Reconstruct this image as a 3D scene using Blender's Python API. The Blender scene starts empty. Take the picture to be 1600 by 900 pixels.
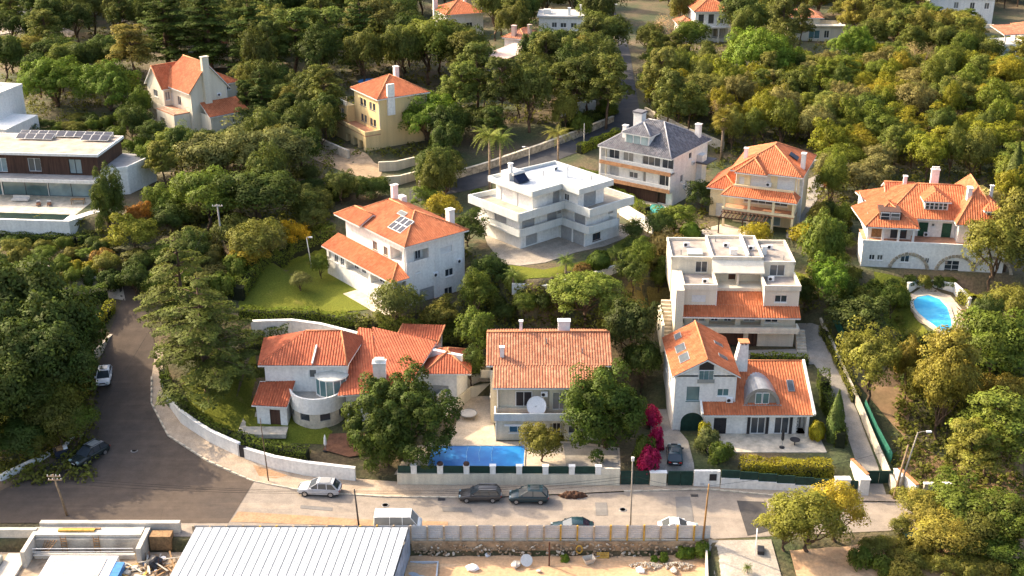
import bpy, bmesh, math, random
import numpy as np
from mathutils import Vector
from mathutils.geometry import delaunay_2d_cdt
random.seed(7); RNG=np.random.default_rng(7)
R=math.radians
SC=bpy.context.scene; COL=SC.collection
# ---------------------------------------------------------------- camera, sky, sun, exposure
CAMH=74.0; PIT=R(23.0); FPX=1900.0
cd=bpy.data.cameras.new('camera'); cam=bpy.data.objects.new('camera',cd); COL.objects.link(cam)
cam.location=(0,0,CAMH); cam.rotation_euler=(math.pi/2-PIT,0,0)
cd.sensor_width=36.0; cd.lens=36.0*FPX/1600.0; cd.clip_end=9000; cd.clip_start=1
SC.camera=cam
SUN_EL=R(33); SUN_AZ=R(-60)            # azimuth clockwise from +Y: the sun stands behind the houses, to the left
w=bpy.data.worlds.new('World'); SC.world=w; w.use_nodes=True
nt=w.node_tree; bg=nt.nodes['Background']; sk=nt.nodes.new('ShaderNodeTexSky'); sk.sky_type='NISHITA'; sk.sun_disc=False
sk.sun_elevation=SUN_EL; sk.sun_rotation=SUN_AZ; sk.air_density=1.0; sk.dust_density=6.0; sk.ozone_density=0.6
nt.links.new(sk.outputs[0],bg.inputs[0]); bg.inputs[1].default_value=0.15
sl=bpy.data.lights.new('sun','SUN'); sl.energy=2.8; sl.angle=R(0.6); sl.color=(1.0,0.81,0.57)
so=bpy.data.objects.new('sun',sl); COL.objects.link(so)
sd=Vector((math.sin(SUN_AZ)*math.cos(SUN_EL),math.cos(SUN_AZ)*math.cos(SUN_EL),math.sin(SUN_EL)))
so.rotation_euler=sd.to_track_quat('Z','Y').to_euler(); so.location=(-60,160,150)
SC.view_settings.view_transform='Standard'; SC.view_settings.look='None'; SC.view_settings.gamma=1.0
SC.view_settings.use_curve_mapping=False; SC.view_settings.exposure=1.52
SC.render.engine='CYCLES'; SC.cycles.max_bounces=5; SC.cycles.diffuse_bounces=4; SC.cycles.transmission_bounces=3; SC.cycles.caustics_reflective=False; SC.cycles.caustics_refractive=False
# ---------------------------------------------------------------- lie of the land
CP,SP=math.cos(PIT),math.sin(PIT)
def ray(px,py):
    a=(px-800)/FPX; b=(450-py)/FPX
    return a,CP+b*SP,-SP+b*CP
def U(px,py,z):
    x,y,w=ray(px,py); t=(z-CAMH)/w
    return (x*t,y*t,z)
def proj(x,y,z):
    z=z-CAMH; d=y*CP-z*SP
    return 800+FPX*x/d,450-FPX*(y*SP+z*CP)/d,FPX/d
KY=[20,100,106.3,106.9,119,128,140,151,162,175,190,213,230,260,320,400,600,1500,5000]
KZ=[-6,-2.0,-1.75,0,0,1.5,4.5,7.5,10.5,11,11,12.5,14,14.5,14,16,25,45,90]
KZR=[-6,-1.5,-.45,-.3,0,1.5,4.5,7.5,10.5,11,11,12.5,14,14.5,14,16,25,45,90]
# level building plots: centre x,y, half sizes, yaw, level, margin
PADS=[(-19,135.2,13,8.2,0,2.0,2.0),(3,127.5,13.2,8.3,0,1.2,1.4),(28,126,10.5,6.3,0,1.5,2.0),(29,147,9.5,7,0,5.0,2.5),
 (-19,160,9,12,39,7.8,3),(4.5,166,12.5,12,41,11.6,3),(22,190,9.5,9,55,11.0,3),(39,178,8,9,-22,11.0,3),(61,166,13,10,-8,10.0,3),
 (-72,180,17,11,-5,14.0,2.5),(-60,224,8,11,42,13.3,3),(-23,217,9,9,32,12.6,3),(62.5,147,8,6,0,8.0,3)]
def T(x,y):
    x=np.asarray(x,float); y=np.asarray(y,float)
    a=np.interp(y,KY,KZ); b=np.interp(y,KY,KZR)
    k=np.clip((x-20.3)/.8,0,1); z=a*(1-k)+b*k
    z=z+.35*np.sin(x*.11+1.3)*np.sin(y*.13)*np.clip((y-126)/10,0,1)
    for cx,cy,hw,hd,yw,pz,mg in PADS:
        c,s=math.cos(R(yw)),math.sin(R(yw))
        u=(x-cx)*c+(y-cy)*s; v=-(x-cx)*s+(y-cy)*c
        d=np.hypot(np.maximum(np.abs(u)-hw,0),np.maximum(np.abs(v)-hd,0))
        q=np.clip(1-d/mg,0,1); q=q*q*(3-2*q)
        z=z*(1-q)+pz*q
    return z
_gx=np.arange(-200,200.1,.5); _gy=np.arange(60,440.1,.5); _GZ=T(*np.meshgrid(_gx,_gy))
def TF(x,y):
    "quick look-up of the land's height"
    fx=np.clip((np.asarray(x)+200)*2,0,len(_gx)-1.01); fy=np.clip((np.asarray(y)-60)*2,0,len(_gy)-1.01)
    j=fx.astype(int); i=fy.astype(int); a=fx-j; b=fy-i
    return (_GZ[i,j]*(1-a)+_GZ[i,j+1]*a)*(1-b)+(_GZ[i+1,j]*(1-a)+_GZ[i+1,j+1]*a)*b
_TS=np.arange(70,439,.5)
def G(px,py,h=0.0):
    "where the sight line of a photo pixel meets the land (or a level h above it): returns the ground point"
    x,y,w=ray(px,py); t=_TS/y
    zz=CAMH+w*t-TF(x*t,_TS)-h
    i=int(np.argmax(zz<0))
    if i==0: i=len(_TS)-1
    a=zz[i-1]/(zz[i-1]-zz[i]+1e-9); Y=_TS[i-1]+a*(_TS[i]-_TS[i-1]); X=x*Y/y
    return (X,Y,float(TF(X,Y)))
# ---------------------------------------------------------------- materials
MATS={}
def nodes(name):
    m=bpy.data.materials.new(name); m.use_nodes=True; MATS[name]=m
    return m,m.node_tree,m.node_tree.nodes['Principled BSDF']
def rgb(c): return (c[0],c[1],c[2],1)
def mixn(n,a,b,fac,mode='MIX'):
    x=n.nodes.new('ShaderNodeMix'); x.data_type='RGBA'; x.blend_type=mode
    for s,v in ((6,a),(7,b)):
        if isinstance(v,tuple): x.inputs[s].default_value=rgb(v)
        else: n.links.new(v,x.inputs[s])
    if isinstance(fac,(int,float)): x.inputs[0].default_value=fac
    else: n.links.new(fac,x.inputs[0])
    return x.outputs[2]
def noise(n,scale,detail=4,vec=None,rough=.6):
    t=n.nodes.new('ShaderNodeTexNoise'); t.inputs['Scale'].default_value=scale; t.inputs['Detail'].default_value=detail; t.inputs['Roughness'].default_value=rough
    if vec is None:
        tc=n.nodes.new('ShaderNodeTexCoord'); vec=tc.outputs['Object']
    n.links.new(vec,t.inputs['Vector']); return t.outputs['Fac']
def ramp(n,fac,stops):
    r=n.nodes.new('ShaderNodeValToRGB'); n.links.new(fac,r.inputs[0])
    e=r.color_ramp.elements
    while len(e)<len(stops): e.new(.5)
    for i,(p,c) in enumerate(stops): e[i].position=p; e[i].color=rgb(c) if isinstance(c,tuple) else (c,c,c,1)
    return r.outputs[0]
def mth(n,op,a,b=0.0):
    x=n.nodes.new('ShaderNodeMath'); x.operation=op
    for s,v in ((0,a),(1,b)):
        if isinstance(v,(int,float)): x.inputs[s].default_value=v
        else: n.links.new(v,x.inputs[s])
    return x.outputs[0]
def mat(name,col,rough=.8,var=.18,scale=.8,fine=9.0,bump=.0,col2=None,metal=0.0,spec=.3,streak=False):
    if name in MATS: return MATS[name]
    m,n,b=nodes(name)
    c2=col2 or tuple(min(1,c*(1-var*1.6)) for c in col); c1=tuple(min(1,c*(1+var*.6)) for c in col)
    vec=None
    if streak:
        tc=n.nodes.new('ShaderNodeTexCoord'); mp=n.nodes.new('ShaderNodeMapping'); mp.inputs['Scale'].default_value=(2.2,2.2,.14); n.links.new(tc.outputs['Object'],mp.inputs[0]); vec=mp.outputs[0]
    f=ramp(n,noise(n,scale,6,vec),[(.36,0.0),(.66,1.0)])
    c=mixn(n,c1,c2,f)
    g=ramp(n,noise(n,fine,3),[(.3,.86),(.7,1.08)])
    c=mixn(n,c,g,1.0,'MULTIPLY')
    n.links.new(c,b.inputs['Base Color']); b.inputs['Roughness'].default_value=rough; b.inputs['Metallic'].default_value=metal
    b.inputs['Specular IOR Level'].default_value=spec
    if bump:
        bp=n.nodes.new('ShaderNodeBump'); bp.inputs['Strength'].default_value=bump; bp.inputs['Distance'].default_value=.1
        n.links.new(noise(n,fine*.6,5),bp.inputs['Height']); n.links.new(bp.outputs[0],b.inputs['Normal'])
    return m
def tile_mat(name,cols):
    m,n,b=nodes(name)
    uv=n.nodes.new('ShaderNodeUVMap'); sp=n.nodes.new('ShaderNodeSeparateXYZ'); n.links.new(uv.outputs[0],sp.inputs[0])
    fu=mth(n,'FLOOR',sp.outputs[0]); fv=mth(n,'FLOOR',sp.outputs[1])
    cb=n.nodes.new('ShaderNodeCombineXYZ'); n.links.new(fu,cb.inputs[0]); n.links.new(fv,cb.inputs[1])
    wn=n.nodes.new('ShaderNodeTexWhiteNoise'); wn.noise_dimensions='3D'; n.links.new(cb.outputs[0],wn.inputs['Vector'])
    c=ramp(n,wn.outputs['Value'],[(0.0,cols[0]),(.5,cols[1]),(1.0,cols[2])])
    st=ramp(n,noise(n,.55,6),[(.32,.82),(.62,1.05)])
    c=mixn(n,c,st,1.0,'MULTIPLY')
    oi=n.nodes.new('ShaderNodeObjectInfo'); c=mixn(n,c,ramp(n,oi.outputs['Random'],[(0.0,(.84,.80,.78)),(.5,(1.0,1.0,1.0)),(1.0,(1.06,1.10,1.16))]),1.0,'MULTIPLY')
    li=ramp(n,noise(n,2.6,5),[(.58,0.0),(.75,.4)])
    c=mixn(n,c,(.26,.16,.10),li)
    n.links.new(c,b.inputs['Base Color']); b.inputs['Roughness'].default_value=.78; b.inputs['Specular IOR Level'].default_value=.25
    fr=mth(n,'FRACT',sp.outputs[1]); bp=n.nodes.new('ShaderNodeBump'); bp.inputs['Strength'].default_value=.7; bp.inputs['Distance'].default_value=.06
    iv=mth(n,'SUBTRACT',1.0,fr); n.links.new(iv,bp.inputs['Height']); n.links.new(bp.outputs[0],b.inputs['Normal'])
    return m
def leaf_mat(name,trans=.34):
    m,n,b=nodes(name); n.nodes.remove(b); out=n.nodes['Material Output']
    oi=n.nodes.new('ShaderNodeObjectInfo'); ge=n.nodes.new('ShaderNodeNewGeometry')
    f=ramp(n,ge.outputs['Random Per Island'],[(0.0,.72),(.5,1.0),(1.0,1.35)])
    c=mixn(n,oi.outputs['Color'],f,1.0,'MULTIPLY')
    c=mixn(n,c,(1.95,1.78,1.04),1.0,'MULTIPLY')
    nz=ramp(n,noise(n,.7,4),[(.34,.66),(.66,1.30)])
    c=mixn(n,c,nz,1.0,'MULTIPLY')
    hs=n.nodes.new('ShaderNodeHueSaturation'); n.links.new(c,hs.inputs['Color'])
    n.links.new(mth(n,'ADD',mth(n,'MULTIPLY',noise(n,.35,2),.05),.475),hs.inputs['Hue'])
    d=n.nodes.new('ShaderNodeBsdfDiffuse'); t=n.nodes.new('ShaderNodeBsdfTranslucent'); mx=n.nodes.new('ShaderNodeMixShader'); mx.inputs[0].default_value=trans
    n.links.new(hs.outputs[0],d.inputs[0]); n.links.new(hs.outputs[0],t.inputs[0]); n.links.new(d.outputs[0],mx.inputs[1]); n.links.new(t.outputs[0],mx.inputs[2])
    g=n.nodes.new('ShaderNodeBsdfGlossy'); g.inputs['Roughness'].default_value=.55; g.inputs[0].default_value=(.9,.95,.8,1)
    m2=n.nodes.new('ShaderNodeMixShader'); m2.inputs[0].default_value=.012; n.links.new(mx.outputs[0],m2.inputs[1]); n.links.new(g.outputs[0],m2.inputs[2])
    n.links.new(m2.outputs[0],out.inputs[0]); return m
def glass_mat(name,col,rough=.08):
    m,n,b=nodes(name); c=mixn(n,tuple(x*.5 for x in col),tuple(min(1,x*1.7) for x in col),noise(n,.6,2))
    oi=n.nodes.new('ShaderNodeObjectInfo'); c=mixn(n,c,(.34,.33,.30),ramp(n,oi.outputs['Random'],[(.62,0.0),(.66,.22),(.86,.25),(.9,.75)])); n.links.new(c,b.inputs['Base Color']); b.inputs['Roughness'].default_value=rough; b.inputs['Specular IOR Level'].default_value=.8; return m
def water_mat(name,a,bcol,sc=.5):
    m,n,b=nodes(name); f=ramp(n,noise(n,sc,5),[(.35,0.0),(.68,1.0)]); c=mixn(n,a,bcol,f); n.links.new(c,b.inputs['Base Color']); b.inputs['Roughness'].default_value=.12
    bp=n.nodes.new('ShaderNodeBump'); bp.inputs['Strength'].default_value=.25; bp.inputs['Distance'].default_value=.05; n.links.new(noise(n,3.0,3),bp.inputs['Height']); n.links.new(bp.outputs[0],b.inputs['Normal']); return m
WHITE=mat('white_render',(.80,.78,.73),.85,.055,.8,3,streak=True); CREAM=mat('cream_render',(.74,.67,.53),.85,.08,.5,streak=True)
YELLOW=mat('yellow_render',(.72,.55,.28),.85,.08,.5,streak=True); PALEY=mat('pale_yellow_render',(.78,.66,.42),.85,.08,.5,streak=True)
BEIGE=mat('beige_render',(.66,.60,.47),.88,.12,.5,streak=True); PINK=mat('pink_render',(.62,.45,.38),.85,.1,.5,streak=True)
TRIM=mat('white_trim',(.82,.81,.78),.6,.04,1); GREYW=mat('grey_render',(.50,.49,.47),.85,.1,.6)
BAND=mat('parapet_grey',(.60,.62,.60),.7,.06,.6,streak=True)
TILE=tile_mat('terracotta',[(.31,.12,.065),(.38,.155,.085),(.46,.215,.125)]); TILE2=tile_mat('terracotta_orange',[(.40,.112,.043),(.47,.14,.055),(.53,.175,.075)])
TILE3=tile_mat('terracotta_red',[(.36,.088,.040),(.42,.108,.048),(.47,.135,.062)])
SLATE=tile_mat('slate',[(.09,.09,.105),(.13,.13,.145),(.18,.18,.195)]); CAP=mat('ridge_clay',(.56,.22,.10),.8,.2,3); SCAP=mat('ridge_slate',(.36,.36,.38),.7,.1,3)
GLASS=glass_mat('window_glass',(.035,.045,.055)); GLASSB=glass_mat('teal_glass',(.08,.16,.17)); GLASSL=glass_mat('pale_glass',(.25,.33,.34))
DARK=mat('dark_paint',(.03,.03,.035),.4,.2,2); SHUT=mat('shutter_grey',(.38,.38,.37),.6,.08,2); SHUTW=mat('shutter_white',(.72,.71,.69),.6,.05,2); GREEN=mat('green_paint',(.02,.085,.05),.5,.2,2)
DGREEN=mat('fence_green',(.012,.045,.035),.6,.2,1.5); WOODD=mat('dark_timber',(.09,.045,.03),.7,.3,2,streak=True); WOOD=mat('timber',(.32,.19,.09),.75,.25,3); POLEW=mat('pole_timber',(.30,.21,.13),.85,.2,2)
OCHRE=mat('ochre_paint',(.55,.33,.06),.6,.2,3); CONC=mat('concrete',(.42,.39,.34),.9,.2,.7,6,bump=.2); CONCL=mat('pale_concrete',(.58,.53,.45),.9,.15,.6,6,bump=.15); ROOFG=mat('flat_roof_grey',(.31,.30,.29),.9,.14,.5,4); ROOFB=mat('flat_roof_pale',(.40,.43,.47),.85,.12,.5,4)
TERR=mat('terrace_tile',(.50,.25,.15),.8,.15,1.5); DECK=mat('timber_deck',(.20,.09,.05),.7,.25,2); STONE=mat('rough_stone',(.45,.38,.28),.95,.35,1.5,7,bump=.6); SANDS=mat('pale_stone',(.60,.53,.42),.9,.2,1.0,6,bump=.3)
METAL=mat('galvanised',(.58,.57,.55),.45,.1,1,metal=.1); ZINC=mat('zinc',(.36,.37,.38),.4,.12,1.2,metal=.5); STEEL=mat('steel_pole',(.30,.30,.30),.5,.1,2,metal=.3); SOLAR=mat('solar_cell',(.012,.02,.05),.42,.3,2,spec=.18); WHITEP=mat('white_plastic',(.80,.80,.80),.4,.03,1)
BARK=mat('bark',(.13,.085,.055),.95,.3,2,8,bump=.5); BARKP=mat('palm_bark',(.30,.22,.15),.95,.3,3,9,bump=.5); TWIG=mat('bare_twig',(.28,.20,.17),.9,.2,2)
LEAF=leaf_mat('foliage'); LEAFN=leaf_mat('needles',.24); RUBBER=mat('rubber',(.015,.015,.016),.8,.1,3); RIM=mat('alloy',(.45,.45,.46),.3,.05,3,metal=.8)
SOIL=mat('soil',(.16,.10,.06),.95,.3,.4,4,bump=.4); CUSH=mat('cushion',(.62,.58,.52),.9,.08,2); REDL=mat('red_lamp',(.35,.02,.015),.3,.1,2); BLUEF=mat('blue_film',(.05,.22,.55),.4,.2,2)
# ---------------------------------------------------------------- mesh helpers
def link(o,parent=None):
    COL.objects.link(o)
    if parent is not None: o.parent=parent
    return o
def tag(o,label=None,cat=None,group=None,kind=None):
    if label: o['label']=label
    if cat: o['category']=cat
    if group: o['group']=group
    if kind: o['kind']=kind
    return o
def empty(name,loc,yaw=0,label=None,cat=None,group=None):
    o=bpy.data.objects.new(name,None); o.location=loc; o.rotation_euler=(0,0,yaw); o.empty_display_size=.3
    link(o); return tag(o,label,cat,group)
class MB:
    def __init__(s): s.v=[]; s.f=[]; s.uv=None
    def add(s,vs,fs):
        k=len(s.v); s.v+=[tuple(p) for p in vs]; s.f+=[tuple(i+k for i in f) for f in fs]; return s
    def quad(s,a,b,c,d): return s.add([a,b,c,d],[(0,1,2,3)])
    def box(s,x0,x1,y0,y1,z0,z1):
        return s.add([(x0,y0,z0),(x1,y0,z0),(x1,y1,z0),(x0,y1,z0),(x0,y0,z1),(x1,y0,z1),(x1,y1,z1),(x0,y1,z1)],
          [(0,3,2,1),(4,5,6,7),(0,1,5,4),(1,2,6,5),(2,3,7,6),(3,0,4,7)])
    def prism(s,poly,z0,z1,cap=True):
        n=len(poly); s_=[(p[0],p[1],z0) for p in poly]+[(p[0],p[1],z1) for p in poly]
        f=[(i,(i+1)%n,(i+1)%n+n,i+n) for i in range(n)]
        if cap: f+=[tuple(range(n,2*n)),tuple(range(n-1,-1,-1))]
        return s.add(s_,f)
    def obox(s,a,b,w,h,up=(0,0,1)):
        "bar from a to b, w across, h high"
        a=Vector(a); b=Vector(b); d=(b-a).normalized(); u=Vector(up); r=d.cross(u)
        if r.length<1e-3: r=d.cross(Vector((1,0,0)))
        r.normalize(); u=r.cross(d); r=r*(w/2); u=u*(h/2)
        return s.add([a-r-u,a+r-u,a+r+u,a-r+u,b-r-u,b+r-u,b+r+u,b-r+u],[(0,1,2,3),(7,6,5,4),(0,4,5,1),(1,5,6,2),(2,6,7,3),(3,7,4,0)])
    def tube(s,pts,rad,n=8,cap=True):
        pts=[Vector(p) for p in pts]
        if isinstance(rad,(int,float)): rad=[rad]*len(pts)
        k=len(s.v); N=len(pts)
        for i,p in enumerate(pts):
            d=(pts[min(i+1,N-1)]-pts[max(i-1,0)]).normalized()
            r=d.cross(Vector((0,0,1)))
            if r.length<1e-2: r=Vector((1,0,0))
            r.normalize(); u=r.cross(d)
            for j in range(n):
                t=2*math.pi*j/n; s.v.append(tuple(p+(r*math.cos(t)+u*math.sin(t))*rad[i]))
        for i in range(N-1):
            for j in range(n):
                a=k+i*n+j; b=k+i*n+(j+1)%n; s.f.append((a,b,b+n,a+n))
        if cap: s.f.append(tuple(range(k+n-1,k-1,-1))); s.f.append(tuple(range(k+(N-1)*n,k+N*n)))
        return s
    def lathe(s,prof,n=16,c=(0,0)):
        k=len(s.v)
        for r,z in prof:
            for j in range(n):
                t=2*math.pi*j/n; s.v.append((c[0]+r*math.cos(t),c[1]+r*math.sin(t),z))
        for i in range(len(prof)-1):
            for j in range(n):
                a=k+i*n+j; b=k+i*n+(j+1)%n; s.f.append((a,b,b+n,a+n))
        s.f.append(tuple(range(k+(len(prof)-1)*n,k+len(prof)*n))); return s
    def mesh(s,name,mt,smooth=False):
        me=bpy.data.meshes.new(name); me.from_pydata(s.v,[],s.f)
        if s.uv is not None:
            l=me.uv_layers.new(name='UVMap')
            idx=np.empty(len(me.loops),np.int32); me.loops.foreach_get('vertex_index',idx)
            l.data.foreach_set('uv',np.array(s.uv,np.float32)[idx].ravel())
        if mt: me.materials.append(mt)
        if smooth: me.polygons.foreach_set('use_smooth',[True]*len(me.polygons))
        me.update(); return me
    def build(s,name,mt,parent=None,smooth=False):
        return link(bpy.data.objects.new(name,s.mesh(name,mt,smooth)),parent)
def box(name,mt,parent,*a): return MB().box(*a).build(name,mt,parent)
def copy_tree(o,parent=None):
    c=o.copy(); COL.objects.link(c); c.parent=parent
    for ch in [q for q in o.children]: copy_tree(ch,c)
    return c
# ---------------------------------------------------------------- draped sheets
def sheet(name,poly,dz,mt,kind='structure',label=None,cat=None,group=None,step=1.0,zf=None):
    "a sheet laid on the land inside a world polygon"
    P=[Vector((p[0],p[1])) for p in poly]; B=[]
    for i,p in enumerate(P):
        q=P[(i+1)%len(P)]; n=max(1,int((q-p).length/step))
        for k in range(n): B.append(p+(q-p)*(k/n))
    nb=len(B); xs=[p.x for p in B]; ys=[p.y for p in B]
    V=list(B)
    for gx in np.arange(min(xs)+step/2,max(xs),step):
        for gy in np.arange(min(ys)+step/2,max(ys),step): V.append(Vector((gx,gy)))
    E=[(i,(i+1)%nb) for i in range(nb)]
    r=delaunay_2d_cdt(V,E,[list(range(nb))],1,1e-4)
    vs=r[0]; fs=r[2]
    X=np.array([p.x for p in vs]); Y=np.array([p.y for p in vs])
    Z=(T(X,Y) if zf is None else zf(X,Y))+dz
    m=MB(); used=sorted({i for f in fs for i in f}); mp={u:i for i,u in enumerate(used)}
    m.v=[(X[i],Y[i],float(Z[i])) for i in used]; m.f=[tuple(mp[i] for i in f) for f in fs]
    o=m.build(name,mt,None,True); return tag(o,label,cat,group,kind)
def pxs(pts,h=0): return [G(x,y,h)[:2] for x,y in pts]
# ---------------------------------------------------------------- foliage
def unit(v): return v/np.maximum(np.linalg.norm(v,axis=1,keepdims=True),1e-9)
def leaves(P,N,size,jit=.5,rng=RNG,aspect=.62):
    n=len(P); N0=unit(np.asarray(N,float)); N=unit(N0+rng.normal(0,jit,(n,3)))
    A=unit(np.cross(N,rng.normal(0,1,(n,3)))); B=-np.cross(N,A)
    s=(size*rng.uniform(.45,1.5,n))[:,None] if np.isscalar(size) else (size*rng.uniform(.6,1.35,n))[:,None]
    V=np.stack([P-A*s,P+B*s*aspect,P+A*s,P-B*s*aspect],1).reshape(-1,3); S=np.repeat(unit(N0*.68+N*.32),4,0); return np.concatenate([V,S],1)
def quads_mesh(name,V,mt):
    S=V[:,3:] if V.shape[1]==6 else None; V=np.ascontiguousarray(V[:,:3]); n=len(V)//4; me=bpy.data.meshes.new(name); me.vertices.add(4*n); me.vertices.foreach_set('co',V.astype(np.float32).ravel())
    me.loops.add(4*n); me.loops.foreach_set('vertex_index',np.arange(4*n,dtype=np.int32)); me.polygons.add(n)
    me.polygons.foreach_set('loop_start',np.arange(0,4*n,4,dtype=np.int32)); me.polygons.foreach_set('loop_total',np.full(n,4,np.int32))
    me.update(calc_edges=True); me.materials.append(mt)
    if S is not None:
        me.polygons.foreach_set('use_smooth',np.ones(n,bool)); me.normals_split_custom_set_from_vertices(S.astype(np.float32))
    return me
def clump_leaves(C,Rr,per,size,rng,up=.25,jit=.42,centre=None,flat=1.0,lo=-.55):
    "leaves on the outside of many small clumps"
    k=len(C); D=unit(rng.normal(0,1,(k*per,3))); D[:,2]=np.where(D[:,2]<lo,-D[:,2],D[:,2])
    c=np.repeat(C,per,0); r=np.repeat(Rr,per)[:,None]
    q=D*rng.uniform(.72,1.08,(k*per,1)); q[:,2]*=flat
    P=c+q*r; N=D.copy(); N[:,2]+=up
    if centre is not None: N=N+.45*unit(P-centre)
    return leaves(P,N,size,jit,rng)
def limb_tube(m,a,b,r0,r1,rng,bend=.08,n=4,sides=6):
    a=np.array(a,float); b=np.array(b,float); L=np.linalg.norm(b-a); pts=[]
    for i in range(n+1):
        t=i/n; p=a+(b-a)*t
        if 0<i<n: p=p+rng.normal(0,bend*L,3)*.5
        pts.append(tuple(p))
    m.tube(pts,[r0+(r1-r0)*i/n for i in range(n+1)],sides,False)
PROTO={}
def proto(kind,H,W,trunk,crown,tname='trunk',cname='crown'):
    "a tree of nominal height and width; kept aside, only its copies are linked"
    PROTO.setdefault(kind,[]).append((H,W,trunk,crown,tname,cname))
def mk_broad(kind,H,W,seed,n=60,per=120,size=.22,trunkf=.28,clr=(.12,.2),shape=1.0,mt=None,lo=-.35):
    rng=np.random.default_rng(seed); m=MB(); th=H*trunkf
    cz=th+(H-th)*.46; c0=np.array([0,0,cz]); rx=W/2; rz=(H-th)*.54
    D=unit(rng.normal(0,1,(n,3))); D[:,2]=np.where(D[:,2]<lo,-D[:,2]*.6,D[:,2])
    rad=rng.uniform(.62,.9,n)[:,None]; rad[:n//6]*=.5
    wob=1+.18*np.sin(D[:,0:1]*4+seed)+.12*np.sin(D[:,1:2]*6+seed*2)
    C=c0+D*rad*wob*np.array([rx,rx,rz*shape]); Rr=W*rng.uniform(clr[0],clr[1],n)
    V=clump_leaves(C,Rr,per,size,rng,centre=c0)
    limb_tube(m,(0,0,-.6),(rng.normal(0,.15),rng.normal(0,.15),th*1.15),W*.034,W*.022,rng)
    for i in range(7):
        limb_tube(m,(0,0,th*rng.uniform(.7,1.1)),tuple(C[i*3%n]),W*.016,W*.005,rng)
    proto(kind,H,W,m.mesh(kind+'_trunk',BARK,True),quads_mesh(kind+'_crown',V,mt or LEAF))
def mk_umbrella(kind,H,W,seed,n=75,per=120,size=.2):
    rng=np.random.default_rng(seed); m=MB(); a=rng.uniform(0,2*math.pi,n); r=np.sqrt(rng.uniform(0,1,n))*W*.45
    base=H*.5; dome=(H-base)
    z=base+dome*.82*np.sqrt(np.maximum(0,1-(r/(W*.5))**2))+rng.normal(0,.03*H,n)
    z-= (rng.uniform(0,1,n)<.3)*dome*rng.uniform(.15,.55,n)
    C=np.stack([r*np.cos(a)*(1+.1*np.sin(a*3+seed)),r*np.sin(a),z],1); Rr=W*rng.uniform(.07,.115,n)
    V=clump_leaves(C,Rr,per,size,rng,up=.55,flat=.7,lo=-.3)
    limb_tube(m,(0,0,-.6),(.2,.1,base*.75),W*.03,W*.022,rng,.04)
    for i in range(11): limb_tube(m,(.2,.1,base*rng.uniform(.6,.78)),tuple(C[i*5%n]-np.array([0,0,.3])),W*.013,W*.005,rng)
    proto(kind,H,W,m.mesh(kind+'_trunk',BARK,True),quads_mesh(kind+'_crown',V,LEAFN))
def mk_pine(kind,H,W,seed,n=55,per=95,size=.2):
    "loose pine: separate needle clumps on visible limbs"
    rng=np.random.default_rng(seed); m=MB(); lean=rng.normal(0,.06*H,2)
    limb_tube(m,(0,0,-.6),(lean[0],lean[1],H*.9),W*.032,W*.012,rng,.03,6)
    a=rng.uniform(0,2*math.pi,n); h=rng.uniform(.45,1.0,n); rr=W*.5*np.sqrt(np.clip(1.08-h,0.02,1))*1.25*rng.uniform(.3,1,n)
    C=np.stack([lean[0]*h+rr*np.cos(a),lean[1]*h+rr*np.sin(a),h*H*.95],1); Rr=W*rng.uniform(.08,.14,n)
    V=clump_leaves(C,Rr,per,size,rng,up=.5,flat=.7,lo=-.4)
    for i in range(n//2): limb_tube(m,(lean[0]*h[i]*.9,lean[1]*h[i]*.9,C[i,2]*.9-.2),tuple(C[i]),W*.010,W*.004,rng,.08,3,5)
    proto(kind,H,W,m.mesh(kind+'_trunk',BARK,True),quads_mesh(kind+'_crown',V,LEAFN))
def mk_cedar(kind,H,W,seed,levels=15,size=.19,droop=.12,top=.12,dens=1.0,exp=.75):
    "spreading conifer: long flat sprays set in tiers round a straight trunk"
    rng=np.random.default_rng(seed); m=MB(); limb_tube(m,(0,0,-.6),(0,0,H*.96),W*.035,.04,rng,.01,5)
    Ps=[];Ns=[]
    for l in range(levels):
        t=(l+.5)/levels; z=H*(.14+.84*t); zn=.02 if levels>11 else .006; L=W*.5*((1-t)**exp*(1-top)+top)*1.02
        for b in range(int(rng.integers(6,9)*(1 if t<.8 else .7))):
            a=rng.uniform(0,2*math.pi); ll=L*rng.uniform(.68,1.12); zz=z+rng.normal(0,zn*H)
            d=np.array([math.cos(a),math.sin(a),0]); sd_=np.array([-d[1],d[0],0]); k=int(150*dens*ll/(W*.5))+18
            s=rng.uniform(0.12,1,k)**.8; wdt=ll*.26*np.sin(np.clip(s*1.0+.05,0,1)*math.pi*.93)+.12
            lat=rng.uniform(-1,1,k)*wdt; zc=zz+ll*(.16*s-droop*2.4*s*s)-np.abs(lat)*.22+rng.normal(0,.07,k)
            P=d*(s*ll)[:,None]+sd_*lat[:,None]; P[:,2]=zc; Ps.append(P)
            N=np.tile(np.array([0,0,1.0]),(k,1))+d*.35+sd_*(lat/(wdt+1e-6)*.5)[:,None]; Ns.append(N)
            m.tube([(0,0,zz-.1),tuple(d*ll*.5+np.array([0,0,zz+ll*(.08-droop*.6)])),tuple(d*ll*.95+np.array([0,0,zz+ll*(.15-droop*2.2)]))],[.07,.04,.015],5,False)
    P=np.concatenate(Ps); N=np.concatenate(Ns); V=leaves(P,N,size,.38,rng,.5)
    proto(kind,H,W,m.mesh(kind+'_trunk',BARK,True),quads_mesh(kind+'_crown',V,LEAFN))
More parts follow.
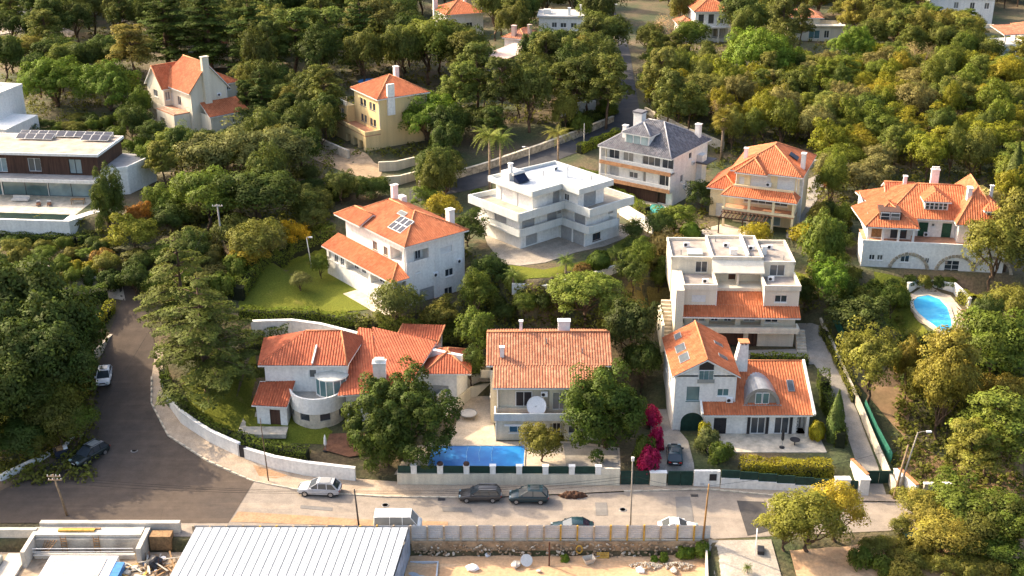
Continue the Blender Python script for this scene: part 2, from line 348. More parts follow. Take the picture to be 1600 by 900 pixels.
def mk_column(kind,H,W,seed,k=5200,size=.13):
    rng=np.random.default_rng(seed); m=MB(); limb_tube(m,(0,0,-.5),(0,0,H*.8),.12,.03,rng,.01)
    t=rng.uniform(0,1,k); a=rng.uniform(0,2*math.pi,k); r=W*.5*np.sin(np.clip(.08+t*.95,0,1)**.62*math.pi)**.8*(1+.12*np.sin(a*5+t*9))*rng.uniform(.8,1.04,k)
    P=np.stack([r*np.cos(a),r*np.sin(a),t*H],1); N=np.stack([np.cos(a),np.sin(a),np.full(k,.6)],1)
    proto(kind,H,W,m.mesh(kind+'_trunk',BARK,True),quads_mesh(kind+'_crown',leaves(P,N,size,.4,rng,.45),LEAFN))
def mk_shrub(kind,H,W,seed,n=24,per=110,size=.13):
    rng=np.random.default_rng(seed); m=MB(); D=unit(rng.normal(0,1,(n,3))); D[:,2]=np.abs(D[:,2])
    C=D*rng.uniform(.5,.82,(n,1))*np.array([W/2,W/2,H*.78])+np.array([0,0,H*.12]); Rr=W*rng.uniform(.14,.24,n)
    V=clump_leaves(C,Rr,per,size,rng,centre=np.array([0,0,H*.3]))
    for i in range(5): limb_tube(m,(0,0,-.3),tuple(C[i]),.05,.02,rng,.05,3,5)
    proto(kind,H,W,m.mesh(kind+'_stem',BARK,True),quads_mesh(kind+'_foliage',V,LEAF),'stem','foliage')
def mk_ball(kind,H,W,seed,k=3600,size=.1):
    rng=np.random.default_rng(seed); m=MB(); limb_tube(m,(0,0,-.3),(0,0,H*.5),.08,.05,rng,.02)
    D=unit(rng.normal(0,1,(k,3))); D[:,2]=np.where(D[:,2]<-.75,-D[:,2],D[:,2])
    wob=1+.06*np.sin(D[:,0:1]*7+seed)+.06*np.sin(D[:,1:2]*8)+.05*np.sin(D[:,2:3]*9)
    P=D*wob*np.array([W/2,W/2,H/2])*rng.uniform(.9,1.03,(k,1))+np.array([0,0,H*.5])
    proto(kind,H,W,m.mesh(kind+'_stem',BARK,True),quads_mesh(kind+'_foliage',leaves(P,D,size,.4,rng),LEAF),'stem','foliage')
def mk_bare(kind,H,W,seed):
    rng=np.random.default_rng(seed); m=MB(); limb_tube(m,(0,0,-.5),(0,0,H*.35),.16,.11,rng)
    tips=[]
    for i in range(26):
        d=unit(rng.normal(0,1,(1,3)))[0]; d[2]=abs(d[2])*1.1; e=np.array([0,0,H*.42])+d*np.array([W*.46,W*.46,H*.5])
        limb_tube(m,(0,0,H*rng.uniform(.2,.36)),tuple(e),.06,.015,rng,.1,4,5); tips.append(e)
    T_=np.array(tips); P=np.repeat(T_,90,0)+rng.normal(0,W*.10,(26*90,3)); N=unit(P-np.array([0,0,H*.4]))
    V=leaves(P,N,.2,.8,rng,.10)
    proto(kind,H,W,m.mesh(kind+'_trunk',TWIG,True),quads_mesh(kind+'_twigs',V,LEAF),'trunk','twigs')
def frond(L,droop,rng,wid=.55,n=16,up=.7):
    "pinnate frond along +x: returns quads"
    Q=[]; t=np.linspace(0,1,n+1); x=L*(t*.95); z=L*(up*t-droop*t*t)
    for i in range(n):
        w_=wid*math.sin(math.pi*min(1,.12+.88*t[i])**.7)+.04
        a=np.array([x[i],0,z[i]]); b=np.array([x[i+1],0,z[i+1]])
        for s in (-1,1):
            tip=np.array([x[i]+w_*.55,s*w_,z[i]-w_*.45+rng.normal(0,.03)])
            Q+=[a,b*.55+a*.45,tip+np.array([.03,0,0]),tip]
    return np.array(Q)
def rotz(V,a):
    c,s=math.cos(a),math.sin(a); O=V.copy(); O[:,0]=V[:,0]*c-V[:,1]*s; O[:,1]=V[:,0]*s+V[:,1]*c; return O
def mk_palm(kind,H,W,seed,nf=26,tr=.17,L=None):
    rng=np.random.default_rng(seed); m=MB(); L=L or W*.52; zt=H-L*.28
    m.tube([(0,0,-.4),(.02,0,zt*.12),(.05,0,zt*.5),(.06,0,zt)],[tr*1.5,tr*1.15,tr,tr*.85],9)
    Vs=[]
    for i in range(nf):
        f=i/nf; u=1.15-1.1*f; V=frond(L*rng.uniform(.85,1.1),.62+.55*f,rng,.42*L/2.2,16,u); V=rotz(V,i*2.399+rng.normal(0,.1)); V+=np.array([.06,0,zt]); Vs.append(V)
    proto(kind,H,W,m.mesh(kind+'_trunk',BARKP,True),quads_mesh(kind+'_fronds',np.concatenate(Vs),LEAF),'trunk','fronds')
def mk_fan(kind,H,W,seed,skirt=.3,nf=46):
    "fan palm with a skirt of dead leaves"
    rng=np.random.default_rng(seed); m=MB(); zt=H-W*.3
    sk=H*skirt; m.tube([(0,0,-.4),(0,0,zt-sk)],[.3,.24],9); 
    prof=[(.26,zt-sk-.05),(W*.15,zt-sk),(W*.2,zt-sk*.6),(W*.17,zt-sk*.2),(.25,zt)]
    m.lathe([(r*(1),z) for r,z in prof],12)
    Vs=[]
    for i in range(nf):
        f=i/nf; el=R(78-128*f); a=i*2.399; st=W*.22; L=W*.3
        c=np.array([math.cos(el)*st,0,math.sin(el)*st]); Q=[]
        for j in range(9):
            b=R(-62+15.5*j); d=np.array([math.cos(el)*math.cos(b),math.sin(b),math.sin(el)*math.cos(b)]); tip=c+d*L*rng.uniform(.85,1.1)-np.array([0,0,L*.2]); p=np.array([-math.sin(b)*math.cos(el),math.cos(b),0])*.09
            Q+=[c-p*.2,c+d*L*.5-p*1.3,tip,c+d*L*.5+p*1.3]
        Q+=[np.zeros(3),np.array([0,.04,0]),c+np.array([0,.03,0]),c]
        Vs.append(rotz(np.array(Q),a)+np.array([0,0,zt]))
    proto(kind,H,W,m.mesh(kind+'_trunk',BARKP,True),quads_mesh(kind+'_fronds',np.concatenate(Vs),LEAF),'trunk','fronds')
mk_broad('broadleaf_tree',9,8,11,65,210,.155); mk_broad('broadleaf_tree',9,8,12,75,180,.155); mk_broad('broadleaf_tree',8,8,13,52,250,.16)
mk_broad('round_tree',6,6.4,21,46,190,.12,.16,(.13,.2)); mk_broad('round_tree',6,6.6,22,38,230,.12,.14,(.14,.23)); mk_broad('round_tree',6.5,6,23,52,170,.12,.16,(.11,.18))
mk_broad('fluffy_tree',9,7,31,95,150,.115,.2,(.08,.15)); mk_broad('fluffy_tree',9,7.5,32,85,170,.115,.2,(.08,.16))
mk_umbrella('umbrella_pine',12,15,41,150,190,.15); mk_umbrella('umbrella_pine',12,14,42,140,200,.15)
mk_pine('pine_tree',14,9,51,70,170,.15); mk_pine('pine_tree',13,9,52,80,150,.15)
mk_cedar('cypress_tree',16,12,61,18,.17,.05,.15,1.8); mk_cedar('cypress_tree',15,13,62,17,.17,.03,.2,1.8)
mk_cedar('cedar_tree',15,13,63,9,.14,.10,.1,3.6,.62); mk_cedar('cedar_tree',14,13,64,8,.14,.09,.12,3.8,.6)
mk_broad('clumped_cypress',9,10,71,120,220,.125,.06,(.07,.12),1.0,LEAFN,-.85); mk_cedar('clumped_cypress',10,10,72,16,.14,.03,.3,3.0,.42)
mk_column('column_cypress',7,1.9,81); mk_shrub('shrub',2.2,2.8,91,24,170,.09); mk_shrub('shrub',2.0,2.8,92,20,200,.09); mk_shrub('shrub',2.6,2.6,93,30,150,.09)
mk_ball('clipped_shrub',2,2.2,95); mk_bare('bare_tree',6,5.5,97); mk_palm('feather_palm',8,5,101,22,.16); mk_palm('small_palm',2.4,3.6,102,30,.16,1.8); mk_fan('fan_palm',9,4.6,103,.2); mk_fan('skirted_palm',10,4.2,104,.5)
mk_broad('dome_pine',9,15,45,190,170,.14,.10,(.05,.08),1.0,LEAFN,-.35); mk_broad('dome_pine',9,15,46,170,190,.14,.12,(.05,.085),1.0,LEAFN,-.35); mk_broad('spreading_cypress',10,14,75,180,200,.13,.10,(.045,.08),1.0,LEAFN,-.7)
TREES=[]
VC={'spreading_cypress':(.036,.052,.014),'dome_pine':(.055,.095,.018),'broadleaf_tree':(.055,.080,.020),'round_tree':(.095,.100,.018),'fluffy_tree':(.085,.100,.026),'umbrella_pine':(.055,.095,.018),'pine_tree':(.060,.080,.026),'cypress_tree':(.030,.046,.018),
 'cedar_tree':(.075,.090,.022),'clumped_cypress':(.038,.062,.016),'column_cypress':(.045,.070,.025),'shrub':(.060,.085,.020),'clipped_shrub':(.055,.09,.02),'bare_tree':(.22,.16,.14),'feather_palm':(.09,.12,.035),'small_palm':(.07,.10,.03),'fan_palm':(.11,.12,.035),'skirted_palm':(.12,.115,.045)}
def plant(kind,x,y,z,h,w,label,col=None,group=None,cat=None,name=None,yaw=None,v=None):
    H,W,tr,cr,tn,cn=PROTO[kind][random.randrange(len(PROTO[kind])) if v is None else v]
    cat=cat or ('palm' if 'palm' in kind else 'shrub' if 'shrub' in kind else 'tree')
    r=empty(name or kind,(x,y,z),random.uniform(0,6.28) if yaw is None else yaw,label,cat,group); r.scale=(w/W,w/W,h/H)
    link(bpy.data.objects.new(tn,tr),r); o=link(bpy.data.objects.new(cn,cr),r)
    c=col or VC[kind]; j=random.uniform(.86,1.14); o.color=(c[0]*j*random.uniform(.93,1.07),c[1]*j,c[2]*j,1); TREES.append((x,y,w)); return r
def ptree(kind,px,py,h,w,label,col=None,group=None,**k):
    "px,py: where the top of the crown is seen; h, w in metres"
    x,y,z=G(px,py,h*.97); return plant(kind,x,y,z,h,w,label,col,group,**k)
def hedge(label,pts,h,wd,col,group=None,dens=60,size=.11,top=0,world=False):
    "clipped hedge along a path: leafy skin over a dark core"
    P=[Vector(p[:2]) if world else Vector(G(p[0],p[1],h if top else 0)[:2]) for p in pts]; rng=RNG; A=[];N=[]; core=MB()
    r=empty('hedge',(P[0].x,P[0].y,float(TF(P[0].x,P[0].y))),0,label,'hedge',group); o=Vector(r.location)
    for a,b in zip(P[:-1],P[1:]):
        L=(b-a).length; d=(b-a)/L; s=Vector((-d.y,d.x)); k=int(L*(2*h+wd)*dens)
        u=rng.uniform(0,L,k); q=rng.uniform(0,2*h+wd,k); lat=np.where(q<h,-wd/2,np.where(q<h+wd,q-h-wd/2,wd/2)); zz=np.where(q<h,q,np.where(q<h+wd,h,2*h+wd-q))
        nx=np.where(q<h,-1.0,np.where(q<h+wd,0,1.0)); nz=np.where((q>=h)&(q<h+wd),1.0,.25)
        X=a.x+d.x*u+s.x*lat; Y=a.y+d.y*u+s.y*lat; wv=.12*np.sin(X*1.7+Y)+.09*np.sin(X*.7-Y*2.1)
        Z=TF(a.x+d.x*u,a.y+d.y*u)+zz+wv*(zz/h); X=X+rng.normal(0,.07,k)+s.x*nx*wv*.6; Y=Y+rng.normal(0,.07,k)+s.y*nx*wv*.6
        A.append(np.stack([X-o.x,Y-o.y,Z-o.z+rng.normal(0,.05,k)],1)); N.append(np.stack([s.x*nx,s.y*nx,nz],1))
        n=max(1,int(L/1.5))
        for i in range(n):
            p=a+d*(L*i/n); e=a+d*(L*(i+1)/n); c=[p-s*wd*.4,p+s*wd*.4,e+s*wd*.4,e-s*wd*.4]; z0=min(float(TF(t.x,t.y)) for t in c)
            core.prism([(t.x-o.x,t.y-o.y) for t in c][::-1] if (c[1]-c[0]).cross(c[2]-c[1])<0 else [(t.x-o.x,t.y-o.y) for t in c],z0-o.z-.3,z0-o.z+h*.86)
    f=link(bpy.data.objects.new('foliage',quads_mesh('hedge_foliage',leaves(np.concatenate(A),np.concatenate(N),size,.5,rng),LEAF)),r); f.color=(col[0],col[1],col[2],1)
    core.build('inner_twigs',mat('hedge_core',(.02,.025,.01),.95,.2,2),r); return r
# ---------------------------------------------------------------- building kit
def tiled(m,poly,pitch=.33,amp=.085,course=.42):
    "one roof plane of half-round tile rows running up the slope; poly[0]-poly[1] is the eave"
    P=[Vector(p) for p in poly]; e1=(P[1]-P[0]).normalized(); n=None
    for i in range(2,len(P)):
        n=e1.cross(P[i]-P[0])
        if n.length>1e-3: break
    n.normalize()
    if n.z<0: n=-n
    e2=n.cross(e1)
    Q=[((p-P[0]).dot(e1),(p-P[0]).dot(e2)) for p in P]
    us=[q[0] for q in Q]; u0,u1=min(us),max(us); N=max(6,int((u1-u0)/pitch)*6); cols=[]
    for i in range(N+1):
        u=u0+(u1-u0)*i/N; uc=min(max(u,u0+1e-4),u1-1e-4); vs=[]
        for a,b in zip(Q,Q[1:]+Q[:1]):
            if (a[0]-uc)*(b[0]-uc)<=0 and abs(a[0]-b[0])>1e-9: vs.append(a[1]+(b[1]-a[1])*(uc-a[0])/(b[0]-a[0]))
        if len(vs)<2: continue
        ph=(u-u0)/pitch; off=amp*abs(math.sin(math.pi*ph))**.8
        cols.append((u,min(vs),max(vs),off,ph))
    if m.uv is None: m.uv=[]
    k=len(m.v)
    for u,a,b,off,ph in cols:
        for v in (a,b):
            m.v.append(tuple(P[0]+e1*u+e2*v+n*off)); m.uv.append((ph,v/course))
    for i in range(len(cols)-1):
        a=k+2*i; f=(a,a+2,a+3,a+1); m.f.append(f)
def cap_line(m,a,b,r=.11,n=7):
    a=Vector(a)+Vector((0,0,.05)); b=Vector(b)+Vector((0,0,.05)); m.tube([a,b],r,n)
def hip_planes(x0,x1,y0,y1,z,rise,axis='y',i0=None,i1=None):
    hw=(x1-x0)/2; hd=(y1-y0)/2
    if axis=='y':
        i0=hw if i0 is None else i0; i1=hw if i1 is None else i1; c=(x0+x1)/2; i0=min(i0,2*hd); 
        if i0+i1>2*hd: i0=i1=hd
        A=(c,y0+i0,z+rise); B=(c,y1-i1,z+rise)
        a,b,c_,d=(x0,y0,z),(x1,y0,z),(x1,y1,z),(x0,y1,z)
        pl=[[d,a,A,B],[b,c_,B,A]]; cp=[(A,B)]
        if i0>0: pl.append([a,b,A]); cp+=[(a,A),(b,A)]
        if i1>0: pl.append([c_,d,B]); cp+=[(c_,B),(d,B)]
    else:
        i0=hd if i0 is None else i0; i1=hd if i1 is None else i1; c=(y0+y1)/2
        if i0+i1>2*hw: i0=i1=hw
        A=(x0+i0,c,z+rise); B=(x1-i1,c,z+rise); a,b,c_,d=(x0,y0,z),(x1,y0,z),(x1,y1,z),(x0,y1,z)
        pl=[[a,b,B,A],[c_,d,A,B]]; cp=[(A,B)]
        if i0>0: pl.append([d,a,A]); cp+=[(a,A),(d,A)]
        if i1>0: pl.append([b,c_,B]); cp+=[(b,B),(c_,B)]
    pl=[[p for i,p in enumerate(q) if p!=q[i-1]] for q in pl]
    return pl,[c for c in cp if c[0]!=c[1]]
class Bld:
    def __init__(s,name,label,x,y,z,yaw,cat='house',group=None):
        s.r=empty(name,(x,y,z),R(yaw),label,cat,group); s.x,s.y,s.z,s.yaw=x,y,z,R(yaw)
    def loc(s,px,py,z):
        "photo pixel at local height z -> local x,y"
        X,Y,_=U(px,py,z+s.z); dx,dy=X-s.x,Y-s.y; c,n=math.cos(s.yaw),math.sin(s.yaw); return dx*c+dy*n,-dx*n+dy*c
    def box(s,name,mt,*a,parent=None): return box(name,mt,parent or s.r,*a)
    def prism(s,name,mt,poly,z0,z1,parent=None): return MB().prism(poly,z0,z1).build(name,mt,parent or s.r)
    def walls(s,poly,z0,z1,mt,ops=(),name='wall',top=False,base=1.2,fr=None):
        "wall shell of a closed counter-clockwise plan, with real openings"
        m=MB(); n=len(poly); zb=z0-base
        for e in range(n):
            a=Vector(poly[e]); b=Vector(poly[(e+1)%n]); L=(b-a).length; d=(b-a)/L; nr=Vector((d.y,-d.x))
            my=[o for o in ops if o[0]==e]
            def pt(u,z,dp=0): q=a+d*u-nr*dp; return (q.x,q.y,z)
            us=sorted({0.0,L,*[max(0,min(L,o[1])) for o in my],*[max(0,min(L,o[1]+o[2])) for o in my]}); zs=sorted({zb,z1,*[o[3] for o in my],*[o[3]+o[4] for o in my]})
            for i in range(len(us)-1):
                for j in range(len(zs)-1):
                    uc=(us[i]+us[i+1])/2; zc=(zs[j]+zs[j+1])/2
                    if any(o[1]<uc<o[1]+o[2] and o[3]<zc<o[3]+o[4] for o in my): continue
                    m.quad(pt(us[i],zs[j]),pt(us[i+1],zs[j]),pt(us[i+1],zs[j+1]),pt(us[i],zs[j+1]))
            for o in my:
                _,u0,w,b0,h,k=o[:6]; opt=o[6] if len(o)>6 else {}
                u1=u0+w; t=b0+h; dp=opt.get('d',1.6 if k=='O' else .16)
                m.quad(pt(u0,b0),pt(u0,b0,dp),pt(u0,t,dp),pt(u0,t)); m.quad(pt(u1,b0,dp),pt(u1,b0),pt(u1,t),pt(u1,t,dp))
                m.quad(pt(u0,b0),pt(u1,b0),pt(u1,b0,dp),pt(u0,b0,dp)); m.quad(pt(u0,t,dp),pt(u1,t,dp),pt(u1,t),pt(u0,t))
                if k=='O': m.quad(pt(u0,b0,dp),pt(u1,b0,dp),pt(u1,t,dp),pt(u0,t,dp))
                s.fill(k,a+d*u0-nr*dp,d,nr,w,b0,h,opt,fr)
        if top:
            m.add([(p[0],p[1],z1) for p in poly],[tuple(range(n))])
        return m.build(name,mt,s.r)
    def fill(s,k,p,d,nr,w,b0,h,opt,fr):
        X=Vector((d.x,d.y,0)); Nn=Vector((nr.x,nr.y,0)); o=Vector((p.x,p.y,b0))
        def bar(m,u0,u1,z0,z1,t0,t1):
            vs=[o+X*u+Vector((0,0,z))+Nn*t for t in (t0,t1) for (u,z) in ((u0,z0),(u1,z0),(u1,z1),(u0,z1))]
            m.add(vs,[(4,5,6,7),(3,2,1,0),(0,1,5,4),(1,2,6,5),(2,3,7,6),(3,0,4,7)])
        fm=opt.get('fm',fr or TRIM); gm=opt.get('gm',GLASS)
        if k in 'WP':
            m=MB(); f=.07
            bar(m,0,w,0,f,.0,.07); bar(m,0,w,h-f,h,.0,.07); bar(m,0,f,f,h-f,.0,.07); bar(m,w-f,w,f,h-f,.0,.07)
            nm=opt.get('n',2 if w<1.9 else max(2,round(w/1.1)))
            for i in range(1,nm): bar(m,w*i/nm-.035,w*i/nm+.035,f,h-f,.005,.065)
            if opt.get('bars'):
                for i in range(1,opt['bars']): bar(m,f,w-f,h*i/opt['bars']-.02,h*i/opt['bars']+.02,.005,.06)
            wd=m.build('glass_door' if h>1.8 else 'window',fm,s.r); g=MB(); bar(g,.03,w-.03,.03,h-.03,-.03,.02); g.build('pane',gm,wd)
            if k=='W' and not opt.get('nosill'):
                m=MB(); bar(m,-.08,w+.08,-.1,-.01,.1,.24); m.build('sill',fm,wd)
        elif k=='S':
            m=MB(); n=max(3,int(h/.22))
            for i in range(n): bar(m,0,w,h*i/n,h*(i+.86)/n,.02,.06)
            bar(m,0,w,0,h,-.02,.03); m.build('roller_shutter',opt.get('fm',SHUT),s.r)
        elif k=='D':
            m=MB(); bar(m,0,w,0,h,.0,.05); q=m.build('door',opt.get('fm',WOODD),s.r); m=MB(); bar(m,w*.1,w*.45,h*.1,h*.9,.051,.075); bar(m,w*.55,w*.9,h*.1,h*.9,.051,.075); m.build('door_panel',opt.get('fm',WOODD),q)
        elif k=='O':
            n=opt.get('n',1); ww=min(2.0,w/n*.6)
            for i in range(n):
                c=w*(i+.5)/n; m=MB(); bar(m,c-ww/2,c+ww/2,.05,min(2.1,h*.86),.02,.08); q=m.build('glass_door',opt.get('fm',TRIM),s.r); m=MB(); bar(m,c-ww/2+.1,c-.04,.14,min(2.0,h*.82),.081,.095); bar(m,c+.04,c+ww/2-.1,.14,min(2.0,h*.82),.081,.095); m.build('pane',gm,q)
    def roof(s,planes,caps,mt=None,cm=None,name='roof',pitch=.33,under=True,thick=.16):
        m=MB()
        for p in planes: tiled(m,p,pitch)
        o=m.build(name,mt or TILE,s.r)
        if caps:
            c=MB()
            for a,b in caps: cap_line(c,a,b)
            c.build('ridge_caps',cm or CAP,o,True)
        if under:
            u=MB()
            for p in planes:
                k=len(p); u.add([(x,y,z-.03) for x,y,z in p]+[(x,y,z-.03-thick) for x,y,z in p],[tuple(range(k,2*k))[::-1]]+[(i,(i+1)%k,(i+1)%k+k,i+k)[::-1] for i in range(k)])
            u.build('eaves',TRIM,o)
        return o
    def hip(s,x0,x1,y0,y1,z,rise,axis='y',oh=.45,i0=None,i1=None,**k):
        pl,cp=hip_planes(x0-oh,x1+oh,y0-oh,y1+oh,z,rise,axis,i0,i1); return s.roof(pl,cp,**k)
    def gable_wall(s,p,q,z,apex,mt):
        "triangle of wall under a gable: p,q plan points, apex height"
        m=MB(); c=((p[0]+q[0])/2,(p[1]+q[1])/2); m.add([(p[0],p[1],z),(q[0],q[1],z),(c[0],c[1],apex)],[(0,1,2)]); return m.build('gable_wall',mt,s.r)
    def chimney(s,x,y,w,d,z0,z1,mt=None,cap=True,pots=0):
        c=s.box('chimney',mt or TRIM,x-w/2,x+w/2,y-d/2,y+d/2,z0,z1)
        if cap: box('chimney_cap',mt or TRIM,c,x-w/2-.08,x+w/2+.08,y-d/2-.08,y+d/2+.08,z1+.004,z1+.13)
        for i in range(pots):
            t=x-w/2+w*(i+.5)/pots; box('chimney_pot',mt or TRIM,c,t-.09,t+.09,y-.12,y+.12,z1+.135,z1+.5)
        return c
    def parapet(s,poly,z0,h,mt=None,t=.18,closed=False,name='parapet'):
        m=MB(); n=len(poly)
        for i in range(n if closed else n-1):
            a=Vector(poly[i]); b=Vector(poly[(i+1)%n]); d=(b-a).normalized(); e=d*(t/2) ; m.obox((a.x-e.x,a.y-e.y,z0+h/2),(b.x+e.x,b.y+e.y,z0+h/2),t-.004*i,h-.003*i)
        return m.build(name,mt or WHITE,s.r)
    def railing(s,poly,z0,h=.95,mt=None,glass=False,sp=.14):
        m=MB()
        for a,b in zip(poly[:-1],poly[1:]):
            a=Vector((a[0],a[1],z0)); b=Vector((b[0],b[1],z0)); L=(b-a).length; m.obox(a+Vector((0,0,h)),b+Vector((0,0,h)),.06,.05); m.obox(a+Vector((0,0,.1)),b+Vector((0,0,.1)),.04,.04)
            for i in range(int(L/sp)+1): q=a+(b-a)*(i*sp/L); m.box(q.x-.015,q.x+.015,q.y-.015,q.y+.015,z0+.1,z0+h)
        return m.build('railing',mt or TRIM,s.r)
    def skylight(s,c,e1,e2,n,w,h,mt=None):
        c=Vector(c); e1=Vector(e1).normalized(); e2=Vector(e2).normalized(); n=Vector(n).normalized(); fr=MB(); g=MB()
        def slab(m,w,h,t0,t1): 
            vs=[c+e1*a*w/2+e2*b*h/2+n*t for t in (t0,t1) for a,b in ((-1,-1),(1,-1),(1,1),(-1,1))]; m.add(vs,[(4,5,6,7),(3,2,1,0),(0,1,5,4),(1,2,6,5),(2,3,7,6),(3,0,4,7)])
        slab(fr,w,h,-.02,.14); o=fr.build('skylight',mt or ZINC,s.r); slab(g,w-.14,h-.14,.1,.155); g.build('pane',mat('skylight_glass',(.07,.085,.10),.35,.2,1,spec=.3) if mt is None else SOLAR,o); return o
    def columns(s,pts,z0,z1,w=.3,mt=None):
        for x,y in pts: s.box('column',mt or WHITE,x-w/2,x+w/2,y-w/2,y+w/2,z0,z1)
def slope_frame(a,b,c):
    "unit vectors of a roof plane from eave a-b and a point c up the slope"
    a,b,c=Vector(a),Vector(b),Vector(c); e1=(b-a).normalized(); n=e1.cross(c-a).normalized()
    if n.z<0: n=-n
    return e1,n.cross(e1),n
def rect(x0,x1,y0,y1): return [(x0,y0),(x1,y0),(x1,y1),(x0,y1)]
# ================================================================ the land, roads, lawns
def ground():
    xs=np.concatenate([-np.geomspace(2500,92,34),np.arange(-90,90.5,1.0),np.geomspace(92,2500,34)])
    ys=np.concatenate([np.arange(20,96,4.0),np.arange(96,106,1.0),np.arange(106,108,.2),np.arange(108,240,.8),np.arange(240,420,3.0),np.geomspace(424,5000,34)])
    X,Y=np.meshgrid(xs,ys); Z=T(X,Y); nx,ny=len(xs),len(ys)
    V=np.stack([X.ravel(),Y.ravel(),Z.ravel()],1); i=np.arange(nx*ny).reshape(ny,nx); F=np.stack([i[:-1,:-1],i[:-1,1:],i[1:,1:],i[1:,:-1]],-1).reshape(-1,4)
    me=bpy.data.meshes.new('ground'); me.from_pydata(V.tolist(),[],F.tolist()); me.polygons.foreach_set('use_smooth',[True]*len(me.polygons))
    m,n,b=nodes('undergrowth_soil')
    c=mixn(n,(.13,.095,.05),(.055,.07,.024),ramp(n,noise(n,.12,7),[(.38,0.0),(.6,1.0)])); c=mixn(n,c,(.19,.125,.07),ramp(n,noise(n,.07,5),[(.6,0.0),(.72,1.0)])); c=mixn(n,c,ramp(n,noise(n,3.0,5),[(.3,.6),(.7,1.3)]),1.0,'MULTIPLY')
    n.links.new(c,b.inputs['Base Color']); b.inputs['Roughness'].default_value=.95; bp=n.nodes.new('ShaderNodeBump'); bp.inputs['Strength'].default_value=.8; bp.inputs['Distance'].default_value=.3; n.links.new(noise(n,1.6,6),bp.inputs['Height']); n.links.new(bp.outputs[0],b.inputs['Normal'])
    me.materials.append(m); o=bpy.data.objects.new('ground',me); link(o); tag(o,kind='structure')
ground()
def road_mat(name,c1,c2,c3,fine=14,patch=.12):
    m,n,b=nodes(name); f=ramp(n,noise(n,patch,6),[(.35,0.0),(.65,1.0)]); c=mixn(n,c1,c2,f)
    tc=n.nodes.new('ShaderNodeTexCoord'); mp=n.nodes.new('ShaderNodeMapping'); mp.inputs['Scale'].default_value=(.06,1.0,1); n.links.new(tc.outputs['Object'],mp.inputs[0])
    c=mixn(n,c,c3,ramp(n,noise(n,.9,5,mp.outputs[0]),[(.52,0.0),(.72,.75)])); c=mixn(n,c,ramp(n,noise(n,fine,3),[(.3,.8),(.7,1.15)]),1.0,'MULTIPLY')
    c=mixn(n,c,ramp(n,noise(n,.7,7,None,.7),[(.3,.78),(.6,1.08)]),1.0,'MULTIPLY')
    vo=n.nodes.new('ShaderNodeTexVoronoi'); vo.feature='DISTANCE_TO_EDGE'; vo.inputs['Scale'].default_value=.16
    n.links.new(tc.outputs['Object'],vo.inputs['Vector']); c=mixn(n,c,ramp(n,vo.outputs['Distance'],[(.0,.7),(.006,1.0)]),.35,'MULTIPLY')
    n.links.new(c,b.inputs['Base Color']); b.inputs['Roughness'].default_value=.92; b.inputs['Specular IOR Level'].default_value=.2; return m
ASPH=road_mat('asphalt_dark',(.105,.080,.062),(.082,.066,.056),(.135,.102,.078)); ASPHL=road_mat('asphalt_worn',(.31,.262,.215),(.255,.22,.185),(.38,.31,.24)); PATCH=road_mat('asphalt_patch',(.075,.07,.068),(.06,.057,.056),(.09,.08,.075)); ASPHU=road_mat('asphalt_upper',(.075,.075,.08),(.06,.06,.065),(.10,.095,.09))
COBB=road_mat('pale_cobbles',(.46,.37,.28),(.36,.29,.22),(.54,.40,.27),7,.3); DRIVE=road_mat('grey_cobbles',(.34,.31,.27),(.28,.26,.23),(.38,.33,.27),8,.3); PAVE=road_mat('pale_paving',(.60,.51,.40),(.50,.42,.33),(.62,.50,.36),5,.25); SAND=road_mat('site_sand',(.62,.40,.23),(.45,.28,.16),(.66,.47,.30),3,.35)
def lawn_mat(name,a,b_,d):
    m,n,b=nodes(name); c=mixn(n,a,b_,ramp(n,noise(n,.18,6),[(.35,0.0),(.65,1.0)])); c=mixn(n,c,d,ramp(n,noise(n,.35,5),[(.58,0.0),(.75,.8)])); c=mixn(n,c,ramp(n,noise(n,6,6),[(.25,.55),(.75,1.35)]),1.0,'MULTIPLY')
    n.links.new(c,b.inputs['Base Color']); b.inputs['Roughness'].default_value=.95; b.inputs['Specular IOR Level'].default_value=.1; bp=n.nodes.new('ShaderNodeBump'); bp.inputs['Strength'].default_value=.8; bp.inputs['Distance'].default_value=.12; n.links.new(noise(n,5,5),bp.inputs['Height']); n.links.new(bp.outputs[0],b.inputs['Normal']); return m
LAWN=lawn_mat('lawn_grass',(.16,.17,.024),(.115,.14,.02),(.23,.195,.055)); DRYG=lawn_mat('dry_grass',(.30,.22,.075),(.22,.17,.05),(.36,.27,.12))
DZ=.07
sheet('road',pxs([(0,768),(60,738),(122,697),(146,640),(150,600),(160,548),(190,472),(184,440),(206,440),(226,480),(244,545),(237,590),(237,632),(263,682),(325,722),(397,753),(357,818),(0,818)]),DZ,ASPH)
sheet('road',pxs([(397,753),(480,769),(600,777),(760,779),(980,769),(1110,766),(1290,783),(1420,786),(1436,832)])+[(46,109.3),(21.2,107.4),(-38,107.4)]+pxs([(300,800),(350,752)]),DZ-.025,ASPHL)
sheet('road_patch',pxs([(1151,783),(1196,785),(1210,828),(1168,838)]),DZ+.012,PATCH); sheet('road_patch',pxs([(1055,777),(1078,777),(1084,815),(1058,818)]),DZ+.008,road_mat('asphalt_grey',(.2,.19,.18),(.17,.16,.15),(.24,.22,.2)))
sheet('upper_road',pxs([(640,318),(690,306),(760,291),(850,259),(930,229),(985,207),(1002,188),(997,160),(990,120),(984,80),(973,45),(962,20),(955,20),(961,45),(968,80),(970,120),(970,160),(958,190),(900,214),(820,242),(740,271),(690,284),(640,296)]),DZ,ASPHU,step=1.6)
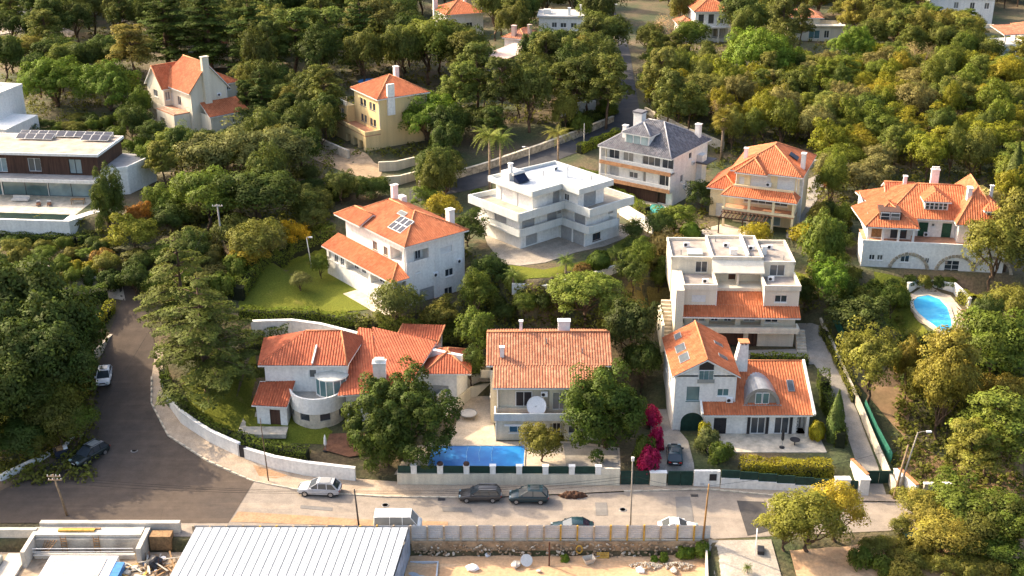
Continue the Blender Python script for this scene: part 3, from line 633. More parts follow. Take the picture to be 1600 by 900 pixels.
sheet('pavement',pxs([(244,545),(237,590),(237,632),(263,682),(325,722),(397,753),(480,769),(600,777),(760,779),(975,769),(975,758),(700,760),(560,750),(430,728),(345,695),(300,668),(270,640),(257,605),(254,570),(256,545)]),DZ+.10,COBB)
sheet('verge',pxs([(0,768),(60,738),(122,697),(146,640),(152,585),(128,640),(112,672),(60,712),(0,742)]),DZ+.02,road_mat('dusty_verge',(.20,.14,.09),(.13,.09,.06),(.25,.19,.13),4,.3))
sheet('pavement',pxs([(975,769),(1110,766),(1290,783),(1420,786),(1400,775),(1300,772),(1120,757),(975,757)]),DZ+.10,COBB)
sheet('driveway',pxs([(1165,570),(1165,548),(1243,546),(1246,505),(1280,510),(1302,560),(1342,650),(1372,730),(1385,775),(1340,775),(1342,735),(1318,660),(1290,592),(1272,570)]),DZ,DRIVE)
sheet('driveway',pxs([(1014,640),(1044,640),(1050,660),(1075,690),(1085,740),(1030,742),(1018,690)]),.1,DRIVE,step=.6)
sheet('yard',pxs([(725,600),(765,572),(775,690),(900,690),(968,700),(970,742),(616,742),(640,700),(700,690),(722,640)]),.03,PAVE)
sheet('yard',pxs([(880,692),(965,702),(968,738),(885,738)]),.05,DRIVE); sheet('driveway',pxs([(0,405),(40,410),(60,432),(150,450),(190,440),(196,470),(90,456),(0,438)]),DZ,PAVE); sheet('driveway',pxs([(85,490),(155,488),(150,510),(90,510)]),DZ,PAVE)
sheet('lawn',pxs([(372,476),(392,432),(430,405),(500,378),(520,400),(560,450),(598,482),(560,486),(400,490)]),DZ,LAWN); sheet('lawn',pxs([(770,425),(800,415),(850,422),(930,404),(985,366),(1018,372),(1002,402),(960,424),(880,444),(800,462)]),DZ,LAWN)
sheet('lawn',pxs([(280,595),(330,556),(398,548),(405,600),(398,652),(470,650),(520,675),(508,695),(430,692),(350,675),(300,640)]),DZ,LAWN); sheet('lawn',pxs([(1365,425),(1422,440),(1428,495),(1452,520),(1385,510)]),DZ,LAWN); sheet('lawn',pxs([(0,638),(48,632),(40,668),(0,680)]),DZ,LAWN); sheet('lawn',pxs([(1050,0),(1090,2),(1095,14),(1060,16)]),DZ+.1,LAWN,step=3); sheet('lawn',pxs([(1240,425),(1262,430),(1258,470),(1242,470)]),DZ,LAWN)
sheet('dry_grass',pxs([(985,440),(1050,425),(1048,490),(1000,505),(955,480)]),DZ,DRYG); sheet('dirt_track',pxs([(1340,600),(1420,560),(1432,600),(1410,700),(1395,760),(1425,785),(1600,800),(1600,690),(1480,720),(1420,690)]),.05,road_mat('dry_earth',(.32,.20,.11),(.22,.15,.08),(.40,.26,.15),2,.2)); sheet('slope_path',pxs([(1090,362),(1130,350),(1200,372),(1180,382),(1120,378)]),DZ,PAVE); sheet('lane',pxs([(1228,372),(1240,290),(1285,270),(1290,285),(1262,340),(1250,378)]),DZ,DRIVE); sheet('dirt_bank',pxs([(430,205),(480,215),(560,235),(600,262),(590,285),(540,270),(470,240)]),DZ,road_mat('pale_bank',(.42,.30,.19),(.30,.22,.14),(.48,.36,.24),2,.3)); sheet('far_road',pxs([(135,0),(192,0),(210,28),(185,40),(160,20)]),.15,road_mat('far_paving',(.42,.36,.31),(.36,.31,.27),(.46,.4,.34)),step=4); sheet('far_road',pxs([(0,40),(60,30),(120,52),(110,60),(60,45),(0,55)]),.15,MATS['far_paving'],step=4)
sheet('road_dust',pxs([(372,800),(470,806),(560,812),(700,816),(700,824),(540,822),(360,816)]),DZ+.01,road_mat('orange_dust',(.40,.24,.13),(.33,.22,.14),(.44,.28,.16),4,.4)); sheet('pavement_dust',pxs([(395,728),(430,738),(450,745),(430,750),(405,746)]),DZ+.12,MATS['orange_dust'])
for q in ([(690,793),(735,794),(738,801),(692,800)],[(930,786),(948,786),(950,806),(931,806)],[(470,790),(520,794),(519,799),(469,795)]): sheet('road_patch',pxs(q),DZ+.006,MATS['asphalt_grey'])
# building site floor
sheet('site_ground',[(-11,96),(20.2,96),(20.2,106.2),(-11,106.2)],.20,SAND,step=.6,zf=lambda x,y:T(x,y)+.11*np.sin(x*1.1+y)*np.sin(y*1.7+x*.4)+.08*np.sin(x*2.3)*np.sin(y*2.9)); sheet('site_ground',[(28.8,92),(72,92),(72,107.5),(58,107.2),(46,106.6),(36,106.2),(28.8,105.5)],.30,SAND,step=.6,zf=lambda x,y:T(x,y)+.16*np.sin(x*.9+y)*np.sin(y*1.3+x*.4)+.12*np.sin(x*2.1)*np.sin(y*2.4))
# ---------------------------------------------------------------- walls
def run(name,label,pts,h,t,mt,z0=-.6,cat='wall',px=True,cap=None,level=False,step=1.5,group=None,zabs=None):
    P=[Vector(G(*p)[:2]) if px else Vector(p) for p in pts]; o=Vector((P[0].x,P[0].y,float(TF(P[0].x,P[0].y))))
    r=empty(name,o,0,label,cat,group); m=MB(); c=MB(); Q=[P[0]]
    for a,b in zip(P[:-1],P[1:]):
        n=max(1,int((b-a).length/step)); Q+=[a+(b-a)*(i+1)/n for i in range(n)]
    L=[];K=[]
    for i,p in enumerate(Q):
        d=(Q[min(i+1,len(Q)-1)]-Q[max(i-1,0)]).normalized(); s=Vector((-d.y,d.x)); K.append((p,s)); 
    zz=[float(TF(p.x,p.y)) if not level else max(float(T(q.x,q.y)) for q in P) for p in Q]
    zz=[sum(zz[max(0,i-4):i+5])/len(zz[max(0,i-4):i+5]) for i in range(len(zz))]
    if zabs is not None: zz=[zabs]*len(Q)
    for i,((p,s),z) in enumerate(zip(K,zz)):
        for g,tt,a,b in ((m,t,z0,h),(c,t+.12,h+.003,h+.09)):
            k=len(g.v)
            for sg,dz in ((-1,a),(1,a),(1,b),(-1,b)): g.v.append((p.x+s.x*sg*tt/2-o.x,p.y+s.y*sg*tt/2-o.y,z+dz-o.z))
            if i:
                for j in range(4): g.f.append((k-4+j,k-4+(j+1)%4,k+(j+1)%4,k+j))
            if i in (0,len(Q)-1): g.f.append((k,k+1,k+2,k+3))
    m.build('wall',mt,r)
    if cap: c.build('coping',cap,r)
    return r
run('garden_wall','curved white street wall sweeping round the corner garden',[(254,600),(262,630),(285,662),(330,692),(376,714)],1.5,.35,WHITE,cap=TRIM); run('garden_wall','white street wall between the dark gate and the cypress trees',[(384,717),(430,733),(480,744),(556,752)],1.7,.35,WHITE,cap=TRIM)
g_=empty('garden_gate',G(380,716),R(-20),'narrow dark metal gate set in the curved white street wall','gate'); box('gate_leaf',DARK,g_,-.5,.5,-.04,.04,.1,1.7); box('gate_frame',STEEL,g_,-.58,-.51,-.06,.06,0,1.8)
run('retaining_wall','white retaining wall under the hedge behind the round-terrace villa',[U(x,y,7.7)[:2] for x,y in [(392,502),(455,500),(500,506),(560,521),(600,535),(650,541),(722,556)]],0,.4,WHITE,z0=-4.5,px=False,cap=TRIM,zabs=7.7)
run('side_wall','beige double wall beside the paved yard of the dish house',[(683,645),(722,612),(760,585)],1.9,.3,BEIGE); run('side_wall','lower beige wall along the narrow passage',[(694,655),(735,622),(766,596)],1.3,.25,CREAM)
run('lane_wall','pale wall along the right side of the cobbled lane',[(1282,500),(1306,560),(1346,650),(1378,728),(1400,778)],1.1,.3,SANDS); run('lawn_wall','low white wall below the modern villa lawn',[(800,470),(860,458),(915,440),(978,418)],.9,.3,WHITE,cap=TRIM)
run('boundary_wall','white boundary wall between modern villa and turquoise pool',[(968,335),(995,352),(1020,366)],1.9,.3,WHITE,cap=TRIM); run('boundary_wall','long white wall and paving edge right of the modern villa drive',[(748,345),(770,365),(792,380)],1.4,.3,WHITE)
run('road_wall','rough stone wall along the upper road',[(655,296),(700,283),(760,266),(840,238),(905,214),(958,190)],1.3,.4,STONE,cap=SANDS); run('road_wall','pale stone wall right of the upper road junction',[(1008,176),(1030,190),(1065,207),(1100,222),(1130,236)],1.4,.4,SANDS)
run('driveway_wall','weathered pale wall curving beside the left driveway',[(34,398),(52,420),(100,446),(150,450),(188,446)],1.6,.3,SANDS); run('kerb_wall','low white kerb wall along the left bend',[(0,752),(60,722),(105,694),(127,668)],.45,.5,TRIM); run('kerb_wall','low pale kerb wall beside the parked white car',[(150,570),(166,535),(188,500)],.5,.4,SANDS)
run('pool_wall','curved white wall behind the kidney-shaped pool',[(1417,458),(1432,447),(1458,446),(1490,456),(1514,482)],1.2,.3,WHITE,cap=TRIM); run('terrace_wall','ochre stepped garden wall below the yellow house',[(592,268),(620,266),(648,258)],1.6,.4,BEIGE); run('terrace_wall','lower ochre wall of the stepped garden',[(600,290),(625,288),(652,280)],1.5,.4,BEIGE); run('terrace_wall','broken pale wall on the bank left of the yellow house',[(478,212),(510,232),(545,248)],1.4,.5,SANDS); run('lane_wall','white wall by the green gate behind the pale yellow house',[(1262,262),(1300,258),(1330,262)],1.2,.3,WHITE); run('side_wall','pale garden wall left of the grey upper-road house',[(855,118),(880,124),(905,134)],1.2,.3,PINK); run('side_wall','white block wall in the garden below the tall skirted palm',[(876,182),(905,176),(930,172)],2.0,.5,WHITE,cap=TRIM)
# street wall of the dish house: beige base, white posts, dark panels
y0=117.55; r=empty('street_wall',(-12.9,y0,0),R(-.5),'beige street wall topped with white posts and dark panels beside the blue pool','wall'); box('wall',BEIGE,r,0,25,-.18,.18,-.3,1.55)
for i in range(9):
    x=1.9+2.95*i
    if i<8: box('post',WHITE,r,x-.32,x+.32,-.22,.22,1.553,2.55); box('post_cap',TRIM,r,x-.37,x+.37,-.27,.27,2.553,2.64)
    x0=.1 if i==0 else x-2.95+.33
    if i<8: box('dark_panel',DGREEN,r,x0,x-.33,-.05,.05,1.6,2.5)
for x in (4.85,7.8):
    m=MB(); m.lathe([(.0,2.65),(.33,2.66),(.36,2.8),(.3,2.95),(.0,2.98)],12,(x,0)); m.build('round_lamp',WOODD,r,True)
box('low_wall',CREAM,r,22.9,25,-.14,.14,1.553,2.3)
def gatew(name,label,x0,x1,y,h,mt,cat='gate',bars=True):
    r=empty(name,(x0,y,float(T((x0+x1)/2,y))),0,label,cat); m=box('gate_leaf',mt,r,.02,(x1-x0)/2-.02,-.05,.05,.06,h); box('gate_leaf',mt,r,(x1-x0)/2+.02,x1-x0-.02,-.05,.05,.06,h)
    for q in (.12,h-.06): box('rail',mt,r,.03,x1-x0-.03,-.08,.08,q-.04,q+.04)
    return r
gatew('garden_gate','dark slatted gate between dish house wall and bougainvillea',12.2,15.4,117.4,1.9,DGREEN); gatew('driveway_gate','green double driveway gate in front of the parked black car',17.5,20.3,117.2,2.0,DGREEN)
def pillar(label,x,y,w,d,h,mt=WHITE): 
    r=empty('gate_pillar',(x,y,float(T(x,y))),0,label,'gate pillar'); box('shaft',mt,r,-w/2,w/2,-d/2,d/2,-.3,h); box('cap',TRIM,r,-w/2-.06,w/2+.06,-d/2-.06,d/2+.06,h+.003,h+.1)
pillar('cream gate pillar under the bougainvillea',16.4,117.3,1.8,.5,1.8,CREAM)
r=empty('street_wall',(20.4,117.2,0),0,'white wall with dark meter box beside the green driveway gate','wall'); box('wall',WHITE,r,0,2.9,-.2,.2,-.3,2.1); box('meter_box',DARK,r,1.7,2.5,-.24,-.2,.9,1.75); box('letter_box',METAL,r,.7,1.15,-.25,-.21,.35,.6)
r=empty('street_wall',(23.4,116.9,0),R(-4),'stepped white street wall with dark green panels in front of the clipped hedge','wall')
for i in range(6):
    x=2.05*i; z=1.35-.14*i; box('wall',WHITE,r,x,x+2.045,-.18,.18,-.6,z); box('green_panel',DGREEN,r,x+.02,x+2.02,-.05,.05,z+.004,z+1.0)
pillar('broad white pillar at the end of the stepped green wall',36.7,115.9,1.6,.7,1.9); pillar('tall white pillar beside the narrow green gate',39.0,115.6,1.1,.7,2.1); gatew('garden_gate','narrow dark green gate between the two white pillars',37.5,38.45,115.8,1.7,DGREEN)
r=gatew('driveway_gate','green driveway gate at the foot of the cobbled lane',39.8,42.9,117.8,1.7,DGREEN); pillar('white pillar right of the lane gate',43.3,117.2,.6,1.6,1.8)
run('boundary_wall','white wall topped with tiles running back beside the lane gate',[(43.6,118),(44.6,114.6)],1.9,.35,WHITE,px=False,cap=CAP); run('boundary_wall','short white return wall with tiled top left of the lane',[(39.5,116.2),(38.6,119.5)],1.7,.3,WHITE,px=False,cap=CAP)
for i,x in enumerate((45.9,47.9)): pillar('rounded grey stone pillar '+('beside the leaning poles' if i==0 else 'next to the dark green bin gate'),x,114.9,.95,.35,1.9,SANDS)
gatew('garden_gate','dark green gate between two grey stone pillars',46.5,47.35,115.0,1.6,DGREEN)
# green mesh fences by the lane
def mesh_fence(label,pts,h): 
    P=[Vector(G(*p)) for p in pts]; r=empty('mesh_fence',P[0],0,label,'fence')
    for a,b in zip(P[:-1],P[1:]):
        a2,b2=a-P[0],b-P[0]; n=max(1,round((b-a).length/2.4))
        for i in range(n):
            p,q=a2+(b2-a2)*(i/n),a2+(b2-a2)*((i+1)/n); m=MB(); m.obox(p+Vector((0,0,h/2)),q+Vector((0,0,h/2)),.04,h); m.build('mesh_panel',mat('green_mesh',(.03,.16,.11),.7,.2,2),r); MB().tube([p,p+Vector((0,0,h+.1))],.035,6).build('post',DGREEN,r)
mesh_fence('green mesh fence along the top of the cobbled lane',[(1297,490),(1325,555)],1.6); mesh_fence('green mesh fence low beside the lane wall',[(1350,640),(1368,680),(1392,725)],1.5)
# ---------------------------------------------------------------- pools
def pool(label,poly,z,wm,cop=.5,cm=None):
    r=empty('swimming_pool',(poly[0][0],poly[0][1],z),0,label,'pool'); q=[(x-poly[0][0],y-poly[0][1]) for x,y in poly]; c=Vector((sum(p[0] for p in q)/len(q),sum(p[1] for p in q)/len(q)))
    out=[]
    n=len(q); m=MB()
    for i,p in enumerate(q):
        a=Vector(q[i-1]); b=Vector(q[(i+1)%n]); d=(b-a).normalized(); s=Vector((d.y,-d.x)); s=s if s.dot(Vector(p)-c)>0 else -s; out.append(Vector(p)+s*cop)
    for i in range(n):
        j=(i+1)%n; a,b,c2,d=q[i],q[j],out[j],out[i]; m.add([(a[0],a[1],.12),(b[0],b[1],.12),(c2.x,c2.y,.12),(d.x,d.y,.12),(a[0],a[1],-.3),(b[0],b[1],-.3),(c2.x,c2.y,-.3),(d.x,d.y,-.3)],[(0,1,2,3),(0,4,5,1),(3,2,6,7)])
    m.build('coping',cm or TRIM,r); w_=MB().add([(x,y,.07) for x,y in q],[tuple(range(n))]).build('water',wm,r); return r
COVER=water_mat('pool_cover_blue',(.012,.16,.50),(.02,.26,.62),.35); COVER.node_tree.nodes['Principled BSDF'].inputs['Roughness'].default_value=.5; KID=water_mat('pool_blue',(.02,.30,.62),(.10,.52,.78),.3)
r=pool('rectangular pool under a creased bright blue cover behind the street wall',[(-9.6,119.2),(1.3,119.2),(1.5,123.9),(-9.3,123.9)],1.22,COVER,.35,PAVE)
for i in range(3): MB().tube([(4.4+1.45*i,1.2,.09),(4.3+1.45*i,3,.11),(4.5+1.45*i,4.6,.09)],.035,5).build('cover_seam',mat('seam_blue',(.2,.5,.8),.5,.1,2),r)
kp=[U(x,y,8.1)[:2] for x,y in [(1427,472),(1433,465),(1450,462),(1468,468),(1480,481),(1486,500),(1488,524),(1476,522),(1462,511),(1448,501),(1436,491),(1429,482)]][::-1]
pool('kidney-shaped bright blue pool with pale stone surround at right',kp,8.1,KID,.45,SANDS); sheet('pool_deck',[U(x,y,8)[:2] for x,y in [(1418,462),(1445,452),(1485,462),(1508,490),(1515,525),(1492,528),(1470,520),(1440,500),(1422,485)]],.05,PAVE)
pool('small turquoise pool beside the slate-roofed house',[U(x,y,11.1)[:2] for x,y in [(1012,328),(1018,320),(1034,321),(1043,328),(1030,336),(1018,335)]][::-1],11.12,water_mat('turquoise',(.05,.35,.33),(.12,.48,.44)),.35,SANDS)
r=empty('trampoline',G(578,133),0,'round blue trampoline behind the yellow pyramid-roofed house','trampoline'); m=MB(); m.lathe([(1.9,.8),(2.4,.85),(2.5,.8)],20); m.build('pad',BLUEF,r); m=MB(); m.lathe([(0.01,.78),(1.9,.79)],20); m.build('mat',mat('trampoline_mat',(.01,.02,.06),.8,.1,2),r)
for k in range(4): box('leg',STEEL,r,2.2*math.cos(k*1.57+.8)-.04,2.2*math.cos(k*1.57+.8)+.04,2.2*math.sin(k*1.57+.8)-.04,2.2*math.sin(k*1.57+.8)+.04,0,.8)

# kerb stones and street ironwork
ks=MB().box(0,.96,-.09,.09,-.1,.16).mesh('kerb_stone',SANDS)
def kerb(label,pts):
    P=[Vector(G(*p)[:2]) for p in pts]; r=empty('kerb',(P[0].x,P[0].y,0),0,label,'kerb'); k=0
    for a,b in zip(P[:-1],P[1:]):
        d=b-a; n=max(1,int(d.length)); yaw=math.atan2(d.y,d.x)
        for i in range(n):
            q=a+d*(i/n); o=link(bpy.data.objects.new('kerb_stone',ks),r); o.location=(q.x-P[0].x,q.y-P[0].y,float(TF(q.x,q.y))+.02+random.uniform(-.015,.015)); o.rotation_euler=(0,0,yaw); o.scale=(d.length/n,1,1)
kerb('pale kerb stones round the outside of the curved white street wall',[(237,590),(237,632),(263,682),(325,722),(397,753),(480,769),(600,777),(760,779)]); kerb('pale kerb stones from the dark gate to the lane',[(975,769),(1110,766),(1290,783)])
for px,py,lb in ((602,790,'round iron manhole cover in the road near the white van'),(973,797,'round iron manhole cover in the road near the concrete lamp pole'),(210,705,'round iron manhole cover in the dark junction')):
    x,y,z=G(px,py); r=empty('manhole_cover',(x,y,z+.075),0,lb,'manhole cover'); m=MB(); m.lathe([(.0,.012),(.3,.012)],16); m.build('lid',ZINC,r); m=MB(); m.lathe([(.3,.0),(.31,.016),(.4,.016),(.42,.0)],16); m.build('frame',STEEL,r)
for px,py,lb in ((1085,775,'rectangular drain grate at the kerb by the meter box'),(690,781,'drain grate beside the pavement near the pool wall')):
    x,y,z=G(px,py); r=empty('drain_grate',(x,y,z+.08),0,lb,'drain')
    for i in range(6): box('bar',DARK,r,-.4+.14*i,-.32+.14*i,-.25,.25,0,.03)
# ================================================================ houses (local x along the right-hand facade, y going back)
# ---- mid white house with two-tier roof and solar panels
b=Bld('villa','white villa with orange hipped roof, solar array and long porch roof by lawn',-14.0,149.6,7.8,39)
b.walls(rect(0,9.6,0,15),0,8.7,WHITE,[
 (3,9.6,1.0,5.9,1.2,'W',{'fm':WOOD}),(3,6.9,1.1,5.9,1.2,'W',{'fm':WOOD}),(3,11.2,3.2,5.7,1.9,'O',{'d':1.6,'n':2}),
 (0,.35,3.3,5.7,1.9,'O',{'d':1.5,'n':2}),(0,5.6,1.9,6.1,.95,'S',{'fm':SHUTW}),(0,6.3,1.4,2.6,1.1,'W'),(0,1.4,.7,4.4,.2,'W',{'n':1}),(0,6.1,1.4,-.2,1.2,'W'),(0,2.0,2.4,-.2,2.1,'S',{'fm':SHUT})])
pl,cp=hip_planes(-.5,10.1,-.5,15.5,8.75,2.55,'y',5.2,4.6); rf=b.roof(pl,cp,TILE2)
b.hip(-.9,3.5,9.8,16.3,8.9,1.2,'y',.1,.0,2.0,mt=TILE2,name='rear_roof')
b.walls([(-2.3,-.2),(-.01,-.2),(-.01,16.8),(-2.3,16.8)],1.9,4.4,WHITE,[(3,.5,.7,2.5,1.2,'W'),(3,2.0,1.0,2.5,1.2,'W'),(3,3.6,1.0,2.5,1.2,'W'),(3,5.2,5.6,2.3,1.8,'O',{'d':1.2,'n':3}),(3,11.4,5.2,2.3,1.8,'O',{'d':1.2,'n':2}),(0,.3,1.7,2.3,1.8,'O',{'d':1.0})],base=3.5)
b.roof([[(-2.9,17.2,4.35),(-2.9,-.7,4.35),(0.0,2.2,5.6),(0.0,17.2,5.6)],[(-2.9,-.7,4.35),(0.0,-.7,4.35),(0.0,2.2,5.6)]],[((-2.9,-.7,4.35),(0.0,2.2,5.6))],TILE2,name='porch_roof')
e1,e2,n=slope_frame((-.5,15.5,8.75),(-.5,-.5,8.75),(4.8,5,11.3))
for i in range(3):
    for j in range(2): b.skylight(Vector((2.1,4.1,10.02))+e1*(i*1.02-1)+e2*(j*1.3-.65),e1,e2,n,1.0,1.28,TRIM)
b.skylight(Vector((3.6,5.9,10.76)),e1,e2,n,1.7,.8)
b.chimney(8.9,2.2,.9,.9,8.6,11.2); b.chimney(7.6,13.8,.9,.55,8.4,12.0); b.box('chimney_base',WHITE,8.4,9.3,13.2,14.4,8.4,10.2)
b.box('terrace',SANDS,-4.6,-2.32,-1.0,9,-.4,.12); b.parapet([(0,-.05),(3.6,-.05)],5.7,.55,t=.08,name='balcony_parapet')
# ---- house with the two-width roof and satellite dish
b=Bld('house','beige house with wide ribbed orange roof, balcony satellite dish and blue-covered pool',-2.0,127.0,1.2,0)
b.walls(rect(-.6,13.5,2.5,13),0,7.2,BEIGE,[(3,8.2,1.0,2.9,1.1,'W')])
b.walls(rect(.2,12.8,0,2.52),0,6.2,BEIGE,[(0,.2,6.0,3.4,2.4,'O',{'d':.5,'n':1,'gm':DARK}),(0,6.6,1.6,3.2,2.3,'W',{'nosill':1}),(0,8.4,2.6,3.2,2.3,'W',{'fm':WOODD,'n':4,'nosill':1})])
b.walls([(.05,-1.6),(12.8,-1.6),(12.8,-.02),(.05,-.02)],0,2.7,BEIGE,[(0,1.6,3.0,1.0,.95,'W',{'n':3}),(0,6.4,1.7,0,2.3,'O',{'d':1.2,'gm':DARK}),(0,8.6,1.2,.9,1.0,'W',{'n':1})],top=True)
b.box('awning',TRIM,1.1,5.0,-2.05,-1.61,2.12,2.2)
b.prism('balcony_floor',TERR,rect(.1,12.8,-1.7,-.02),2.72,2.82); b.parapet([(0,0),(0,-1.75),(12.8,-1.75)],2.72,.95,BAND,.2,name='balcony_parapet')
rz=9.6; b.roof([[(-.25,-.3,6.25),(13.1,-.3,6.25),(13.1,3.6,7.55),(-.25,3.6,7.55)]],[],TILE,name='lower_roof')
b.roof([[(-1.1,3.2,7.44),(14,3.2,7.44),(14,8.3,9.45),(-1.1,8.3,9.45)],[(14,13.6,7.4),(-1.1,13.6,7.4),(-1.1,8.3,9.45),(14,8.3,9.45)]],[((-1.1,8.3,9.5),(14,8.3,9.5))],TILE)
for xx in (-.6,13.5):
    m=MB(); m.add([(xx,2.5,7.2),(xx,13,7.2),(xx,8.3,9.3)],[(0,1,2) if xx>0 else (2,1,0)]); m.build('gable_wall',BEIGE,b.r)
b.chimney(.8,4.6,.5,.45,7.6,9.2); b.chimney(8.4,9.2,1.45,.8,8.6,10.6); b.chimney(3.1,8.8,.38,.38,9,10.7)
b.box('side_balcony',BEIGE,-2.0,-.61,8.6,11.4,3.0,3.2); b.parapet([(-.6,8.65),(-1.95,8.65),(-1.95,11.35),(-.6,11.35)],3.2,.9,CREAM,.1,name='side_parapet')
d=empty('satellite_dish',(b.x+4.9,b.y-.6,b.z+3.6),R(-15),'large pale round satellite dish standing on the balcony of the beige house','satellite dish')
m=MB(); k=20; pr=[(0.02,0),(.7,.02),(1.1,.06),(1.18,.10),(1.2,.06)]; m.lathe(pr,20); o=m.build('reflector',WHITEP,d); o.rotation_euler=(R(62),0,0); o.location=(0,0,.45)
MB().tube([(0,.1,-.75),(0,.1,.4)],.06).build('mast',STEEL,d); MB().tube([(0,0,.45),(0,-.75,.75)],.03).build('feed_arm',STEEL,d)
# ---- gabled house with barrel dormer
b=Bld('house','white house with steep orange gable and low wing carrying a rounded zinc dormer',19.1,127.2,1.5,0)
b.walls(rect(0,7.3,0,10),0,7.4,WHITE,[(0,1.5,1.5,4.0,1.9,'W',{'gm':GLASSB,'fm':GLASSB,'n':1}),(0,5.1,1.4,4.6,1.0,'W',{'gm':GLASSB}),(3,2.2,1.0,4.4,1.2,'W'),(3,6.0,1.0,4.4,1.2,'W')])
b.roof([[(-.35,10.4,7.35),(-.35,-.4,7.35),(3.65,-.4,9.6),(3.65,10.4,9.6)],[(7.65,-.4,7.35),(7.65,10.4,7.35),(3.65,10.4,9.6),(3.65,-.4,9.6)]],[((3.65,-.4,9.65),(3.65,10.4,9.65))],TILE2)
m=MB()
for a,c in (((0,0,7.4),(2.5,0,8.8)),((4.8,0,8.8),(7.3,0,7.4))): m.add([(a[0],0,7.2),(c[0],0,7.2),(c[0],0,c[2]),(a[0],0,a[2])],[(0,1,2,3)])
m.add([(2.5,0,7.2),(4.8,0,7.2),(4.8,0,8.8),(3.65,0,9.4),(2.5,0,8.8)],[(0,1,2,3,4)]); m.build('gable_wall',WHITE,b.r)
w_=b.box('gable_window',TRIM,2.75,4.55,-.10,-.02,6.75,8.1); 
for i in range(3): box('pane',GLASSB,w_,2.83+.57*i,3.35+.57*i,-.125,-.09,6.85,8.02)
box('balcony_glass',GLASSB,b.r,2.65,4.65,-.22,-.17,6.45,6.95); MB().add([(2.8,-.06,8.12),(4.5,-.06,8.12),(4.5,-.06,8.75),(3.65,-.06,9.2),(2.8,-.06,8.75)],[(0,1,2,3,4)]).build('gable_recess_shade',DARK,b.r)  # flat dark panel over the gable window: recess shade put into the paint
m=MB(); pts=[(-.05-.0,0)]; ar=[(1.0+1.35+1.35*math.cos(t),1.0+1.25*math.sin(t)) for t in np.linspace(0,math.pi,13)]; m.add([(1.0,-.05,-.1),(3.7,-.05,-.1)]+[(x,-.05,.2+z) for x,z in ar],[tuple(range(15))]); m.build('arched_door',DGREEN,b.r)
m=MB()
for t0,t1 in zip(np.linspace(0,math.pi,13)[:-1],np.linspace(0,math.pi,13)[1:]):
    p=lambda t,r:(2.35+r*math.cos(t),1.2+r*.93*math.sin(t)); a,c=p(t0,1.37),p(t1,1.37); e,f=p(t0,1.5),p(t1,1.5); m.add([(a[0],-.09,a[1]),(e[0],-.09,e[1]),(f[0],-.09,f[1]),(c[0],-.09,c[1])],[(0,1,2,3)])
m.build('arch_trim',TRIM,b.r)
m=MB(); ch=[(7.9,3.9),(9.3,3.9),(9.3,5.2),(7.9,5.2)]; m.add([(7.5,4.0,5.2),(9.3,4.0,5.2),(9.3,5.4,5.2),(7.5,5.4,5.2),(8.2,4.1,9.3),(9.25,4.1,9.3),(9.25,5.2,9.3),(8.2,5.2,9.3)],[(4,5,6,7),(0,1,5,4),(1,2,6,5),(2,3,7,6),(3,0,4,7)]); c_=m.build('chimney',WHITE,b.r); box('chimney_cap',CAP,c_,8.1,9.35,4.0,5.3,9.55,9.66)
for i in range(3): box('chimney_pier',WHITE,c_,8.2+.42*i,8.4+.42*i,4.1,5.2,9.3,9.55)
# wing
WX0,WX1=3.6,16.0
b.walls(rect(3.7,15.9,-.9,7.4),0,3.2,WHITE,[(0,1.1,1.5,0,2.2,'D',{'fm':DARK}),(0,5.5,1.7,0.05,2.2,'P'),(0,8.3,1.7,0.05,2.2,'P'),(0,10.9,1.2,0,2.3,'O',{'d':1.5})])
for xx in (8.75,10.95,13.75): b.box('dark_shutter',DARK,xx,xx+.35,-1.0,-.93,.05,2.3)
m=MB()
for i in range(5):
    for j in (0,1): m.obox((14.2+.0,-1.0,.2+.45*i+.45*j),(14.75,-1.0,.2+.45*i+.45*(1-j)),.03,.05)
m.build('trellis',TRIM,b.r)
EZ0,EZ1,EY1=3.05,6.5,5.6
b.roof([[(7.35,-1.8,EZ0),(16.2,-1.8,EZ0),(16.2,EY1,EZ1),(7.35,EY1,EZ1)],[(16.2,8.2,5.1),(7.35,8.2,5.1),(7.35,EY1,EZ1),(16.2,EY1,EZ1)],[(3.3,-1.8,EZ0),(7.35,-1.8,EZ0),(7.35,-.02,EZ0+.83),(3.3,-.02,EZ0+.83)]],[((7.6,EY1,EZ1),(16.2,EY1,EZ1))],TILE2,name='wing_roof')
m=MB(); m.obox((16.35,-1.9,EZ0+.1),(16.35,EY1,EZ1+.1),.3,.35); m.obox((3.2,-1.9,EZ0+.12),(3.2,0,EZ0+.95),.25,.5); m.build('verge_wall',WHITE,b.r)
m=MB(); m.add([(15.9,-.9,3.2),(15.9,7.4,3.2),(15.9,EY1,EZ1-.1)],[(0,1,2)]); m.build('gable_wall',WHITE,b.r)
sl_=(EZ1-EZ0)/(EY1+1.8); 
m=MB(); N=16; cx,cw=10.4,2.05; zb=3.75
for i in range(N):
    t0,t1=math.pi*i/N,math.pi*(i+1)/N
    q=[]
    for t in (t0,t1):
        x=cx+cw*math.cos(t); z=zb+2.05*math.sin(t)
        for yy in (-.35,5.4): q.append((x,yy,z))
    m.quad(q[0],q[1],q[3],q[2])
dz_=m.build('barrel_dormer',ZINC,b.r,True); m=MB()
for i in range(N):
    t0,t1=math.pi*i/N,math.pi*(i+1)/N; p=lambda t,r:(cx+r*math.cos(t),-.4,zb+r*math.sin(t)); m.quad(p(t0,1.72),p(t0,2.12),p(t1,2.12),p(t1,1.72))
m.box(cx-2.3,cx+2.3,-.6,.3,zb-.25,zb-.02); m.build('dormer_frame',ZINC,dz_)
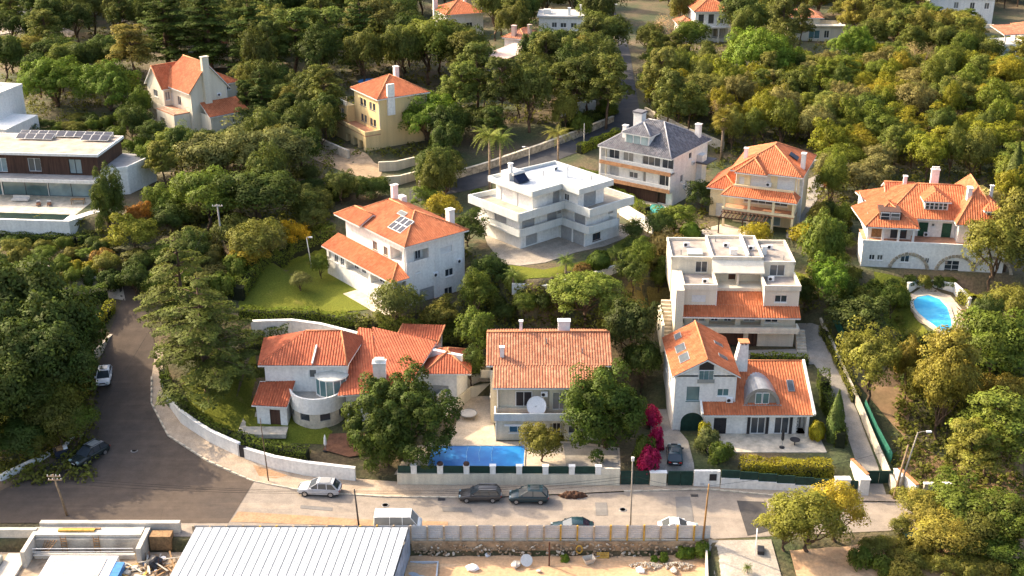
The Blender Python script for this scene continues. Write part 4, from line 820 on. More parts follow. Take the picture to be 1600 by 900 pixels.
m=MB(); m.add([(cx+1.75*math.cos(t),-.2,zb+1.75*math.sin(t)) for t in np.linspace(0,math.pi,17)],[tuple(range(17))]); m.build('dormer_glass',GLASS,dz_)
m=MB(); 
for i in range(2): m.box(cx-.85+.85*i+.03,cx+.85*i-.03,-.33,-.24,zb,zb+1.5)
f_=m.build('dormer_window',TRIM,dz_); 
for i in range(2): box('pane',GLASSB,f_,cx-.75+.85*i,cx-.1+.85*i,-.345,-.3,zb+.12,zb+1.4)
e1,e2,n=slope_frame((7.35,-1.8,EZ0),(16.2,-1.8,EZ0),(7.35,EY1,EZ1)); b.skylight(Vector((14.2,2.1,EZ0+sl_*3.9)),e1,e2,n,.8,1.7)
e1,e2,n=slope_frame((-.35,10.4,7.35),(-.35,-.4,7.35),(3.65,10.4,9.6))
for u,v,w2,h2 in ((8.6,1.5,1.5,.9),(5.3,1.4,1.9,1.3),(2.6,1.5,2.0,1.3)): b.skylight(Vector((-.35,0,7.35))+e2*(v+.5)+Vector((0,u,0)),e1,e2,n,w2,h2)
e1,e2,n=slope_frame((7.65,-.4,7.35),(7.65,10.4,7.35),(3.65,10.4,9.6))
for u in (3.0,6.5): b.skylight(Vector((7.65,0,7.35))+e2*1.9+Vector((0,u,0)),e1,e2,n,.8,1.2)
b.box('terrace',SANDS,3.5,17.3,-5.2,-.92,-.5,.1); b.columns([(15.7,-1.6)],0.1,3.0,.28)
# ---- flats
PALEC=mat('pale_cream_render',(.74,.67,.54),.85,.08,.5,streak=True)
b=Bld('apartment_block','cream flat-roofed block of flats with twin towers above a long orange canopy roof',22.0,142.6,5.0,-2,'apartment block')
b.walls(rect(.3,14.6,.9,9),0,2.5,CREAM,[(0,3.6,4.2,0,2.1,'D',{'fm':WOODD,'d':.3}),(0,8.4,1.2,0,2.1,'D',{'fm':WOODD})])
b.prism('floor_slab',CREAM,rect(0,14.8,-.6,9),2.5,2.85); b.parapet([(0.05,.8),(0.05,-.5),(14.75,-.5),(14.75,.8)],2.85,.45,CREAM,.3,name='planter')
b.walls(rect(.3,14.6,1.0,14),2.85,5.2,CREAM,[(0,1.0,1.7,3.35,1.0,'W'),(0,3.2,3.4,2.9,2.1,'O',{'d':1.2,'gm':GLASS,'n':2}),(0,7.3,2.6,2.9,2.1,'O',{'d':1.2,'n':1}),(0,10.4,1.7,3.35,1.0,'W')],base=.05)
b.roof([[(-.1,-.7,4.75),(14.9,-.7,4.75),(14.9,1.1,5.7),(-.1,1.1,5.7)],[(4.1,1.1,5.7),(10.4,1.1,5.7),(10.4,3.2,6.75),(4.1,3.2,6.75)]],[],TILE2,name='canopy_roof')
b.walls(rect(0,4.2,1.0,5.5),5.2,7.9,PALEC,[(0,1.1,1.8,6.1,1.0,'S',{'fm':SHUTW}),(1,1.0,1.2,6.1,1.0,'W')],base=0); b.walls(rect(10.4,14.8,1.0,5.5),5.2,7.9,PALEC,[(0,1.3,1.6,6.2,1.0,'W')],base=0)
for x0,x1 in ((0,4.2),(10.4,14.8)):
    b.prism('roof_terrace',mat('roof_felt',(.34,.30,.27),.95,.2,.5,5),rect(x0+.05,x1-.05,1.05,6),7.9,7.95); b.parapet([(x0,5.4),(x0,.95),(x1,.95),(x1,5.4)],7.9,.7,PALEC,.24)
b.walls(rect(4.2,10.4,3.2,5.6),5.2,7.2,CREAM,base=0,top=True)
b.walls(rect(4.1,10.6,5.6,13.5),5.2,10.3,CREAM,[(0,.6,1.3,8.3,1.0,'W',{'fm':WOODD}),(0,3.9,1.6,8.3,1.0,'W',{'fm':WOODD}),(0,2.2,1.4,7.4,1.8,'D',{'fm':WOODD})],base=0)
b.walls(rect(10.6,14.8,5.5,13.5),5.2,9.7,CREAM,[(0,1.0,2.0,8.0,1.6,'P')],base=0); b.walls(rect(-1.2,4.1,6.4,13.5),5.2,9.9,CREAM,[(0,3.2,1.6,8.0,1.6,'P')],base=0)
for i,(x0,x1,z) in enumerate(((4.1,10.6,10.3),(10.6,14.8,9.7),(-1.2,4.1,9.9))):
    b.prism('flat_roof',mat('roof_felt',(.34,.30,.27),.95,.2,.5,5),rect(x0+.06,x1-.06,5.6+.8*(i==2),13.45),z-.1,z); b.parapet([(x0+.02*i,5.6+.8*(i==2)),(x1-.02*i,5.6+.8*(i==2)),(x1-.02*i,13.5),(x0+.02*i,13.5)],z-.05,.42,PALEC,.24,closed=True)
MB().add([(4.0,3.9,9.05),(10.7,3.9,9.05),(10.7,5.58,10.25),(4.0,5.58,10.25),(4.0,3.9,8.9),(10.7,3.9,8.9),(10.7,5.58,10.1),(4.0,5.58,10.1)],[(0,1,2,3),(7,6,5,4),(0,4,5,1),(1,5,6,2),(3,7,4,0)]).build('sloping_canopy',PALEC,b.r); b.box('divider',PALEC,7.2,7.45,4.0,5.58,7.2,8.88); b.chimney(7.0,7.4,.9,.6,10,11.0); b.chimney(11.3,9.0,.6,.5,9.5,10.8); b.box('parapet_wall',WHITE,8.6,8.85,5.8,13.3,10.31,10.95); b.box('roof_hatch',GLASSL,1.0,3.0,7.0,9.2,9.91,10.4)
b.walls(rect(-1.1,-.05,-.6,6.3),0,8.4,CREAM,top=True)
m=MB()
for i in range(14): m.box(-2.4,-1.15,-1.2+.45*i,-.75+.45*i,-1,.2+.34*i)
m.build('outside_stair',SANDS,b.r); b.box('stair_wall',CREAM,-2.75,-2.42,-1.3,5.4,-1,3.8)
m=MB()
for i in range(7): m.box(14.9,16.1,-.9+.4*i,-.5+.4*i,-.5,.2+.3*i)
m.build('side_steps',SANDS,b.r)
# ---- modern white villa
b=Bld('modern_villa','stepped flat-roofed modern white villa with grey parapet bands and roller shutters',2.9,161.0,11.6,41)
g0=[(-1.2,1.2),(6.2,1.2),(6.2,-4.2),(13.2,-4.2),(13.2,8),(-1.2,9.6)]
b.walls(g0,0,2.7,WHITE,[(1,.4,2.3,0,2.1,'S'),(1,2.95,2.3,0,2.1,'S'),(2,1.6,1.6,.5,1.1,'W',{'fm':WOODD}),(0,1.0,2.2,.2,2.0,'S')])
l1=[(-2.4,-.3),(6.0,.9),(6.0,-5.6),(13.4,-5.6),(14.4,8.6),(-3,10.2)]
b.walls([(-1.6,1.0),(6.6,1.0),(6.6,-4.0),(12.9,-4.0),(12.9,8),(-1.6,9.6)],2.7,5.4,WHITE,[(0,.5,2.4,2.75,2.0,'S'),(0,5.3,1.9,2.75,2.0,'S'),(0,7.3,.8,3.7,.6,'S'),(1,2.6,2.2,2.75,2.0,'S'),(2,4.4,1.0,3.8,.9,'S'),(5,3.2,2.6,2.75,2.0,'S')],base=0)
b.walls([(.4,.5),(5.8,.5),(5.8,-3.0),(11.0,-3.0),(11.0,7.6),(.4,8.4)],5.4,8.2,WHITE,[(0,3.9,1.3,5.45,2.1,'S'),(1,.7,1.0,6.2,1.0,'W'),(2,1.2,2.4,5.45,2.1,'S'),(5,1.0,2.6,5.45,2.1,'S',{'fm':SHUTW}),(5,4.6,2.6,5.45,2.1,'S',{'fm':SHUTW})],base=0)
b.prism('lower_slab',WHITE,[(-2.2,.2),(5.9,.2),(5.9,-5.2),(11.8,-5.2),(11.8,-4.0),(13.0,-4.0),(13.0,8),(-2.6,9.8)],2.55,2.72); b.parapet([(-2.2,6.5),(-2.2,.2),(5.9,.2),(5.9,-5.2),(11.4,-5.2),(11.4,-4.1)],2.3,1.15,BAND,.22)
b.prism('middle_slab',ROOFB,[(-3,-.5),(5.7,-.5),(5.7,-5.6),(14.4,-5.6),(14.4,8.6),(-3,10.4)],5.1,5.42); b.parapet([(-3,10.4),(-3,-.5),(5.7,-.5),(5.7,-5.6),(14.4,-5.6),(14.4,8.6)],5.0,1.2,BAND,.24,closed=True)
b.prism('terrace_paving',mat('terrace_stone',(.42,.36,.29),.9,.15,.8),[(-2.8,-.3),(.35,-.3),(.35,10.2),(-2.8,10.2)],5.43,5.47); b.prism('terrace_paving',MATS['terrace_stone'],[(5.9,-5.4),(14.2,-5.4),(14.2,8.4),(11.1,8.4),(11.1,-3.05),(5.9,-3.05)],5.43,5.47)
b.prism('flat_roof',ROOFB,[(-.4,-.4),(5.2,-.4),(5.2,-3.9),(11.8,-3.9),(11.8,8.2),(-.4,9.0)],8.1,8.42); b.parapet([(-.4,9.0),(-.4,-.4),(5.2,-.4),(5.2,-3.9),(11.8,-3.9),(11.8,8.2)],8.0,.85,BAND,.24,closed=True)
b.box('roof_hut',WHITE,1.0,3.4,6.2,8.0,8.43,9.6); b.chimney(1.6,6.6,.5,.5,9.6,10.8); b.chimney(8.6,2.2,.3,.3,8.4,10.0)
m=MB(); m.add([(1.0,4.0,8.6),(3.0,4.0,8.6),(3.0,5.2,9.6),(1.0,5.2,9.6),(1.0,5.2,8.5),(3.0,5.2,8.5)],[(0,1,2,3),(0,3,4),(1,5,2),(5,4,3,2)]); s_=m.build('solar_heater',SOLAR,b.r); MB().tube([(.9,5.3,9.65),(3.1,5.3,9.65)],.24,10).build('water_tank',METAL,s_)
b.prism('paved_court',road_mat('court_paving',(.38,.33,.27),(.30,.265,.22),(.42,.36,.29),5,.3),[b.loc(x,y,.06) for x,y in [(748,342),(762,382),(786,412),(812,415),(852,410),(900,394),(945,384),(992,366),(975,352),(900,330),(800,300)]],-.5,.06)
# ---- dark slate roofed house
b=Bld('tall_house','white three-storey house with dark slate hipped roof, timber-edged balconies and a dormer',25.2,180.4,11.0,55)
b.walls(rect(.6,12.2,.6,12.6),0,8.2,WHITE,[(3,.4,1.9,6.0,2.0,'P'),(3,3.0,1.9,6.0,2.0,'P'),(3,6.5,3.2,6.0,2.0,'P'),(3,10.0,2.0,6.0,2.0,'P'),(3,.7,1.6,3.2,1.9,'D',{'fm':GREYW}),(3,4.2,1.6,3.4,1.0,'W'),(3,6.7,.6,3.1,1.9,'W',{'n':1}),(3,9.6,2.2,3.1,2.0,'P'),(3,2.2,1.6,.5,1.6,'W',{'gm':GLASS}),(3,8.4,2.6,.2,1.9,'D',{'fm':WOODD}),(0,2.6,1.0,3.2,1.2,'W'),(0,5.2,1.0,6.4,1.0,'W',{'n':1}),(0,8.6,1.0,3.4,1.0,'W')])
for z,t in ((5.55,'upper_balcony'),(2.75,'lower_balcony')):
    b.prism(t,WHITE,rect(-.9,.62,.2,13.0),z-.2,z+.05); b.box('balcony_edge',mat('balcony_timber',(.42,.22,.11),.7,.2,2),-1.02,-.9,.2,13.0,z-.18,z+.42); b.railing([(-.95,.2),(-.95,13)],z+.3,.65,WHITEP)
b.box('end_wall',WHITE,-1.0,.6,12.75,13.05,0,8.2); b.box('end_wall',WHITE,-1.0,.6,.2,.45,2.6,5.6)
b.prism('ground_plinth',WOODD,rect(.45,.58,3,12.4),0,2.4)
b.hip(-.6,12.2,.6,12.8,8.2,3.6,'y',.5,5.2,5.2,mt=SLATE,cm=SCAP,pitch=.3)
dm=b.box('dormer',WHITE,.6,4.0,5.0,9.4,8.6,10.7); 
for i in range(3): box('dormer_window',GLASSL,dm,.53,.62,5.3+1.35*i,6.4+1.35*i,9.0,10.4)
b.roof([[(.2,9.8,10.7),(.2,4.6,10.7),(2.6,7.2,12.1)],[(.2,4.6,10.7),(5.0,4.6,10.7),(2.6,7.2,12.1)],[(5.0,9.8,10.7),(.2,9.8,10.7),(2.6,7.2,12.1)]],[((.2,4.6,10.7),(2.6,7.2,12.1)),((.2,9.8,10.7),(2.6,7.2,12.1))],SLATE,SCAP,'dormer_roof')
b.chimney(1.6,9.9,.7,.7,8.4,11.4); b.chimney(10.2,1.4,.8,.8,8.2,11.0); b.chimney(7,10.4,1.5,1.5,9.4,12.2,WHITE); b.box('roof_lantern',SLATE,6.1,7.9,9.5,11.3,12.34,12.6)
b.walls(rect(12.2,14.4,2.5,8.5),0,5.0,WHITE,[(0,.6,1.0,1.2,1.1,'W')]); b.prism('porch_canopy',SLATE,rect(8.2,12.0,-1.4,.6),5.2,5.4); b.box('flue_wall',WHITE,8.6,10.2,-.4,.59,0,6.5)
b.prism('terrace',SANDS,rect(-7,.4,-1.5,13),-.4,.1)
# ---- yellow house on the right
b=Bld('house','pale yellow house with tiered orange hipped roofs, columned porch and a long timber pergola',32.6,173.6,11.0,-22)
b.walls(rect(.6,9.8,1.2,12),0,8.3,PALEY,[(0,.5,.8,6.0,1.2,'S',{'fm':SHUTW}),(0,2.2,3.0,5.9,1.9,'S',{'fm':SHUTW}),(0,6.2,2.6,5.9,1.9,'S',{'fm':SHUTW}),(0,1.4,6.6,3.3,1.0,'W',{'n':6}),(1,2,1,6,1.2,'W'),(0,1.2,2.6,.1,2.1,'P',{'fm':TRIM,'gm':GLASSL}),(0,4.6,2.6,.1,2.1,'P',{'gm':GLASSL})])
b.hip(.2,10.2,.8,12.4,8.3,2.9,'y',.4,mt=TILE2); b.hip(1.0,5.2,-.2,3.2,8.3,1.7,'y',.3,2.2,0.0,mt=TILE2,name='front_roof')
b.roof([[(-.8,-1.9,5.0),(10.4,-1.9,5.0),(9.2,.4,5.9),(.4,.4,5.9)],[(10.4,-1.9,5.0),(10.4,1.3,5.0),(9.2,1.3,5.9),(9.2,.4,5.9)],[(-.8,1.3,5.0),(-.8,-1.9,5.0),(.4,.4,5.9),(.4,1.3,5.9)]],[((10.4,-1.9,5.0),(9.2,.4,5.9)),((-.8,-1.9,5.0),(.4,.4,5.9))],TILE2,name='porch_roof')
b.parapet([(.6,.3),(9.4,.3)],5.7,.5,PALEY); b.columns([(-.3,-1.5),(3.4,-1.5),(7.0,-1.5),(9.9,-1.5)],0,4.9,.35,PALEY); b.prism('balcony_floor',TERR,rect(-.5,10.1,-1.7,1.2),2.55,2.75); b.parapet([(-.5,-1.65),(10.1,-1.65)],2.75,.35,PALEY,.2,name='balcony_parapet')
b.box('side_wall',PALEY,9.75,10.05,-1.7,1.2,0,4.9)
b.walls(rect(-3.4,.6,2.5,9),0,4.6,PALEY,[(0,1.0,1.3,.1,2.1,'S',{'fm':SHUTW})]); b.hip(-3.6,.6,2.3,9.2,4.6,1.6,'y',.3,2.2,0.0,mt=TILE3,name='annex_roof')
b.chimney(9.9,4.0,.6,.9,0,10.9,WHITE); b.chimney(1.2,4.6,.55,.55,8,10.6); e1,e2,n=slope_frame((10.2,.8,8.3),(10.2,12.4,8.3),(5.2,6,11.2)); b.skylight(Vector((8.2,5.6,9.85)),e1,e2,n,1.7,1.5,DARK)
p=empty('pergola',(b.x,b.y,b.z),R(-22),'dark timber pergola standing in front of the pale yellow house','pergola')
for i in range(13): box('rafter',WOODD,p,-.2+.55*i,-.08+.55*i,-4.9,-1.75,2.5,2.66)
for q in (-4.5,-2.0): box('beam',WOODD,p,-.6,7.0,q-.08,q+.08,2.34,2.49)
for q in (-.3,3.2,6.6): box('post',WOODD,p,q-.08,q+.08,-4.58,-4.42,-.5,2.33)
# ---- house above the stone arches
b=Bld('arcade_house','large white house with sprawling orange roofs, green shutters and stone arches under its terrace',49.6,159.2,10.0,-8)
b.walls(rect(-.5,18.6,-.6,4),-1,3.4,WHITE,[(0,1.0,.8,1.0,.8,'W'),(0,2.1,.8,1.0,.8,'W'),(0,5.3,1.2,.9,1.1,'W'),(0,8.6,.6,.9,.8,'W'),(0,11.3,2.0,-.5,2.0,'P',{'bars':3}),(0,14.9,.6,.6,.8,'W')],base=3,top=True)
for cx in (6.0,12.3,17.2):
    rr=2.6
    for i in range(17):
        t=math.pi*(i+.5)/17; m=MB(); c0=Vector((cx+rr*math.cos(t),-.66,-.4+rr*math.sin(t))); d=Vector((-math.sin(t),0,math.cos(t))); ln=math.pi*rr/17*.45*random.uniform(.85,1); th=random.uniform(.36,.5)
        m.obox(c0-d*ln,c0+d*ln,.16+random.uniform(0,.05),th,(math.cos(t),0,math.sin(t))); m.build('arch_stone',STONE,b.r)
b.prism('terrace_floor',TERR,rect(-.4,18.5,-.5,5),3.41,3.5); b.parapet([(-.5,-.5),(18.6,-.5)],3.42,.5,WHITE,.2)
b.walls(rect(.2,17.6,3.2,13),3.4,6.6,WHITE,[(0,7.2,1.3,3.5,2.1,'D',{'fm':GREEN}),(0,10.4,1.3,3.5,2.1,'D',{'fm':GREEN}),(0,8.9,.5,5.0,.5,'W',{'n':1})],base=0)
b.walls(rect(12.4,17.5,1.2,3.3),3.4,6.4,WHITE,[(0,1.6,1.3,4.1,1.3,'D',{'fm':GREEN}),(0,4.2,.9,3.6,1.9,'D',{'fm':GREEN})],base=0)
b.columns([(.2,.4),(2.2,.4),(4.3,.4),(6.3,.4)],3.5,5.7,.3); b.walls(rect(.2,6.2,1.6,3.3),3.4,5.7,WHITE,[(0,.6,1.4,3.6,1.7,'D',{'fm':WOOD}),(0,3.2,2.2,3.6,1.7,'P',{'fm':WOODD})],base=0)
b.roof([[(-.4,-.2,5.75),(6.9,-.2,5.75),(3.2,4.3,7.9)],[(6.9,-.2,5.75),(6.9,6.5,7.0),(3.2,4.3,7.9)],[(-1.6,7.0,6.2),(-.4,-.2,5.75),(3.2,4.3,7.9),(3.0,7.0,7.9)]],[((-.4,-.2,5.75),(3.2,4.3,7.9)),((6.9,-.2,5.75),(3.2,4.3,7.9))],TILE2,name='wing_roof')
b.roof([[(2.5,2.4,6.35),(18.2,2.4,6.35),(13.6,8.4,9.6),(7.4,8.4,9.6)],[(18.2,13.6,6.35),(.5,13.6,6.35),(7.4,8.4,9.6),(13.6,8.4,9.6)],[(-.3,13.6,6.35),(2.5,2.4,6.35),(7.4,8.4,9.6)]],[((7.4,8.4,9.6),(13.6,8.4,9.6)),((2.5,2.4,6.35),(7.4,8.4,9.6)),((.5,13.6,6.35),(7.4,8.4,9.6))],TILE2)
pl,cp=hip_planes(11.9,18.3,.7,13.8,6.3,4.3,'y',4.6,3.2); b.roof(pl,cp,TILE2,name='cross_roof')
for x0,x1,y0,zb,nm in ((8.0,11.2,4.0,7.3,5),(15.9,17.7,2.0,6.9,3),(1.6,4.5,1.2,6.35,2)):
    d_=b.box('dormer',WHITE if nm>2 else WOODD,x0,x1,y0,y0+3,zb-.6,zb+1.25); 
    for i in range(nm): 
        q=box('dormer_window',TRIM,d_,x0+.1+(x1-x0-.2)*i/nm,x0+.1+(x1-x0-.2)*(i+.92)/nm,y0-.06,y0-.01,zb+.02,zb+1.15); w=(x1-x0-.2)/nm
        for k in range(2): box('pane',GLASS,q,x0+.16+(x1-x0-.2)*i/nm,x0+.04+(x1-x0-.2)*(i+.92)/nm,y0-.075,y0-.05,zb+.08+.52*k,zb+.52+.52*k)
    if nm>2: b.roof([[(x0-.35,y0-.4,zb+1.25),(x1+.35,y0-.4,zb+1.25),((x0+x1)/2,y0+1.4,zb+2.3)],[(x1+.35,y0-.4,zb+1.25),(x1+.35,y0+3.5,zb+1.25),((x0+x1)/2,y0+3.8,zb+2.3),((x0+x1)/2,y0+1.4,zb+2.3)],[(x0-.35,y0+3.5,zb+1.25),(x0-.35,y0-.4,zb+1.25),((x0+x1)/2,y0+1.4,zb+2.3),((x0+x1)/2,y0+3.8,zb+2.3)]],[],TILE2,name='dormer_roof')
b.chimney(10.2,10.6,1.1,.6,8.8,11.1,WHITE,True,4); b.chimney(13.9,4.6,.6,.9,7.2,10.5,WHITE); b.chimney(18.2,10,.4,.4,6,9.2); b.chimney(6.2,11.0,.5,.5,7,9.8)
b.hip(3.6,7.4,9.5,13,7.6,1.2,'x',.3,0.0,0.0,mt=TILE3,name='rear_dormer_roof')
# ---- white house with the round terrace
b=Bld('villa','white villa with round glazed terrace and rambling orange roofs inside the curved wall',-30.0,130.8,2.0,0)
b.walls(rect(.3,10.2,-.2,7),0,6.7,WHITE,[(0,5.3,.9,4.8,1.1,'W',{'n':1})]); 
b.roof([[(-.4,-.6,6.65),(10.3,-.6,6.65),(9.0,4.8,8.7),(4.6,4.8,8.7)],[(-1.2,7.4,6.5),(-.4,-.6,6.65),(4.6,4.8,8.7)],[(10.3,-.6,6.65),(11.6,7.4,6.65),(9.0,4.8,8.7)],[(11.6,7.4,6.65),(-1.2,7.4,6.5),(4.6,4.8,8.7),(9.0,4.8,8.7)]],[((10.3,-.6,6.65),(9,4.8,8.7)),((4.6,4.8,8.7),(9.0,4.8,8.7))],TILE3)
MB().obox((6.1,-.5,6.8),(6.3,2.3,7.9),.18,.4).build('verge_wall',WHITE,b.r)
b.walls([(-.5,-2.9),(3.2,-3.4),(3.2,-.1),(-.5,-.1)],0,2.9,WHITE,[(0,1.6,1.3,0,2.1,'D',{'fm':WOODD})]); b.roof([[(-.9,-3.5,2.85),(3.4,-4.0,2.85),(3.9,-.2,4.4),(-.4,-.2,4.4)]],[],TILE3,name='side_roof')
cx,cy,rr=6.6,-.8,3.35; arc=[(cx+rr*math.cos(t),cy+rr*math.sin(t)) for t in np.linspace(math.pi,2*math.pi,17)]
m=MB(); N=len(arc)
for i in range(N-1):
    a,c=arc[i],arc[i+1]; m.quad((a[0],a[1],1.9),(c[0],c[1],1.9),(c[0],c[1],3.95),(a[0],a[1],3.95)); s1=.93; p=lambda q:(cx+(q[0]-cx)*s1,cy+(q[1]-cy)*s1)
    m.quad((a[0],a[1],3.95),(c[0],c[1],3.95),p(c)+(3.95,),p(a)+(3.95,)); m.quad(p(c)+(2.9,),p(a)+(2.9,),p(a)+(3.95,),p(c)+(3.95,)); m.quad(p(a)+(1.9,),p(c)+(1.9,),(c[0],c[1],1.9),(a[0],a[1],1.9))
m.build('round_parapet',WHITE,b.r); b.prism('terrace_floor',CONC,[(cx+(x-cx)*.93,cy+(y-cy)*.93) for x,y in arc]+[(9.9,.0),(3.3,.0)],2.7,2.95)
for i in range(0,16):
    a,c=arc[i],arc[i+1]; q=lambda p,s:(cx+(p[0]-cx)*s,cy+(p[1]-cy)*s)
    if i in (1,2,5,6,9,10,13,14):
        if i%2==(1 if i<12 else 1): 
            e=arc[min(i+2,16)]; MB().prism([q(a,.90),q(a,.93),q(e,.93),q(e,.90)][::-1],.9,1.9).build('curved_window',GLASS,b.r); MB().prism([q(a,.93),q(a,.985),q(e,.985),q(e,.93)][::-1],.78,.9).build('window_sill',SANDS,b.r)
    else: MB().prism([q(a,.9),q(a,.97),q(c,.97),q(c,.9)][::-1],-.6,1.9).build('stone_pier',SANDS,b.r)
MB().prism([(cx+(x-cx)*.965,cy+(y-cy)*.965) for x,y in arc],-.6,.78).build('stone_base',SANDS,b.r)
m=MB(); ca=[(8.3+2.0*math.cos(t),-.25+1.9*math.sin(t)) for t in np.linspace(math.pi,2*math.pi,8)]
cn=empty('conservatory_group',(0,0,0)); bpy.data.objects.remove(cn)
fr_=MB(); gl=[]
for i in range(7):
    a,c=ca[i],ca[i+1]; fr_.obox((a[0],a[1],2.95),(a[0],a[1],5.3),.1,.1,(1,0,0)); fr_.obox((a[0],a[1],5.3),(c[0],c[1],5.3),.1,.12); fr_.obox((a[0],a[1],3.1),(c[0],c[1],3.1),.08,.2)
cons=fr_.build('conservatory',TRIM,b.r)
for i in range(7):
    a,c=ca[i],ca[i+1]; MB().add([(a[0],a[1],3.1),(c[0],c[1],3.1),(c[0],c[1],5.25),(a[0],a[1],5.25)],[(0,1,2,3)]).build('pane',GLASSB,cons)
    MB().add([(a[0]*1.04-8.3*.04,a[1]*1.04,5.38),(c[0]*1.04-8.3*.04,c[1]*1.04,5.38),(8.3,-.1,5.85)],[(0,1,2)]).build('roof_panel',mat('conservatory_roof',(.55,.55,.50),.5,.1,2),cons)
# main lower roofs
b.walls([(10.2,-2.6),(16.4,-1.0),(20.2,6.6),(10.2,7)],0,4.2,WHITE,[(0,2.0,1.6,1.2,1.2,'W'),(1,2.0,1.6,1.0,1.2,'W')])
b.roof([[(9.4,-3.6,4.15),(13.6,-2.9,4.15),(13.4,3.5,5.9),(12.2,8.6,6.6),(10.6,8.8,6.6)],[(13.6,-2.9,4.15),(17.6,-1.2,4.15),(20.6,7.0,6.2),(12.2,8.6,6.6),(13.4,3.5,5.9)]],[((13.4,3.5,5.95),(12.2,8.6,6.6)),((12.2,8.6,6.65),(20.6,7.0,6.25))],TILE3,name='hall_roof')
c_=b.chimney(14.1,-.2,1.5,1.1,3.6,6.9,WHITE); box('chimney_hood',WHITE,c_,13.55,14.65,-.6,.2,7.04,7.4)
b.walls([(17.6,3.0),(23.2,2.4),(24.4,4.6),(24.4,8.5),(17.6,8.8)],0,4.2,WHITE,[(0,1.4,3.2,0,2.3,'S')])
b.hip(19.4,24.7,2.3,8.4,4.2,1.7,'y',.3,2.9,2.9,mt=TILE3,name='garage_roof')
b.roof([[(15.0,7.6,5.6),(20.6,7.3,5.6),(21.4,11,6.6),(16,11.4,6.6)]],[((15.0,7.6,5.6),(16,11.4,6.6)),((20.6,7.3,5.6),(21.4,11,6.6))],TILE3,name='rear_roof'); b.walls(rect(15.4,21,7.8,11.2),0,5.5,WHITE)
e1,e2,n=slope_frame((9.4,-3.6,4.15),(13.6,-2.9,4.15),(12.2,8.6,6.6)); b.skylight(Vector((11.0,2.6,5.55)),e1,e2,n,.9,1.1)
b.prism('patio',SANDS,[(-2.5,-5.5),(3.3,-5.5),(3.3,0),(-2.5,0)],-.5,.05)
# ---- modern left house with timber upper floor
b=Bld('modern_house','flat-roofed modern house with dark timber upper storey, rooftop solar panels and glass ground floor',-63.0,175.6,14.0,-5)
b.walls(rect(-24,-.4,1.0,11),0,3.2,WHITE,[(0,1,7.4,.05,2.6,'P',{'n':3,'fm':DARK,'gm':GLASSB}),(0,8.6,7.2,.05,2.6,'P',{'n':2,'fm':DARK,'gm':GLASSB}),(0,15.9,7.2,.05,2.6,'P',{'n':2,'fm':DARK,'gm':GLASSL})])
b.prism('floor_slab',WHITE,rect(-24,.6,-1.4,11.2),3.0,3.5); b.prism('gravel_roof',ROOFG,rect(-23.8,.4,-1.2,1.0),3.51,3.56)
b.walls(rect(-24,.2,1.2,10.6),3.5,6.6,WOODD,[(0,8.0,1.8,3.7,2.2,'P',{'gm':GLASSL}),(0,13.2,2.0,3.9,2.1,'P',{'fm':TRIM,'gm':GLASS}),(0,19.6,2.0,3.7,2.3,'P',{'fm':DARK,'gm':GLASSL})],base=0)
b.prism('roof_slab',WHITE,rect(-24,.6,.6,11),6.6,7.0); b.prism('gravel_roof',mat('roof_gravel',(.40,.34,.28),.95,.2,.6,5),rect(-23.7,.3,.9,10.7),7.01,7.05)
for j in range(2):
    for i in range(10):
        x=-15.6+1.5*i+.3*j; y=7.2+1.7*(1-j)*1.0-.2; 
        if j and 4<=i<=6: continue
        m=MB(); m.add([(x,y,7.3),(x+1.44,y,7.3),(x+1.44,y+1.5,7.8),(x,y+1.5,7.8)],[(0,1,2,3)]); m.add([(x,y+1.5,7.06),(x+1.44,y+1.5,7.06),(x+1.44,y+1.5,7.78),(x,y+1.5,7.78)],[(3,2,1,0)]); pn=m.build('solar_panel',TRIM,b.r)
        m=MB(); m.add([(x+.06,y+.06,7.34),(x+1.38,y+.06,7.34),(x+1.38,y+1.44,7.8),(x+.06,y+1.44,7.8)],[(0,1,2,3)]); m.build('solar_cells',SOLAR,pn)
b.walls([(-.4,1.5),(3.8,3.2),(5.6,10.0),(-.4,11)],0,4.2,WHITE,[(1,2.8,2.6,-2.2,2.0,'P',{'fm':DARK})],base=4); b.prism('side_roof',ROOFG,[(-.2,1.8),(3.6,3.4),(5.3,9.8),(-.2,10.8)],4.0,4.22); b.parapet([(.6,1.6),(3.8,3.2),(5.6,10.0)],3.9,.55,WHITE,.22)
b.prism('terrace',SANDS,rect(-24,-.6,-7.6,1.0),-.6,.04); b.prism('pool_wall',WHITE,[(-24,-9.9),(-.4,-9.7),(2.4,-5.2),(1.6,-3.8),(-.7,-7.6),(-24,-7.6)],-4,.05)
b.prism('pool_water',water_mat('dark_water',(.006,.02,.018),(.015,.04,.03)),rect(-12.6,-1.4,-9.3,-6.9),.06,.075)
for i in range(2): 
    l=empty('sun_lounger',(b.x-8.2+1.6*i,b.y-2.3,b.z+.05),R(20),('left' if i==0 else 'right')+' of two timber sun loungers on the terrace of the timber-clad house','sun lounger','terrace loungers'); box('seat',DECK,l,-.3,.3,-.9,.4,.22,.3); box('backrest',CUSH,l,-.28,.28,.3,.95,.31,.45)
    for q in ((-.25,-.8),(.25,-.8),(-.25,.35),(.25,.35)): box('leg',DECK,l,q[0]-.03,q[0]+.03,q[1]-.03,q[1]+.03,0,.22)
t_=empty('garden_table',(b.x-2.4,b.y-1.8,b.z+.05),0,'pale timber table with benches at the right end of the left terrace','table'); box('tabletop',WOOD,t_,-1,1,-.45,.45,.7,.76)
for q in ((-.9,-.35),(.9,-.35),(-.9,.35),(.9,.35)): box('leg',WOOD,t_,q[0]-.04,q[0]+.04,q[1]-.04,q[1]+.04,0,.7)
